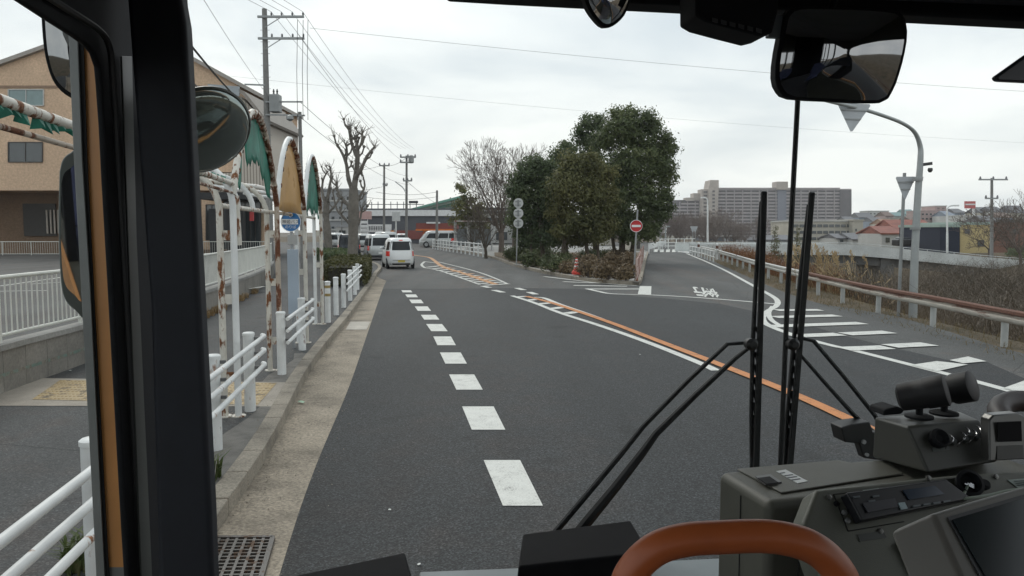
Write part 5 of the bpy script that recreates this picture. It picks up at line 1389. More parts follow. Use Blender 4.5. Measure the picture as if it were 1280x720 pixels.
    for sx_ in (-1, 1):
        for sy_ in (-1, 1):
            rw = .29 if kind == 'hatch' else .33
            w_ = MB().lathe((sx_ * (hw - .17), sy_ * L_ * .31 + .02, rw), [(rw * .6, 0), (rw, .02), (rw, .15), (rw * .6, .17)], 24, axis=(sx_, 0, 0)).build('wheel', TYRE, root, smooth=True)
            MB().lathe((sx_ * (hw - .17), sy_ * L_ * .31 + .02, rw), [(rw * .60, .165), (rw * .55, .178), (rw * .2, .172)], 12, axis=(sx_, 0, 0)).build('rim', RIMM, w_, smooth=True)
    return root
kei = car('white_car', 'small white hatchback with red tail lights stopped at the left of the road', 'car', 3.35, 1.475, 1.60, CARW)
p = G(496, 336.5); kei.location = (p.x - .18, p.y + 1.6, 0.004); kei.rotation_euler = (0, 0, R(15)); kei.scale = (1.03, 1.03, 1.03)
van = car('minivan', 'white minivan waiting directly in front of the small hatchback', 'car', 4.4, 1.70, 1.78, CARS, 'van', group='vehicles on the left side of the road')
p = G(470, 325); van.location = (p.x - .1, p.y + 1.2, .004); van.rotation_euler = (0, 0, R(16))
c_ = (p.x, p.y)
dk_ = dup(van, (-12.4, 58.5, .004), R(12), 'dark blue minivan partly hidden behind the big pollarded tree')
for o in dk_.children:
    if o.name.startswith('body'): o.data = o.data.copy(); o.data.materials[0] = CARD
dup(van, (-11.6, 70, .004), R(22), 'silver van whose roof shows above the dark minivan', (1, 1, 1.08))
suv = dup(van, (-17.6, 76.5, .3), R(4), 'white car parked facing away between the two pollarded trees', (1.05, .95, .85))
far_van = dup(van, (-8.6, 92, .02), R(90), 'long white minibus parked sideways under the orange canopy', (1.1, 1.12, 1.12))
p = G(509, 308.5); dup(kei, (-14.2, 99, .004), R(8), 'distant small pale car beyond the white hatchback')
for i, (x, y, rz, lab) in enumerate(((-14.8, 76, 20, 'grey roofed car parked behind the trunk of the big pollarded tree'),)):
    dup(van, (x, y, .3), R(rz), lab, (1, .9, .8))
# ================================================================== BUILDINGS
TAN = concrete('tan_render', (.72, .51, .35), .25, .9, .002)
TAN2 = concrete('cream_render', (.55, .46, .36), .25, .85, .002)
WIN = glassy('window_glass', (.05, .06, .065), .12); WTEAL = glassy('teal_window', (.16, .24, .24), .25)
FRM = mat('window_frame_dark', (.06, .055, .05), .5); FRL = mat('window_frame_light', (.5, .5, .48), .5)
def rectq(px0, px1, y0, y1, D, dy=0): return [Q(px0, y1, D), Q(px1, y1, D), Q(px1, y0, D), Q(px0, y0, D)]
def window(t, px0, px1, y0, y1, D, pane=WIN, frame=FRM, fw=.07, mull=1):
    a, b_, c_, d_ = rectq(px0, px1, y0, y1, D)
    mb = MB()
    for p, q in ((a, b_), (b_, c_), (c_, d_), (d_, a)): mb.bar(p + Vector((0, -.05, 0)), q + Vector((0, -.05, 0)), fw, fw, up=(0, 1, 0))
    for k in range(1, mull + 1): mb.bar(a.lerp(b_, k / (mull + 1)) - Vector((0, .05, 0)), d_.lerp(c_, k / (mull + 1)) - Vector((0, .05, 0)), fw * .7, fw * .7, up=(0, 1, 0))
    f = mb.build('window', frame, t); MB().slab([v - Vector((0, .03, 0)) for v in (a, b_, c_, d_)], (0, .02, 0)).build('pane', pane, f); return f
# tan building across the parking lot
D = 58.0
T = thing('tan_building', (-35, D, .3), 'large tan rendered building with shallow gable and dark undercroft behind the parking lot', 'building')
pts = [Q(-260, 238, D), Q(262, 238, D), Q(262, 215, D), Q(297, 215, D), Q(297, 104, D), Q(150, 24, D), Q(-260, 172, D)]
MB().slab(pts, (0, 16, 0)).build('wall', TAN, T)
mb = MB(); e = .35
mb.slab([Q(-265, 176, D - e), Q(150, 26, D - e), Q(150, 21, D - e), Q(-265, 170, D - e)], (0, 16.6, 0)); mb.slab([Q(150, 26, D - e), Q(302, 109, D - e), Q(302, 104, D - e), Q(150, 21, D - e)], (0, 16.6, 0))
mb.build('roof', mat('roof_edge_grey', (.34, .31, .28), .6), T)
MB().slab(rectq(-260, 262, 107, 110, D - .02), (0, -.05, 0)).build('string_course', mat('trim_brown', (.26, .17, .11), .6), T)
window(T, 11, 55, 112, 132, D, WTEAL, FRL); window(T, 11, 53.5, 178, 202.5, D); window(T, 190, 228, 178, 202, D)
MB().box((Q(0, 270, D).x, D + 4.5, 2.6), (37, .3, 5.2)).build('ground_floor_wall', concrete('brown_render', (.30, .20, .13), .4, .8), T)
mb_ = Q(262, 300, D).x
for px in (-120, -40, 92, 170, 240): x_ = Q(px, 300, D).x; MB().box((x_, D + .6, 2.5), (.9, .9, 4.3)).build('column', TAN, T, bevel=.03)
mb = MB(); x_ = Q(8, 260, D).x
MB().box((x_ - .1, D + 4.2, 2.9), (2.6, .12, 2.6)).build('door', FRM, T)
for k in range(4): MB().cyl((Q(18 + k * 5, 260, D).x, D + 4, 1.8), (Q(18 + k * 5, 260, D).x, D + 4, 3.7), .07, n=6).build('pipe', mat('pipe_pale', (.55, .5, .44), .5), T)
# grey clad right wing
D2 = 57.0
W2 = thing('grey_wing_building', (Q(300, 300, D2).x, D2, .3), 'grey ribbed metal building wing with black flat canopy to the right of the tan building', 'building')
m_, n_, b_ = newmat('ribbed_cladding'); c__ = coords(n_); wv = n_.nodes.new('ShaderNodeTexWave'); wv.inputs['Scale'].default_value = 1.4; lk(n_, c__, wv.inputs[0])
rr_ = ramp(n_, wv.outputs['Fac'], [(.3, (.30, .26, .22)), (.6, (.56, .50, .43))]); lk(n_, rr_.outputs[0], b_.inputs['Base Color']); b_.inputs['Roughness'].default_value = .6
MB().slab([Q(263, 240, D2), Q(330, 240, D2), Q(330, 150, D2), Q(300, 120, D2), Q(298, 216, D2), Q(263, 216, D2)], (0, 9, 0)).build('wall', m_, W2)
MB().slab([Q(299, 116, D2 - .5), Q(303, 118, D2 - .5), Q(331, 152, D2 - .5), Q(333, 149, D2 - .5), Q(305, 114, D2 - .5), Q(299, 111, D2 - .5)], (0, 10, 0)).build('roof', mat('roof_brown_grey', (.27, .24, .21), .6), W2)
MB().slab([Q(259, 105, D2 - .55), Q(299, 108, D2 - .55), Q(299, 120, D2 - .55), Q(268, 119, D2 - .55)], (0, .12, 0)).build('metal_panel', mat('panel_bluegrey', (.33, .36, .38), .4), W2)
MB().slab(rectq(246, 326, 240.5, 249, D2 - 3.5), (0, 4, 0)).build('canopy', mat('canopy_black', (.015, .015, .016), .5), W2)
for px in (250, 276, 297, 309): x_ = Q(px, 300, D2).x; MB().box((x_, D2 - 1.2, 1.9), (.5, .5, 3.4)).build('column', TAN if px < 270 else mat('canopy_black', (.015, .015, .016), .5), W2)
MB().slab(rectq(252, 330, 249, 312, D2 + .5), (0, .2, 0)).build('ground_floor_wall', TAN, W2)
window(W2, 258, 272, 256, 300, D2 + .4); window(W2, 280, 296, 252, 311, D2 + .4, mull=2); window(W2, 300, 326, 252, 311, D2 + .4, mull=3)
MB().slab(rectq(312, 317, 257, 276, D2 - 1.8), (0, .1, 0)).build('red_notice', mat('notice_red', (.5, .04, .04), .5), W2)
MB().slab(rectq(268, 284, 226, 238, D2 - .12), (0, .1, 0)).build('shutter', mat('shutter_pale', (.5, .52, .52), .5), W2)

# simple distant blocks
def wallm(name, col): return concrete(name, col, .3, .8, .002)
def block(name, label, px0, px1, yt, yb, D, dep, wm, roofm=None, wins=(), roof='flat', ridge=None, group=None, rects=None, cat='building', eave=2):
    t = thing(name, tuple(Q((px0 + px1) / 2, yb, D)), label, cat, group)
    MB().slab([Q(px0, yb + 4, D), Q(px1, yb + 4, D), Q(px1, yt, D), Q(px0, yt, D)], (0, dep, 0)).build('wall', wm, t)
    a, b_ = Q(px0, yt, D), Q(px1, yt, D); ov = eave * D / F
    if roof == 'flat':
        MB().box(((a.x + b_.x) / 2, D + dep / 2, a.z + .15), (b_.x - a.x + ov, dep + ov, .3)).build('roof', roofm or wm, t)
    elif roof == 'side':                # ridge parallel to the front
        zr = Q(px0, ridge, D).z; mb = MB(); th = .18
        A = [(a.x - ov, D - ov, a.z - .1), (b_.x + ov, D - ov, a.z - .1), (b_.x + ov * .2, D + dep / 2, zr), (a.x - ov * .2, D + dep / 2, zr)]
        C_ = [(a.x - ov, D + dep + ov, a.z - .1), (b_.x + ov, D + dep + ov, a.z - .1), (b_.x + ov * .2, D + dep / 2, zr), (a.x - ov * .2, D + dep / 2, zr)]
        mb.slab(A, (0, 0, th)); mb.slab(C_[::-1], (0, 0, th)); mb.slab([(a.x, D, a.z - .02), (a.x, D + dep, a.z - .02), (a.x, D + dep / 2, zr)], (.2, 0, 0)); mb.slab([(b_.x - .2, D, a.z - .02), (b_.x - .2, D + dep, a.z - .02), (b_.x - .2, D + dep / 2, zr)], (.2, 0, 0))
        mb.build('roof', roofm, t)
    else:                               # gable to the front
        xm = (a.x + b_.x) / 2; zr = Q(px0, ridge, D).z; mb = MB()
        mb.slab([(a.x - ov, D - ov, a.z - .15), (xm, D - ov, zr), (xm, D - ov, zr + .25), (a.x - ov, D - ov, a.z + .1)], (0, dep + 2 * ov, 0)); mb.slab([(xm, D - ov, zr), (b_.x + ov, D - ov, a.z - .15), (b_.x + ov, D - ov, a.z + .1), (xm, D - ov, zr + .25)], (0, dep + 2 * ov, 0))
        mb.build('roof', roofm, t); MB().slab([(a.x, D, a.z), (b_.x, D, a.z), (xm, D, zr)], (0, .2, 0)).build('gable', wm, t)
    for w_ in wins:
        MB().slab(rectq(w_[0], w_[1], w_[2], w_[3], D - .03), (0, -.06, 0)).build('window', w_[4] if len(w_) > 4 else WIN, t)
    for r_ in (rects or []):
        MB().slab(rectq(r_[0], r_[1], r_[2], r_[3], D - (r_[6] if len(r_) > 6 else .08)), (0, -.12, 0)).build(r_[4], r_[5], t)
    return t
def wgrid(x0, x1, nx, y0, y1, ny, fw=.55, fh=.5, m_=WIN):
    r_ = []
    for i in range(nx):
        for j in range(ny):
            cx_ = x0 + (x1 - x0) * (i + .5) / nx; cy_ = y0 + (y1 - y0) * (j + .5) / ny; hw, hh = (x1 - x0) / nx * fw / 2, (y1 - y0) / ny * fh / 2; r_.append((cx_ - hw, cx_ + hw, cy_ - hh, cy_ + hh, m_))
    return r_
GREYL = wallm('pale_grey_wall', (.38, .39, .40)); DGREY = wallm('dark_grey_wall', (.12, .125, .14)); WHT = wallm('off_white_wall', (.58, .58, .56)); CREAM = wallm('cream_wall', (.52, .49, .42))
REDD = mat('dark_red_panel', (.22, .06, .05), .6); ORG = mat('orange_panel', (.62, .16, .03), .5); SGW = mat('sign_face_white', (.72, .72, .72), .5); SGK = mat('sign_ink', (.06, .06, .07), .6)
block('apartment_house', 'pale grey four storey block of flats behind the smaller pollarded tree', 399, 441, 238, 296, 125, 12, GREYL, wins=wgrid(402, 440, 4, 242, 292, 4, .35, .4), rects=[(400, 440, 250 + 12 * k, 252 + 12 * k, 'balcony', WHT) for k in range(4)])
block('low_shop', 'low white building seen between the parked cars and the pollarded trunk', 420, 452, 284, 297, 110, 6, WHT, roofm=GREYL, wins=[(424, 432, 288, 294)])
SHP = block('dark_shop', 'long dark grey store with white fascia at the far end of the road', 452, 572, 263, 300, 122, 20, DGREY, rects=[(451, 573, 262.5, 270, 'fascia', SGW, .2), (520, 572, 290, 299, 'base_panel', REDD), (470, 520, 288, 299, 'base_panel', REDD)])
for k in range(9): MB().slab(rectq(456 + k * 8, 457 + k * 8, 252, 263, 123), (0, .1, 0)).build('roof_post', STEEL, SHP)
MB().slab(rectq(452, 530, 255, 256, 123), (0, .1, 0)).build('roof_rail', STEEL, SHP)
S2 = thing('sign_board', tuple(Q(474, 292, 104)), 'wide white shop signboard with dark characters behind the waiting cars', 'signboard')
MB().slab(rectq(459, 489, 280.5, 290, 104), (0, .3, 0)).build('board', SGW, S2)
for i in range(6): x0 = 461 + i * 2.9; [MB().slab(rectq(x0 + a, x0 + b_, y0, y1, 103.97), (0, -.03, 0)).build('lettering', SGK, S2) for a, b_, y0, y1 in ((0, 2.2, 283.2, 283.9), (0, 2.2, 285.6, 286.2), (.8, 1.4, 282.8, 288), )]
for px in (461, 487): MB().slab(rectq(px, px + .8, 290, 300, 104.1), (0, .15, 0)).build('post', STEEL, S2)
S3 = thing('square_sign', tuple(Q(495, 304, 90)), 'blank square white signboard on a single white post', 'signboard')
MB().slab(rectq(490, 500, 264.5, 276.5, 90), (0, .2, 0)).build('board', mat('sign_face_pale', (.60, .62, .62), .5), S3, bevel=.03); MB().cyl(Q(495, 306, 90.1), Q(495, 276, 90.1), .09, n=8).build('post', PIPEW2, S3)
S4 = thing('pink_sign', tuple(Q(456, 300, 106)), 'small faded pink and white shop sign tower next to the pollarded trunk', 'signboard')
MB().slab(rectq(449, 464, 264, 274, 106), (0, .4, 0)).build('board', mat('faded_pink', (.50, .33, .31), .6), S4)
for k in range(3): MB().slab(rectq(451, 459, 276 + k * 5, 279.4 + k * 5, 106), (0, .3, 0)).build('panel', SGW, S4)
for px in (450.2, 459): MB().slab(rectq(px, px + .8, 274, 300, 106.1), (0, .15, 0)).build('post', SGW, S4)
CN = thing('orange_canopy', tuple(Q(545, 306, 98)), 'dark red station canopy with orange edge and orange post at the far road end', 'canopy')
MB().slab(rectq(520, 568, 279, 286.5, 98), (0, 8, 0)).build('roof', REDD, CN); MB().slab(rectq(519.5, 568.5, 286.3, 288.6, 97.9), (0, 8.4, 0)).build('edge_band', ORG, CN)
MB().slab(rectq(528.5, 533, 288.6, 307, 98.5), (0, .5, 0)).build('post', ORG, CN); MB().slab(rectq(560, 562, 288.6, 307, 98.5), (0, .5, 0)).build('post', SGW, CN)
MB().slab(rectq(533, 566, 288.6, 306, 105), (0, .3, 0)).build('back_wall', REDD, CN)
MB().slab(rectq(533, 550, 277.5, 279.5, 97.8), (0, .2, 0)).build('name_board', SGW, CN)
BN = thing('banner', tuple(Q(491, 304, 92)), 'narrow orange banner flag beside the square white signboard', 'banner'); MB().slab(rectq(488, 492.5, 288, 301, 92), (0, .04, 0)).build('cloth', mat('banner_orange', (.65, .25, .05), .7), BN); MB().cyl(Q(492.8, 304, 92), Q(492.8, 286, 92), .03, n=6).build('pole', SGW, BN)
GRF = mat('green_metal_roof', (.12, .30, .24), .5); GRL = mat('pale_green_frame', (.34, .43, .40), .5)
GB = thing('green_roofed_hall', tuple(Q(560, 285, 175)), 'far hall with stepped green sloping roofs and pale frames', 'building')
for k in range(4):
    x0 = 516 + k * 13
    MB().slab([Q(x0 - 8, 264.5 - k * .5, 175 + k), Q(582, 246 + k * 3.6, 175 + k), Q(582, 243 + k * 3.6, 175 + k), Q(x0 - 8, 262 - k * .5, 175 + k)], (0, 7, 0)).build('roof', GRF if k % 2 == 0 else GRL, GB)
MB().slab(rectq(540, 600, 264, 286, 176), (0, 10, 0)).build('wall', GREYL, GB)
block('pale_store', 'pale two storey building behind the wide bare tree', 598, 642, 262, 300, 118, 10, WHT, roofm=DGREY, wins=[(604, 614, 290, 300), (620, 634, 290, 300), (602, 638, 272, 279)], rects=[(597, 643, 264, 267, 'roof_band', DGREY)])
block('pale_house', 'low whitish house glimpsed between the evergreen trunks', 644, 700, 282, 302, 112, 8, WHT, roofm=mat('roof_tile_grey', (.14, .14, .15), .6), roof='side', ridge=274, wins=[(652, 660, 288, 296), (672, 682, 288, 296)])
block('cream_house', 'cream house glimpsed under the tallest evergreen', 712, 768, 285, 304, 108, 8, CREAM, roofm=mat('roof_tile_brown', (.16, .11, .09), .6), roof='side', ridge=276, wins=[(722, 730, 290, 298), (745, 756, 290, 298)])
block('white_shed', 'small pale shed directly behind the no entry sign', 786, 801, 291, 312, 72, 3, CREAM, wins=[(796, 800, 300, 311, FRM)])
# ---- poles far
def fpole(px, yb, yt, D, label, arms, r=.15):
    t = thing('utility_pole', tuple(Q(px, yb, D)), label, 'utility pole'); a, b_ = Q(px, yb, D), Q(px + .3, yt, D)
    MB().tube([a, b_], [r, r * .7], 10).build('pole_shaft', PCON, t, smooth=True)
    for x0, x1, y in arms: MB().bar(Q(px + x0, y, D - .2), Q(px + x1, y, D - .2), .14, .14).build('crossarm', STEEL, t)
    for x0, x1, y in arms:
        for u in (.05, .5, .95): q = Q(px + x0 + (x1 - x0) * u, y, D - .2); MB().lathe(q, [(.05, 0), (.1, .1), (.05, .3)], 6).build('insulator', mat('insulator_grey', (.16, .16, .17), .3), t)
    return t
fpole(480, 300, 205.5, 86, 'plain far utility pole with one short crossarm left of the taller one', [(-6, 7, 207), (-1, 4, 232)])
f2 = fpole(508, 306, 194.5, 78, 'far utility pole with lamp arm and transformer at its top', [(-8, 12, 196.5), (-8, 8, 203), (-4, 7, 226)])
MB().lathe(Q(514, 204, 77.6), [(.2, 0), (.28, .1), (.28, .7), (.15, .8)], 10).build('transformer', mat('transformer_grey', (.27, .28, .28), .5), f2, smooth=True)
MB().tube(smooth3([Q(507, 240, 77.6), Q(503, 234, 77.6), Q(494, 227, 77.6)], 4), .06, 8).build('lamp_arm', PIPEW2, f2); MB().slab(rectq(511, 522, 251, 254, 77.6), (0, .4, 0)).build('sign_lamp', DGREY, f2)
fpole(546, 310, 238, 80, 'short dark far pole in front of the orange canopy', [], .16)
fpole(441 - 14, 296, 240, 110, 'thin grey far pole between the two pollarded trees', [], .12)
for k, (a, b_) in enumerate((((385, 216, 60), (480, 206, 86)), ((385, 238, 60), (480, 233, 86)), ((480, 207, 86), (508, 197, 78)), ((470, 240, 84), (546, 240, 80)), ((455, 246, 84), (546, 246, 80)), ((508, 226, 78), (560, 262, 110)))):
    wire(Q(*a), Q(*b_), .3, ['high far wire left of the far poles', 'lower far wire left of the far poles', 'short far wire joining the two far poles', 'far wire reaching the short dark pole top', 'far wire just under the short dark pole top', 'far wire slanting down right from the far lamp pole'][k], .018, m_=WIREG)

# ---------------------------------------------------------------- apartment block
AB = thing('apartment_block', tuple(Q(960, 300, 650)), 'huge grey high rise apartment slab with rows of balconies on the horizon', 'apartment block')
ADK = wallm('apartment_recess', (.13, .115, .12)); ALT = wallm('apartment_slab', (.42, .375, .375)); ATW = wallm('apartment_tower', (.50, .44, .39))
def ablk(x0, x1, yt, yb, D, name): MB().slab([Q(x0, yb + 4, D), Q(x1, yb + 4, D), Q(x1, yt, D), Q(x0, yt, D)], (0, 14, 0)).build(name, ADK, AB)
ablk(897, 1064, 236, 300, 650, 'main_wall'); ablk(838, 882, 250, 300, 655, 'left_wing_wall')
nf = 14
for k in range(nf + 1):
    y0 = 236 + k * 4.15
    MB().slab(rectq(897, 1064, y0, y0 + 2.0, 648.6), (0, 1.6, 0)).build('balcony_row', ALT, AB)
for k in range(10):
    y0 = 249.5 + k * 4.15; x0 = 838 if k > 1 else (852 if k == 1 else 858)
    MB().slab(rectq(834 if k > 2 else x0, 882, y0, y0 + 2.0, 653), (0, 1.6, 0)).build('balcony_row', ALT, AB)
mb = MB()
for px in [897 + i * 10.4 for i in range(17)]: mb.slab(rectq(px, px + .9, 236, 296, 648.2), (0, 1, 0))
for px in [840 + i * 9.6 for i in range(5)]: mb.slab(rectq(px, px + .8, 252, 296, 652.6), (0, 1, 0))
mb.build('divider_walls', ALT, AB)
MB().slab([Q(884, 300, 644), Q(895, 300, 644), Q(898.5, 236, 644), Q(898.5, 225, 644), Q(888, 225, 644), Q(886, 236, 644)], (0, 18, 0)).build('lift_tower', ATW, AB)
MB().slab(rectq(877, 887, 236.5, 300, 646), (0, 14, 0)).build('stair_tower', ATW, AB)
for k in range(12): MB().slab(rectq(879.5, 884, 239 + k * 4.6, 241 + k * 4.6, 645.9), (0, -.3, 0)).build('window', ADK, AB); MB().slab(rectq(890.5, 893.5, 238 + k * 4.6, 240.2 + k * 4.6, 643.9), (0, -.3, 0)).build('window', ADK, AB)
MB().slab(rectq(867, 878, 241.5, 250, 652), (0, 12, 0)).build('penthouse', ATW, AB); MB().slab(rectq(858, 867, 247, 251, 652), (0, 12, 0)).build('penthouse', ATW, AB)
MB().slab(rectq(971, 985, 227, 237, 646), (0, 12, 0)).build('penthouse', ATW, AB); MB().slab(rectq(972, 983, 237, 296, 647.5), (0, .6, 0)).build('stair_strip', mat('bluegrey_strip', (.17, .18, .22), .6), AB)
mb = MB(); mb.slab(rectq(1050, 1064.5, 237.5, 297, 647.8), (0, .5, 0)); mb.build('end_shade', ADK, AB)  # dark slab gives the block's right end its shading
mb = MB(); mb.slab(rectq(896, 1050, 234.6, 236.3, 648), (0, 15, 0)); mb.build('parapet', ALT, AB)
# ---- mid distance buildings on the right
GRYR = mat('roof_tile_grey', (.14, .14, .15), .6); REDR = mat('red_tile_roof', (.24, .085, .06), .6, var=.25, scale=.8); BRNR = mat('roof_tile_brown', (.16, .11, .09), .6)
block('low_warehouse', 'long low building with pale roof edge at the foot of the apartment block', 884, 990, 296, 306, 210, 16, DGREY, roofm=WHT, rects=[(905, 912, 298, 303, 'door', GREYL), (925, 932, 298, 303, 'door', GREYL)])
block('long_house', 'grey row building with small gables left of the pale school building', 935, 992, 300, 307, 150, 8, GREYL, roofm=GRYR, roof='side', ridge=295)
block('school_building', 'pale three storey school like building with long window bands', 990, 1066, 277, 304, 170, 14, CREAM, roofm=WHT, wins=[(992 + i * 7.4, 998 + i * 7.4, y, y + 3.6) for i in range(10) for y in (280.5, 288.5, 296.5)])
block('school_annex', 'taller blank end block of the pale school like building', 1066, 1079, 276, 304, 168, 14, CREAM, wins=[(1069, 1071, 286, 289), (1069, 1071, 294, 297)])
block('small_white_house', 'small white house with dark grey gable roof in front of the school like building', 1047, 1062, 298, 306, 120, 7, WHT, roofm=GRYR, roof='side', ridge=293.5, wins=[(1050, 1054, 299.5, 302.5)])
block('small_grey_house', 'small house with wide dark grey roof left of the red roofed house', 1066, 1090, 299.5, 306, 118, 8, WHT, roofm=GRYR, roof='side', ridge=292.5)
RH = block('red_roofed_house', 'white house with red tiled roof behind the bridge', 1124, 1175, 290, 318, 104, 9, WHT, roofm=REDR, roof='side', ridge=275.5, wins=[(1151, 1166, 295.5, 303), (1133, 1139, 296, 300)])
MB().slab(rectq(1149, 1168, 306, 307.3, 103.6), (0, -.4, 0)).build('balcony', GREYL, RH)
block('red_roofed_annex', 'lower red roofed wing at the left of the white house', 1102, 1128, 292, 318, 102, 7, WHT, roofm=REDR, roof='side', ridge=284, wins=[(1107, 1112, 297, 303)])
ds = thing('dark_car', tuple(Q(1128, 308, 90)), 'dark vehicle parked behind the bridge parapet in front of the red roofed house', 'car')
MB().box(Q(1128, 303, 90), (1.8, 1.7, .8)).build('body', mat('car_black', (.02, .02, .022), .3), ds, bevel=.18, segs=3); MB().box(Q(1128.5, 299.8, 90) , (1.5, 1.5, .55), taper=.8).build('cabin', GLS, ds, bevel=.12)
YB = block('yellow_building', 'yellow walled workshop beside the street lamp on the right', 1200, 1240, 281, 324, 86, 10, wallm('yellow_wall', (.62, .50, .26)), roofm=mat('roof_pale_green', (.30, .38, .34), .5), wins=[(1206, 1212, 286, 292), (1222, 1230, 300, 308)])
block('dark_blue_shed', 'dark navy blue shed joined to the left of the yellow building', 1175, 1199.6, 284, 318, 85.6, 9, wallm('navy_cladding', (.025, .032, .055)), roofm=mat('roof_pale_green', (.30, .38, .34), .5))
block('brown_building', 'brown red building at the right edge behind the leafless bushes', 1258, 1330, 278, 322, 92, 10, wallm('brown_red_wall', (.26, .14, .11)), roofm=GRYR, wins=[(1266, 1274, 286, 292)])
# town on the hill: (x0, x1, ytop, ybase, ridge, D, wall, roof, description)
PINK = wallm('pink_wall', (.50, .38, .36)); BLUEG = wallm('bluegrey_wall', (.28, .32, .38))
ORR = mat('orange_tile_roof', (.28, .17, .11), .6); TEALR = mat('teal_roof', (.18, .28, .28), .6)
town = [(1074, 1092, 272, 290, 266, 300, BLUEG, GRYR, 'blue grey house with dark roof farthest left of the hillside houses'), (1085, 1111, 264, 280, None, 380, WHT, WHT, 'flat white block on the skyline left of the street lamp'),
 (1092, 1106, 277, 292, 272, 240, BLUEG, GRYR, 'bluish house below the flat white skyline block'), (1107, 1117, 270, 280, 265, 320, PINK, BRNR, 'small pinkish house on the skyline between white blocks'), (1106, 1121, 280, 293, 274, 220, CREAM, ORR, 'cream house with orange brown roof on the hillside'),
 (1118, 1131, 270, 280, 265.5, 330, WHT, TEALR, 'white house with teal roof behind the triangular sign pole'), (1131, 1145, 268, 280, 262, 340, WHT, TEALR, 'second teal roofed house just left of the street lamp'), (1150, 1182, 264, 284, None, 260, PINK, PINK, 'broad pink apartment building right of the street lamp'),
 (1169, 1183, 258, 266, None, 262, PINK, WHT, 'pale roof storey standing on the pink apartment building'), (1184, 1194, 270, 282, 264, 250, WHT, BLUEG, 'white house with blue grey roof right of the pink building'), (1194, 1206, 266, 280, 261, 300, BLUEG, GRYR, 'blue grey house left of the red billboard'),
 (1205, 1224, 270, 281, None, 240, WHT, WHT, 'white flat building below the red billboard'), (1226, 1240, 266, 278, 259, 260, CREAM, GRYR, 'first dark roofed house on the right hilltop'), (1241, 1256, 265, 278, 258.5, 255, WHT, GRYR, 'dark roofed house right of the right hand utility pole'),
 (1252, 1268, 272, 284, 266, 220, BLUEG, BRNR, 'brown roofed house lower on the right hill'), (1266, 1284, 266, 278, 257, 250, CREAM, GRYR, 'dark roofed hilltop house at the right picture edge'), (1232, 1250, 276, 288, 270, 200, WHT, GRYR, 'low dark roofed house behind the right utility pole'),
 (1058, 1070, 276, 292, 271, 280, GREYL, GRYR, 'grey house touching the end of the apartment block'), (1140, 1152, 276, 288, 271, 230, CREAM, BRNR, 'brown roofed house hidden partly behind the street lamp')]
for (x0, x1, yt, yb, rd, D_, wm, rm, lab) in town:
    w_ = wgrid(x0 + 1, x1 - 1, max(2, int((x1 - x0) / 5)), yt + 1, yb - 2, 2 if yb - yt < 16 else 3, .5, .35)
    block('hillside_house', lab, x0, x1, yt, yb + 4, D_, 9, wm, roofm=rm, roof='flat' if rd is None else 'side', ridge=rd, wins=w_, group='hillside houses on the right', eave=1)
BB = thing('billboard', tuple(Q(1214, 280, 236)), 'red and white billboard on a white post above the hillside roofs', 'billboard')
MB().slab(rectq(1206.5, 1219.5, 251.5, 260.5, 236), (0, .5, 0)).build('board', mat('billboard_red', (.50, .10, .10), .5), BB); MB().slab(rectq(1207, 1219, 254.6, 256.4, 235.9), (0, .1, 0)).build('white_band', SGW, BB); MB().slab(rectq(1216.4, 1218.6, 260.5, 275, 236.2), (0, .5, 0)).build('post', SGW, BB)
# hill under the town
mb = MB(); vs = []; nxh, nyh = 40, 12
for j in range(nyh):
    y = 150 + j * 30
    for i in range(nxh):
        x = 60 + i * 9; px = 640 + x / y * F
        h = max(-1.2, (sstep(0, 1, (y - 150) / 200) * 9.0 + 3.0 * sstep(0, 1, (px - 1180) / 100) * sstep(0, 1, (y - 140) / 90)) * sstep(0, 1, (px - 1010) / 90) - 1.2); vs.append((x, y, h))
mb.add(vs, [[j * nxh + i, j * nxh + i + 1, (j + 1) * nxh + i + 1, (j + 1) * nxh + i] for j in range(nyh - 1) for i in range(nxh - 1)])
m_, n_, b_ = newmat('hill_scrub'); t_ = noise(n_, .08, 8, .7, coords(n_)); lk(n_, ramp(n_, t_.outputs['Fac'], [(.35, (.05, .055, .035)), (.6, (.14, .12, .09))]).outputs[0], b_.inputs['Base Color']); b_.inputs['Roughness'].default_value = .95
struct(mb.build('hill', m_, smooth=True))
# right hand utility pole and bushes
rp = fpole(1239.5, 326, 222.5, 74, 'right hand utility pole rising from the leafless bushes', [(-16, 20, 224.5), (-8, 8, 248)], .17)
bare_tree((Q(1236, 325, 78).x, 78), 4.6, 'wide leafless bush in front of the yellow building', 41, r=.12, depth=4, spread=.75, l0=.34, ratio=.76, z0=-.9, rmin=.018)
bare_tree((Q(1262, 325, 76).x, 76), 4.2, 'leafless tangled bush right of the right hand utility pole', 42, r=.12, depth=4, spread=.8, l0=.34, ratio=.76, z0=-.9, rmin=.018)
bare_tree((Q(1276, 325, 60).x, 60), 5.2, 'bare twiggy tree at the right picture edge', 43, r=.12, depth=4, spread=.5, l0=.32, ratio=.74, z0=-.9, rmin=.012)
evergreen('small dark evergreen bush at the right picture edge', [(1268, 318, 8), (1278, 322, 9), (1288, 318, 9), (1275, 313, 6)], 70, [((1275, 330), (1275, 316), .1)], EGL3, 61, dens=10, size=.14)
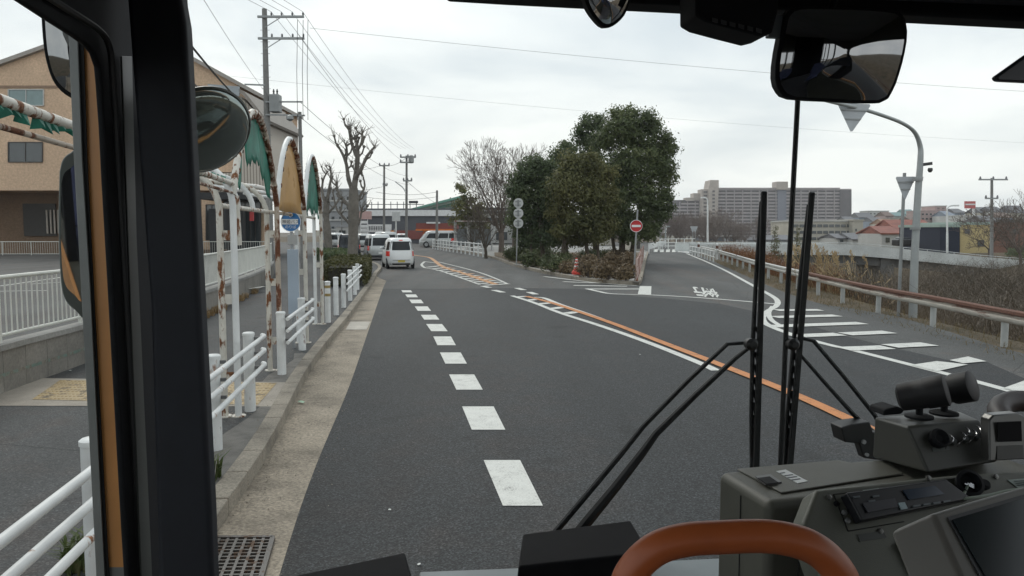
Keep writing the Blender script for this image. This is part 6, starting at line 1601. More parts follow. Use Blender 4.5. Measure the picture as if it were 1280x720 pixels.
# ================================================================== THE BUS (seen from inside)
K = 0.75
def T_(px, py, t): return QT(px, py, t * K)
def S_(px, py, s): return QS(px, py, s * K)
def D_(px, py, d): return Q(px, py, d * K)
def onplane(px, py, p0, nn): d = ray(px, py); return EYE + d * ((p0 - EYE).dot(nn) / d.dot(nn))
def QZ(px, py, z): d = ray(px, py); return EYE + d * (z / d.z)        # horizontal plane z above the eye
BLK = mat('interior_black', (.009, .010, .012), .75, spec=.25, var=.15, scale=12, bmp=.0006, bscale=700)
NAVY = mat('interior_navy', (.010, .012, .018), .7, var=.15, scale=12)
GRN_ = mat('highlight_greengrey', (.05, .056, .048), .45, var=.15)
DASH = mat('dash_warm_grey', (.08, .08, .064), .55, var=.22, scale=4, bmp=.0008, bscale=600)
DASH2 = mat('panel_olive_grey', (.10, .105, .085), .5, var=.12, scale=6, bmp=.0006, bscale=600)
SHELF = mat('shelf_bluegrey', (.16, .19, .20), .4, var=.1, scale=5)
BORG = mat('bus_orange_paint', (.58, .27, .09), .35, var=.12, scale=4)
GSTR = mat('aluminium_strip', (.20, .21, .205), .45, .3, .12, 6)
MIR = mat('mirror_silver', (.62, .63, .64), .02, 1.0, .01, 1, .5)
MIRD = mat('dark_mirror', (.30, .31, .32), .03, 1.0, .02, 1, .5)
GLASS = clear('clear_glass')
BUS = bpy.data.objects.new('city_bus', None); COL.objects.link(BUS); BUS.location = (0, 0, 0); BUS['_w'] = [0, 0, 0]
tag(BUS, 'city bus seen from inside, with black pillar, dashboard, mirrors, wipers and orange rail', 'bus')
L_, R_ = -.64, 1.84; FR = 1.97
# ---- shell
def bslab(pts, off, name, m_, bev=0): return MB().slab([B(*p) for p in pts], BF * off[1] + BR * off[0] + Vector((0, 0, off[2]))).build(name, m_, BUS, bevel=bev)
bslab([(L_, -7, -1.72), (R_, -7, -1.72), (R_, FR, -1.72), (L_, FR, -1.72)], (0, 0, -.06), 'floor', mat('bus_floor', (.08, .08, .085), .6))
bslab([(L_ - .06, -7, .86), (R_ + .06, -7, .86), (R_ + .06, FR + .02, .86), (L_ - .06, FR + .02, .86)], (0, 0, .12), 'ceiling', mat('bus_ceiling', (.22, .22, .21), .7))
bslab([(L_, -7, -1.72), (R_, -7, -1.72), (R_, -7, .86), (L_, -7, .86)], (0, -.08, 0), 'rear_panel', BLK)
for sd_, s0, m2 in ((1, R_, DASH), (-1, L_, DASH)):
    a = .05 * sd_; t1 = FR if sd_ > 0 else 1.0
    bslab([(s0, -7, -1.72), (s0, t1, -1.72), (s0, t1, -.75), (s0, -7, -.75)], (a, 0, 0), 'side_panel', m2)
    bslab([(s0 + a * 1.1, -7, -1.75), (s0 + a * 1.1, t1, -1.75), (s0 + a * 1.1, t1, -.72), (s0 + a * 1.1, -7, -.72)], (a * .3, 0, 0), 'outer_skin', BORG)
    bslab([(s0, -7, .50), (s0, FR, .50), (s0, FR, .855), (s0, -7, .855)], (a, 0, 0), 'upper_panel', m2)
    for tt in (-6.9, -5.2, -3.6, -2.0, -.4) + ((FR - .12,) if sd_ > 0 else (.92,)):
        bslab([(s0, tt, -.75), (s0, tt + .09, -.75), (s0, tt + .09, .50), (s0, tt, .50)], (a, 0, 0), 'window_post', BLK)
bslab([(L_, FR, -1.75), (R_, FR, -1.75), (R_, FR, -1.02), (L_, FR, -1.02)], (0, .06, 0), 'front_panel', BORG)
bslab([(L_, FR + .061, -1.75), (R_, FR + .061, -1.75), (R_, FR + .061, -1.45), (L_, FR + .061, -1.45)], (0, .08, 0), 'bumper', BLK)
bslab([(L_, FR, .60), (R_, FR, .60), (R_, FR, .98), (L_, FR, .98)], (0, .06, 0), 'destination_panel', BORG)
# seats behind, seen only in the mirrors
SEAT = mat('seat_fabric', (.05, .06, .12), .8)
def seat(s, t):
    x = MB(); x.slab([B(s - .22, t, -.85), B(s + .22, t, -.85), B(s + .22, t + .42, -.85), B(s - .22, t + .42, -.85)], (0, 0, -.1)); x.slab([B(s - .22, t, -.85), B(s + .22, t, -.85), B(s + .22, t - .08, -.2), B(s - .22, t - .08, -.2)], BF * .07); return x.build('seat', SEAT, BUS, bevel=.03)
for t in (-1.6, -2.6, -3.6, -4.6):
    for s in (-.35, 1.5): seat(s, t)
# ---- windscreen and door glass
MB().slab([B(L_ + .1, FR - .01, -.92), B(R_, FR - .01, -.92), B(R_, FR - .01, .62), B(L_ + .1, FR - .01, .62)], BF * .006).build('windscreen', GLASS, BUS)
MB().slab([S_(-250, 800, -.87), S_(165, 800, -.87), S_(165, -200, -.87), S_(-250, -200, -.87)], BR * -.005).build('door_glass', GLASS, BUS)
# ---- header beam
MB().slab([T_(560, -10, 2.58), T_(640, -5, 2.58), T_(870, 7, 2.58), T_(1130, 18, 2.58), T_(1400, 32, 2.58), T_(1400, -220, 2.58), T_(560, -220, 2.58)], BF * .09).build('header_beam', BLK, BUS, bevel=.012, segs=3)
MB().slab([T_(560, -30, 2.5), T_(1400, 6, 2.5), T_(1400, -220, 2.5), T_(560, -220, 2.5)], BF * .05).build('header_trim', NAVY, BUS, bevel=.006)
# ---- left pillar and door surround
MB().slab([T_(150, -260, 2.5), T_(212, -260, 2.5), T_(222, -60, 2.5), T_(227, 0, 2.5), T_(232, 28, 2.5), T_(234, 60, 2.5), T_(236, 100, 2.5), T_(241, 200, 2.5), T_(249, 350, 2.5), T_(257, 500, 2.5), T_(264, 640, 2.5), T_(270, 800, 2.5), T_(200, 800, 2.5), T_(187, 380, 2.5), T_(158, 0, 2.5)], BF * .07).build('pillar', NAVY, BUS, bevel=.014, segs=3)
edge = [(-260, -175), (-80, -60), (15, 1), (60, 30), (84, 45), (100, 56), (110, 67), (116, 84), (118, 105), (122, 160), (125, 220), (132, 340), (141, 500), (150, 660), (160, 820)]
MB().slab([S_(x, y, -.84) for x, y in edge] + [S_(215, 820, -.84), S_(205, 300, -.84), S_(190, -260, -.84), S_(-260, -420, -.84)], BR * .015).build('door_surround', BLK, BUS, bevel=.006)
ed3 = [S_(x + 8, y - 5, -.836) for x, y in edge]
MB().tube(smooth3(ed3, 3), .0075, 10).build('window_seal', RUBBER, BUS, smooth=True)
ed4 = [S_(x + 22, y - 20, -.805) for x, y in edge]
MB().tube(smooth3(ed4, 3), .007, 8).build('inner_seal', mat('seal_greyish', (.022, .023, .024), .5), BUS, smooth=True)
MB().slab([S_(150, 70, -.80), S_(163, 70, -.80), S_(169, 300, -.80), S_(192, 800, -.80), S_(178, 800, -.80), S_(158, 300, -.80)], BR * .004).build('highlight_strip', GRN_, BUS, bevel=.004)  # paler strip stands in for the vertical highlight on the door surround
MB().slab([S_(60, -60, -.826), S_(170, -60, -.826), S_(166, 64, -.826), S_(140, 52, -.826)], BR * -.006).build('upper_trim', mat('trim_dark_grey', (.035, .037, .036), .6), BUS, bevel=.003)
# outside strips of the door edge
MB().slab([T_(85, 40, 2.62), T_(97, 40, 2.62), T_(103, 200, 2.62), T_(113, 360, 2.62), T_(128, 660, 2.62), T_(136, 820, 2.62), T_(125, 820, 2.62), T_(117, 660, 2.62), T_(101, 360, 2.62), T_(92, 200, 2.62)], BF * .004).build('door_edge', GSTR, BUS, bevel=.003)
MB().slab([T_(95, 40, 2.635), T_(104, 40, 2.635), T_(109, 200, 2.635), T_(117, 360, 2.635), T_(133, 660, 2.635), T_(142, 820, 2.635), T_(134, 820, 2.635), T_(126, 660, 2.635), T_(111, 360, 2.635), T_(101, 200, 2.635)], BF * .004).build('door_seal', RUBBER, BUS)
MB().slab([T_(102, 40, 2.65), T_(125, 40, 2.65), T_(136, 200, 2.65), T_(150, 480, 2.65), T_(162, 709, 2.65), T_(133, 709, 2.65), T_(121, 480, 2.65), T_(107, 200, 2.65)], BF * .004).build('body_strip', BORG, BUS)
MB().slab([T_(134, 709, 2.65), T_(160, 709, 2.65), T_(165, 830, 2.65), T_(139, 830, 2.65)], BF * .004).build('body_strip', GSTR, BUS)
# ---- outside mirrors by the door
def mirror_at(name, outline, t, glass, framem, inset=.86, tilt=(0, 0), depth=.03, dome=0, par=None, m_=None, rimw=None):
    p0 = T_(sum(x for x, y in outline) / len(outline), sum(y for x, y in outline) / len(outline), t)
    nn = (BF * -1 + BR * tilt[0] + Vector((0, 0, tilt[1]))).normalized()
    P = [onplane(x, y, p0, nn) for x, y in outline]; c_ = sum(P, Vector()) / len(P)
    r = MB().slab(P, nn * -depth).build(name, framem, BUS, bevel=.004)
    In = [c_ + (p - c_) * inset for p in P]
    mb = MB(); k = len(In); rings = 7
    vs = [c_ + nn * (.002 + dome)]
    for j in range(1, rings + 1):
        u = j / rings; vs += [c_ + (q - c_) * u + nn * (.002 + dome * (1 - u * u)) for q in In]
    fs = [[0, 1 + i, 1 + (i + 1) % k] for i in range(k)]
    for j in range(rings - 1):
        for i in range(k): fs.append([1 + j * k + i, 1 + (j + 1) * k + i, 1 + (j + 1) * k + (i + 1) % k, 1 + j * k + (i + 1) % k])
    mb.add(vs, fs); mb.build('mirror_glass', glass, r, smooth=True, sharp=180)
    return r, c_
def dense(pts, sub=4):
    v = [Vector((x, y, 0)) for x, y in pts]; q = smooth3(v + [v[0]], sub)[:-1]; return [(p.x, p.y) for p in q]
mirror_at('wing_mirror', dense([(50, -10), (53, 45), (58, 78), (68, 104), (86, 121), (110, 128), (135, 120), (138, 50), (135, -10)]), 2.78, MIRD, BLK, .88, (.25, -.1), dome=.008)
mirror_at('door_mirror', dense([(74, 215), (78, 200), (88, 191), (104, 189), (108, 290), (108, 392), (94, 388), (80, 372), (75, 340), (73, 280)]), 2.85, MIR, mat('mirror_frame_green', (.10, .12, .115), .4), .80, (.217, -.12))
# round convex mirror outside the pillar
c_ = T_(255, 164, 2.95); ax = Vector((.60, -.56, -.57)).normalized(); RAD = .128
RM = MB().lathe(c_ - ax * .035, [(RAD * .4, .0), (RAD * .9, .015), (RAD * 1.02, .028), (RAD * 1.035, .034), (RAD * 1.0, .038), (RAD * .95, .036)], 40, axis=ax).build('round_mirror', mat('mirror_rim_greengrey', (.10, .115, .11), .4), BUS, smooth=True)
MB().lathe(c_, [(RAD * .975 * math.cos(a * .0785), .034 * math.sin(a * .0785) + .001) for a in range(0, 20)] + [(.001, .0352)], 40, axis=ax).build('mirror_glass', mat('round_mirror_glass', (.36, .41, .39), .05, .6, .06, 9), RM, smooth=True, sharp=180)  # part-diffuse grey-green glass paints in some of the reflected tone
MB().tube([c_ - ax * .05, c_ - ax * .12 + Vector((-.1, .02, .12)), T_(200, 20, 2.9)], .012, 10).build('mirror_arm', BLK, RM, smooth=True)
# ---- inside mirrors and boxes at the top
mm, c_ = mirror_at('rear_view_mirror', dense([(981, 21), (989, 11), (1010, 8), (1060, 9), (1110, 12), (1129, 18), (1135, 39), (1132, 65), (1125, 92), (1116, 115), (1100, 129), (1040, 127), (990, 124), (975, 115), (969, 97), (972, 65)], 2), 2.3, MIRD, BLK, .94, (-.10, -.13), dome=.022, depth=.035)
MB().tube([c_ + BF * .04, c_ + BF * .08 + Vector((0, 0, .07)), T_(1055, -40, 2.5)], .011, 10).build('mirror_stem', BLK, mm, smooth=True)
mm, c_ = mirror_at('small_mirror', dense([(726, -22), (733, 6), (744, 24), (757, 35), (772, 29), (785, 12), (792, -22), (760, -34)], 3), 2.3, MIR, BLK, .84, (.1, -.2), dome=.02)
MB().slab([T_(870, -30, 2.2), T_(870, 20, 2.2), T_(882, 27, 2.2), T_(915, 36, 2.2), T_(950, 45, 2.2), T_(966, 41, 2.2), T_(973, 15, 2.2), T_(976, -30, 2.2)], BF * .10).build('sensor_box', BLK, BUS, bevel=.006)
g = MB()
for k in range(6): g.slab([T_(890 + k * 11, 22 + k * 2.6, 2.195), T_(897 + k * 11, 24 + k * 2.6, 2.195), T_(897 + k * 11, 29 + k * 2.6, 2.195), T_(890 + k * 11, 27 + k * 2.6, 2.195)], BF * -.002)
g.build('vent_slots', mat('slot_grey', (.035, .037, .04), .5), BUS)
MB().slab([T_(961, 46, 2.32), T_(963, 19, 2.32), T_(985, 17, 2.32), T_(982, 47, 2.32)], BF * .02).build('clip_plate', mat('plate_bluegrey', (.10, .12, .13), .4), BUS, bevel=.003)
MB().slab([T_(1245, 96, 1.7), T_(1249, 101, 1.7), T_(1330, 105, 1.7), T_(1330, 40, 1.7), T_(1283, 69, 1.7)], BF * .015).build('sun_visor', mat('visor_navy', (.02, .024, .035), .35), BUS, bevel=.004)
# ---- wipers and rod
WB = mat('wiper_black', (.010, .010, .011), .5, var=.2)
tw = 2.70
MB().tube([T_(1001, -40, tw), T_(997, 128, tw), T_(985, 355, tw), T_(973, 640, tw)], .0073, 12).build('guide_rod', WB, BUS, smooth=True)
def wiper(blade, frame, arms, mount, name='wiper'):
    w_ = MB()
    w_.bar(T_(*blade[0], tw), T_(*blade[1], tw), .017, .012, up=(0, 1, 0))
    r = w_.build(name, WB, BUS, bevel=.004)
    f_ = MB(); n_ = len(frame)
    f_.tube([T_(x, y, tw + .02) for x, y in frame], [.004 + .003 * math.sin(math.pi * i / (n_ - 1)) for i in range(n_)], 8); f_.build('blade_frame', WB, r, smooth=True)
    c2 = MB(); a, b_ = T_(*blade[0], tw), T_(*blade[1], tw)
    for k in range(12):
        p = a.lerp(b_, .45 + k * .045); q = T_(frame[0][0] + (frame[-1][0] - frame[0][0]) * (.45 + k * .045), frame[0][1] + (frame[-1][1] - frame[0][1]) * (.45 + k * .045), tw + .02); c2.bar(p, q, .006, .008)
    c2.build('bridge_links', WB, r)
    for pts, r0, r1 in arms:
        P = [T_(x, y, tw + .03 - .05 * i / len(pts)) for i, (x, y) in enumerate(pts)]; k = len(P)
        MB().tube(P, [(r0 + (r1 - r0) * i / (k - 1)) * K for i in range(k)], 8).build('arm', WB, r, smooth=True)
    MB().lathe(T_(*mount, tw - .02), [(.016, -.01), (.018, .012), (.01, .02)], 14, axis=tuple(-BF)).build('pivot', WB, r, smooth=True)
    return r
wiper([(955, 239), (944, 640)], [(951, 252), (946, 330), (941, 430), (939, 520), (939, 600)], [([(938, 428), (922, 429), (909, 430), (860, 476), (804, 533), (776, 568), (749, 600), (700, 658), (690, 670)], .007, .013), ([(940, 432), (920, 447), (870, 493), (820, 542), (802, 567), (770, 608), (733, 653), (722, 668)], .007, .024)], (938, 430))
wiper([(1015, 240), (983, 640)], [(1010, 256), (1002, 330), (992, 430), (984, 520), (980, 600)], [([(994, 427), (1004, 423), (1017, 426), (1052, 467), (1093, 518), (1100, 530)], .007, .010), ([(996, 438), (1030, 477), (1067, 518), (1089, 538), (1100, 548)], .007, .012)], (990, 430))
MB().slab([T_(1037, 528, 2.72), T_(1041, 546, 2.72), T_(1070, 549, 2.72), T_(1078, 540, 2.72), T_(1072, 521, 2.72), T_(1050, 524, 2.72)], BF * -.06).build('wiper_mount', WB, BUS, bevel=.004)
wm = MB().slab([T_(1064, 545, 2.68), T_(1072, 569, 2.68), T_(1095, 572, 2.68), T_(1095, 538, 2.68), T_(1074, 536, 2.68)], BF * -.03).build('wiper_bracket', WB, BUS, bevel=.004)
MB().lathe(T_(1079, 552, 2.62), [(.006, 0), (.006, .006)], 12, axis=tuple(-BF)).build('bolt', STEEL, wm); MB().lathe(T_(1083, 568, 2.62), [(.005, 0), (.005, .006)], 12, axis=tuple(-BF)).build('bolt', STEEL, wm)
# ---- shelf below the windscreen and wiper covers
zS = -1.165 * K
sh = [QZ(524, 714, zS), QZ(640, 709.5, zS), QZ(900, 697, zS), QZ(1250, 675, zS)]
MB().slab([v for v in sh] + [sh[3] - BF * .5, sh[0] - BF * .5 + BR * -.02], (0, 0, -.03)).build('shelf', SHELF, BUS, bevel=.006)
def cover(far_l, far_r, near_l, near_r, z0, h, name):   # wedge cover: top given at four pixels
    P = [QZ(*far_l, z0), QZ(*far_r, z0), QZ(*near_r, z0 - .01), QZ(*near_l, z0 - .01)]
    c_ = sum(P, Vector()) / 4
    Bm = [p + Vector((0, 0, -h)) + (p - c_) * .10 for p in P]
    return MB().hexa([Bm[0], Bm[1], Bm[2], Bm[3]], P).build(name, mat('cover_black', (.009, .009, .010), .85, var=.2, spec=.15, scale=10, bmp=.0006, bscale=600), BUS, bevel=.006, segs=3)
cover((654, 667), (788, 650), (648, 708), (812, 690), -1.02 * K, .16, 'wiper_cover')
cover((330, 727), (506, 690), (300, 800), (520, 738), -1.12 * K, .16, 'wiper_cover')
# ---- fare / equipment console A
zA_ = -.62 * K
farL, nearL = QZ(897, 589, zA_), QZ(960, 628, zA_); farR = QZ(1230, 562, zA_); nearR = nearL + (farR - farL)
def inwards(P, k=.0): return P
MB().hexa([p + Vector((0, 0, -.42)) for p in (nearL, nearR, farR, farL)], [nearL, nearR, farR, farL]).build('console', DASH, BUS, bevel=.016, segs=4)
def onA(x, y, dz=0): return QZ(x, y, zA_ + dz)
MB().slab([onA(921, 588), onA(1048, 577), onA(1130, 594), onA(977, 618)], (0, 0, .004)).build('console_lid', DASH, BUS, bevel=.0025)
MB().slab([onA(944, 597, .004), onA(963, 594.5, .004), onA(977, 604, .004), onA(957, 607, .004)], (0, 0, .003)).build('display_frame', mat('plate_grey_dark', (.10, .10, .10), .4), BUS)
MB().slab([onA(947, 598, .0075), onA(962, 596, .0075), onA(973, 603.5, .0075), onA(958, 605.6, .0075)], (0, 0, .001)).build('small_display', mat('display_black', (.004, .004, .005), .6, spec=.1), BUS)
st_ = MB().slab([onA(970, 589.5, .004), onA(982, 587.5, .004), onA(1010, 602, .004), onA(997, 604.5, .004)], (0, 0, .001)).build('sticker', mat('sticker_silver', (.50, .52, .52), .4, var=.1), BUS)
m5 = MB()
for (x0, y0), (x1, y1) in (((975, 591.5), (981, 590.5)), ((981, 594.5), (991, 593)), ((985, 597), (996, 595.5)), ((990, 599.8), (1000, 598.2))): m5.bar(onA(x0, y0, .0055), onA(x1, y1, .0055), .003, .0008)
m5.build('sticker_print', mat('print_dark', (.08, .09, .1), .5), st_)
MB().lathe(onA(982, 631, -.02) , [(.007, 0), (.007, .006)], 12, axis=(0, -1, .1)).build('console_screw', BLK, BUS)
# ---- instrument panel B: a slanted face towards the driver
pB0 = D_(1100, 603, 1.66); nB = (BF * -.80 + BR * .05 + Vector((0, 0, .60))).normalized()
def onB(x, y, off=0): return onplane(x, y, pB0 + nB * off, nB)
MB().slab([onB(1020, 611), onB(1060, 607), (onB(1110, 602)), onB(1160, 596), onB(1210, 591.5), onB(1330, 587), onB(1330, 860), onB(1090, 860), onB(1040, 760), onB(1003, 655)], nB * -.05).build('instrument_panel', DASH2, BUS, bevel=.008, segs=3)
rad_ = MB().slab([onB(1049, 621, .001), onB(1172, 604, .001), onB(1205, 628, .001), onB(1068, 656, .001)], nB * .022).build('radio', mat('radio_black', (.012, .013, .016), .4), BUS, bevel=.003)
MB().slab([onB(1128, 613, .024), onB(1168, 607.5, .024), (onB(1180, 618, .024)), onB(1136, 625, .024)], nB * .002).build('radio_display', mat('lcd_dark_blue', (.035, .05, .075), .15), rad_)
MB().slab([onB(1078, 629, .024), onB(1118, 623, .024), onB(1122, 634, .024), onB(1084, 641, .024)], nB * .002).build('cassette_slot', mat('slot_grey2', (.045, .045, .055), .35), rad_)
MB().slab([onB(1122, 629, .024), onB(1130, 628, .024), onB(1134, 636, .024), onB(1126, 637.5, .024)], nB * .002).build('radio_button', mat('button_pale', (.32, .42, .45), .4), rad_)
for k in range(4):
    x = 1140 + k * 12.5; y = 632.5 - k * 1.9
    MB().slab([onB(x, y, .024), onB(x + 9, y - 1.3, .024), onB(x + 10, y + .6, .024), onB(x + 1, y + 2, .024)], nB * .003).build('radio_button', mat('button_grey', (.10, .12, .13), .4), rad_)
for x, y in ((1066, 621), (1085, 626), (1090, 620)): MB().slab([onB(x, y, .024), onB(x + 8, y - 1.1, .024), onB(x + 8.8, y + 1, .024), onB(x + 1, y + 2.2, .024)], nB * .002).build('radio_button', mat('button_grey', (.10, .12, .13), .4), rad_)
for x, y in ((1045, 630), (1059, 651), (1055, 641)): MB().lathe(onB(x, y, .002), [(.0045, 0), (.0045, .003), (.002, .004)], 12, axis=tuple(nB)).build('panel_screw', STEEL if y > 635 else BLK, BUS)
kc = onB(1206, 607, .0)
kn = MB().lathe(kc, [(.016, .0), (.021, .012), (.0225, .020), (.017, .022), (.014, .010)], 24, axis=tuple((nB + Vector((-.2, 0, -.1))).normalized())).build('gauge_ring', BLK, BUS, smooth=True)
for k in range(3): MB().tube([kc + BR * (-.01 + .005 * k) + nB * .012, kc + BR * (.01 + .005 * k) + nB * .02 + Vector((0, 0, -.015))], .002, 6).build('switch_lever', mat('chrome_grey', (.4, .4, .4), .2, 1.0), kn)
MB().lathe(onB(1228, 607, 0), [(.009, 0), (.0095, .008), (.006, .012)], 16, axis=tuple(nB)).build('push_button', BLK, BUS, smooth=True)
sk = MB().slab([onB(1259, 600, .001), onB(1330, 594, .001), onB(1330, 606, .001), onB(1272, 610, .001)], nB * .001).build('label_plate', mat('label_greenish', (.24, .29, .26), .5), BUS)
m5 = MB()
for k in range(3): m5.bar(onB(1268 + k * 2, 601.5 + k * 2.4, .003), onB(1325, 597.5 + k * 2.4, .003), .002, .0006)
m5.build('label_print', mat('print_dark', (.08, .09, .1), .5), sk)
ca = MB(); ca.tube(smooth3([kc + nB * .01, onB(1204, 622, .02), onB(1216, 622, .025), onB(1240, 618, .02), onB(1262, 613, .02), onB(1320, 606, .02)], 4), .0025, 6); ca.build('thin_cable', mat('cable_pale', (.20, .24, .2), .5), BUS, smooth=True)
# seams, screws and small labels of the cab
sm2 = mat('seam_dark', (.015, .015, .014), .8)
e0, e1 = QZ(960, 628, zA_ - .02), QZ(1003, 655, zA_ - .06)
MB().tube([nearL + (nearR - nearL) * .10 + Vector((0, -.001, -.016)), nearL + (nearR - nearL) * .10 + Vector((0, -.001, -.40))], .0016, 6).build('seam', sm2, BUS)
MB().tube([lerp(nearL, farL, .5) + Vector((-.0005, 0, -.018)), lerp(nearL, farL, .5) + Vector((-.0005, 0, -.40))], .0014, 6).build('seam', sm2, BUS)
for a, b_ in (((1042, 618), (1200, 597)), ((1042, 618), (1060, 664)), ((1060, 664), (1130, 652))): MB().bar(onB(*a, .0005), onB(*b_, .0005), .0018, .001).build('seam', sm2, BUS)
for x, y in ((1036, 622), (1100, 664), (1160, 598), (1244, 596), (1128, 668)): MB().lathe(onB(x, y, .0), [(.0045, 0), (.0045, .003), (.002, .004)], 12, axis=tuple(nB)).build('panel_screw', mat('screw_grey', (.16, .16, .15), .4, .6), BUS)
l_ = MB().slab([onB(1078, 612.5, .001), onB(1098, 609.8, .001), onB(1100, 613, .001), onB(1080, 616, .001)], nB * .0006).build('small_label', mat('label_greenish', (.24, .29, .26), .5), BUS)
MB().slab([onB(1072, 668, .001), onB(1104, 664, .001), onB(1108, 672, .001), onB(1075, 677, .001)], nB * .0006).build('small_label', mat('label_dark2', (.05, .055, .05), .4), BUS)
# key pad
kp = MB().slab([onB(1119, 679, .001), onB(1150, 672, .001), onB(1180, 730, .001), onB(1150, 740, .001)], nB * .008).build('key_pad', mat('radio_black', (.012, .013, .016), .4), BUS, bevel=.002)
m5 = MB(); rnd = random.Random(3)
for x, y in ((1124, 682), (1129, 681), (1135, 680), (1141, 678.5), (1136, 688), (1144, 687), (1152, 690), (1138, 697), (1155, 697), (1146, 704), (1160, 703), (1149, 713), (1166, 712), (1150, 717)):
    m5.slab([onB(x, y, .0095), onB(x + 2.2, y - .4, .0095), onB(x + 2.6, y + .8, .0095), onB(x + .4, y + 1.2, .0095)], nB * .0006)
m5.build('key_print', mat('print_light', (.38, .42, .42), .5), kp)
MB().slab([onB(1166, 718, .0095), onB(1177, 716, .0095), onB(1180, 724, .0095), onB(1169, 726, .0095)], nB * .002).build('key', mat('button_pale', (.32, .42, .45), .4), kp)
# ---- screen unit C
pC0 = D_(1190, 660, 1.18); nC = (BF * -.66 + BR * .12 + Vector((0, 0, .74))).normalized()
def onC(x, y, off=0): return onplane(x, y, pC0 + nC * off, nC)
body = [onC(1166, 641), onC(1215, 626), onC(1275, 609), onC(1400, 575), onC(1500, 800), onC(1236, 800)]
sc_ = MB().slab(body, nC * -.045 + BR * -.03).build('screen_unit', mat('screen_case_grey', (.135, .13, .115), .45, var=.1), BUS, bevel=.006, segs=3)
MB().slab([onC(1184, 647, .001), onC(1274, 620, .001), onC(1400, 586, .001), onC(1480, 790, .001), onC(1262, 790, .001)], nC * .001).build('screen_bezel', mat('bezel_dark', (.03, .032, .034), .5), sc_)
MB().slab([onC(1190, 650, .0025), onC(1276, 624, .0025), onC(1400, 590, .0025), onC(1470, 790, .0025), onC(1272, 790, .0025)], nC * .001).build('touch_screen', mat('screen_black', (.006, .012, .013), .18), sc_)
# ---- switch box D with twin barrels
zt = -.50 * K
f0, f1 = D_(1133, 533, 1.86), D_(1226, 525, 1.90)
tl, tr = D_(1093, 521, 2.05), D_(1200, 514, 2.08)
b0_, b1_, b2_, b3_ = D_(1160, 592, 1.80), D_(1248, 577, 1.84), D_(1225, 575, 2.1), D_(1090, 572, 2.07)
SBX = MB().hexa([b0_, b1_, b2_, b3_], [f0, f1, tr, tl]).build('switch_box', mat('switch_box_olive', (.045, .047, .040), .45, var=.15, scale=9, bmp=.0005, bscale=600), BUS, bevel=.006, segs=3)
nD = (b1_ - b0_).cross(f0 - b0_).normalized()
if nD.y > 0: nD = -nD
def onD(x, y, off=0): return onplane(x, y, (b0_ + f1) / 2 + nD * off, nD)
MB().lathe(onD(1170, 550, 0), [(.016, -.004), (.018, .014), (.014, .018), (.007, .010)], 20, axis=tuple(nD)).build('rotary_switch', BLK, SBX, smooth=True)
for k, (x, y) in enumerate(((1192, 552), (1207, 549), (1221, 546), (1212, 543), (1226, 541))):
    ss = MB(); ss.tube([onD(x - 5 + 10 * math.sin(a * .35) * .5, y - 9 + a * 1.3, .006 + .010 * math.sin(a * .224)) for a in range(15)], .0011, 5); ss.build('toggle_guard', mat('chrome_grey', (.4, .4, .4), .2, 1.0), SBX, smooth=True)
    MB().tube([onD(x, y + 3, 0), onD(x + 1.5, y - 1, .016)], [.0032, .0042], 10).build('toggle', mat('toggle_grey', (.16, .17, .17), .3, .5), SBX, smooth=True)
MB().slab([onD(1165, 560, .001), onD(1186, 557.5, .001), onD(1187, 562, .001), onD(1166, 565, .001)], nD * .001).build('switch_label', mat('label_dark', (.07, .08, .075), .5), SBX)
for x, y, d in ((1149, 518, 1.97), (1180, 514, 1.97)):
    c0 = D_(x, y, d); MB().lathe(c0 + Vector((0, 0, -.006)), [(.026, 0), (.026, .004), (.02, .006)], 24).build('mount_disc', BLK, SBX, smooth=True)
    MB().tube([c0, c0 + Vector((0, 0, .032))], .0065, 12).build('mount_stalk', BLK, SBX, smooth=True)
def barrel(p, q, prof, name):
    d = (q - p); L = d.length; return MB().lathe(p, [(r, u * L) for r, u in prof], 28, axis=tuple(d)).build(name, mat('barrel_black', (.012, .012, .014), .6, var=.15, scale=20), BUS, smooth=True, sharp=40)
barrel(D_(1122, 497, 1.96), D_(1184, 487, 1.90), [(.017, 0), (.0265, .06), (.0275, .3), (.0285, .56), (.030, .58), (.0305, .98), (.027, 1.0)], 'barrel_lamp')
barrel(D_(1160, 492, 2.06), D_(1217, 482, 1.98), [(.020, 0), (.025, .2), (.0255, .5), (.029, .55), (.0305, .6), (.0305, .97), (.0265, 1.0)], 'barrel_lamp')
MB().slab([D_(1104, 520, 2.0), D_(1128, 518, 2.0), D_(1132, 512, 2.0), D_(1122, 508, 2.0), D_(1106, 512, 2.0)], BF * .05).build('clamp', BLK, BUS, bevel=.004)
# ---- steering wheel, just entering the frame
sw = D_(1300, 560, 2.2); axw = (BF * -.35 + Vector((0, 0, .94))).normalized(); u = axw.cross(BF).normalized(); v = axw.cross(u)
MB().tube([sw + (u * math.cos(a * .2618) + v * math.sin(a * .2618)) * .095 + axw * .06 for a in range(25)], .024, 16).build('horn_pad_rim', mat('brown_black_leather', (.03, .022, .02), .5), BUS, smooth=True)
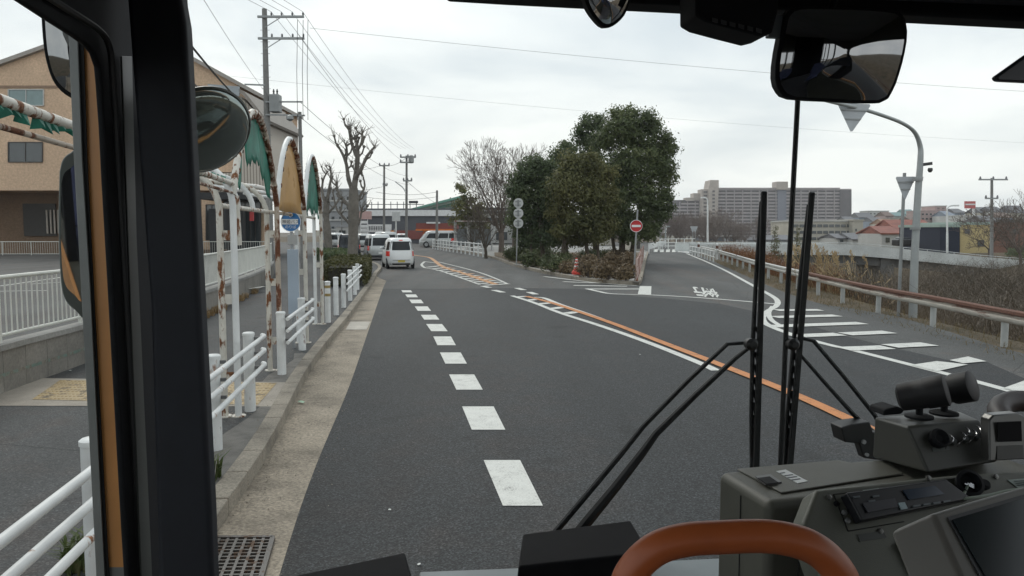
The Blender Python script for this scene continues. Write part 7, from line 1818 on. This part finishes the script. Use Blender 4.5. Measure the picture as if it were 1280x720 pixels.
# ---- orange grab rail
RAIL = mat('orange_brown_rail', (.42, .105, .028), .42, var=.14, scale=14, spec=.6)
path = [(770, 900), (775, 800), (781, 738), (795, 708), (822, 685), (858, 674.5), (900, 671.5), (950, 670), (985, 674), (1015, 684), (1038, 702), (1054, 726), (1066, 770), (1080, 900)]
MB().tube(smooth3([D_(x, y, .80) for x, y in path], 6), .0132, 24).build('grab_rail', RAIL, BUS, smooth=True)
# ---- pale handheld device standing on the dash
ph = thing('handheld_device', (0, 0, 0), 'pale silver handheld device with dark screen standing on the dashboard at the right edge', 'device')
c0 = D_(1236, 580, 1.82); ph['_w'] = [0, 0, 0]
pts = [D_(1237, 577, 1.80), D_(1284, 574, 1.82), D_(1281, 520, 1.84), D_(1272, 516.5, 1.84), D_(1242, 519, 1.83), D_(1236, 525, 1.83)]
MB().slab(pts, BF * .022 + Vector((0, 0, 0))).build('case', mat('device_silver', (.09, .09, .085), .3, .4), ph, bevel=.003)
MB().slab([p - BF * .002 for p in (D_(1246, 552, 1.815), D_(1276, 551, 1.825), D_(1275, 526, 1.835), D_(1245, 527.5, 1.825))], BF * -.001).build('screen', mat('display_black', (.004, .004, .005), .6, spec=.1), ph)
MB().slab([p - BF * .002 for p in (D_(1245, 574, 1.805), D_(1278, 572, 1.815), D_(1277, 556, 1.825), D_(1245, 557, 1.815))], BF * -.001).build('keypad', mat('keypad_grey', (.07, .07, .065), .6), ph)
# ---- the air
hb = MB(); hb.box((0, 300, 34), (1100, 800, 79)); 
hm_ = bpy.data.materials.new('haze_air'); hm_.use_nodes = True; hn = hm_.node_tree; hn.nodes.clear()
ho = hn.nodes.new('ShaderNodeOutputMaterial'); hv = hn.nodes.new('ShaderNodeVolumePrincipled')
hv.inputs['Color'].default_value = (.95, .97, 1.0, 1); hv.inputs['Density'].default_value = 0.00028; hv.inputs['Anisotropy'].default_value = 0.0
hn.links.new(hv.outputs[0], ho.inputs['Volume'])
hz_ = hb.build('haze', hm_); hz_['kind'] = 'stuff'; hz_['label'] = 'thin pale haze softening the far buildings'; hz_['category'] = 'haze'
for o in bpy.data.objects:
    if '_w' in o: del o['_w']
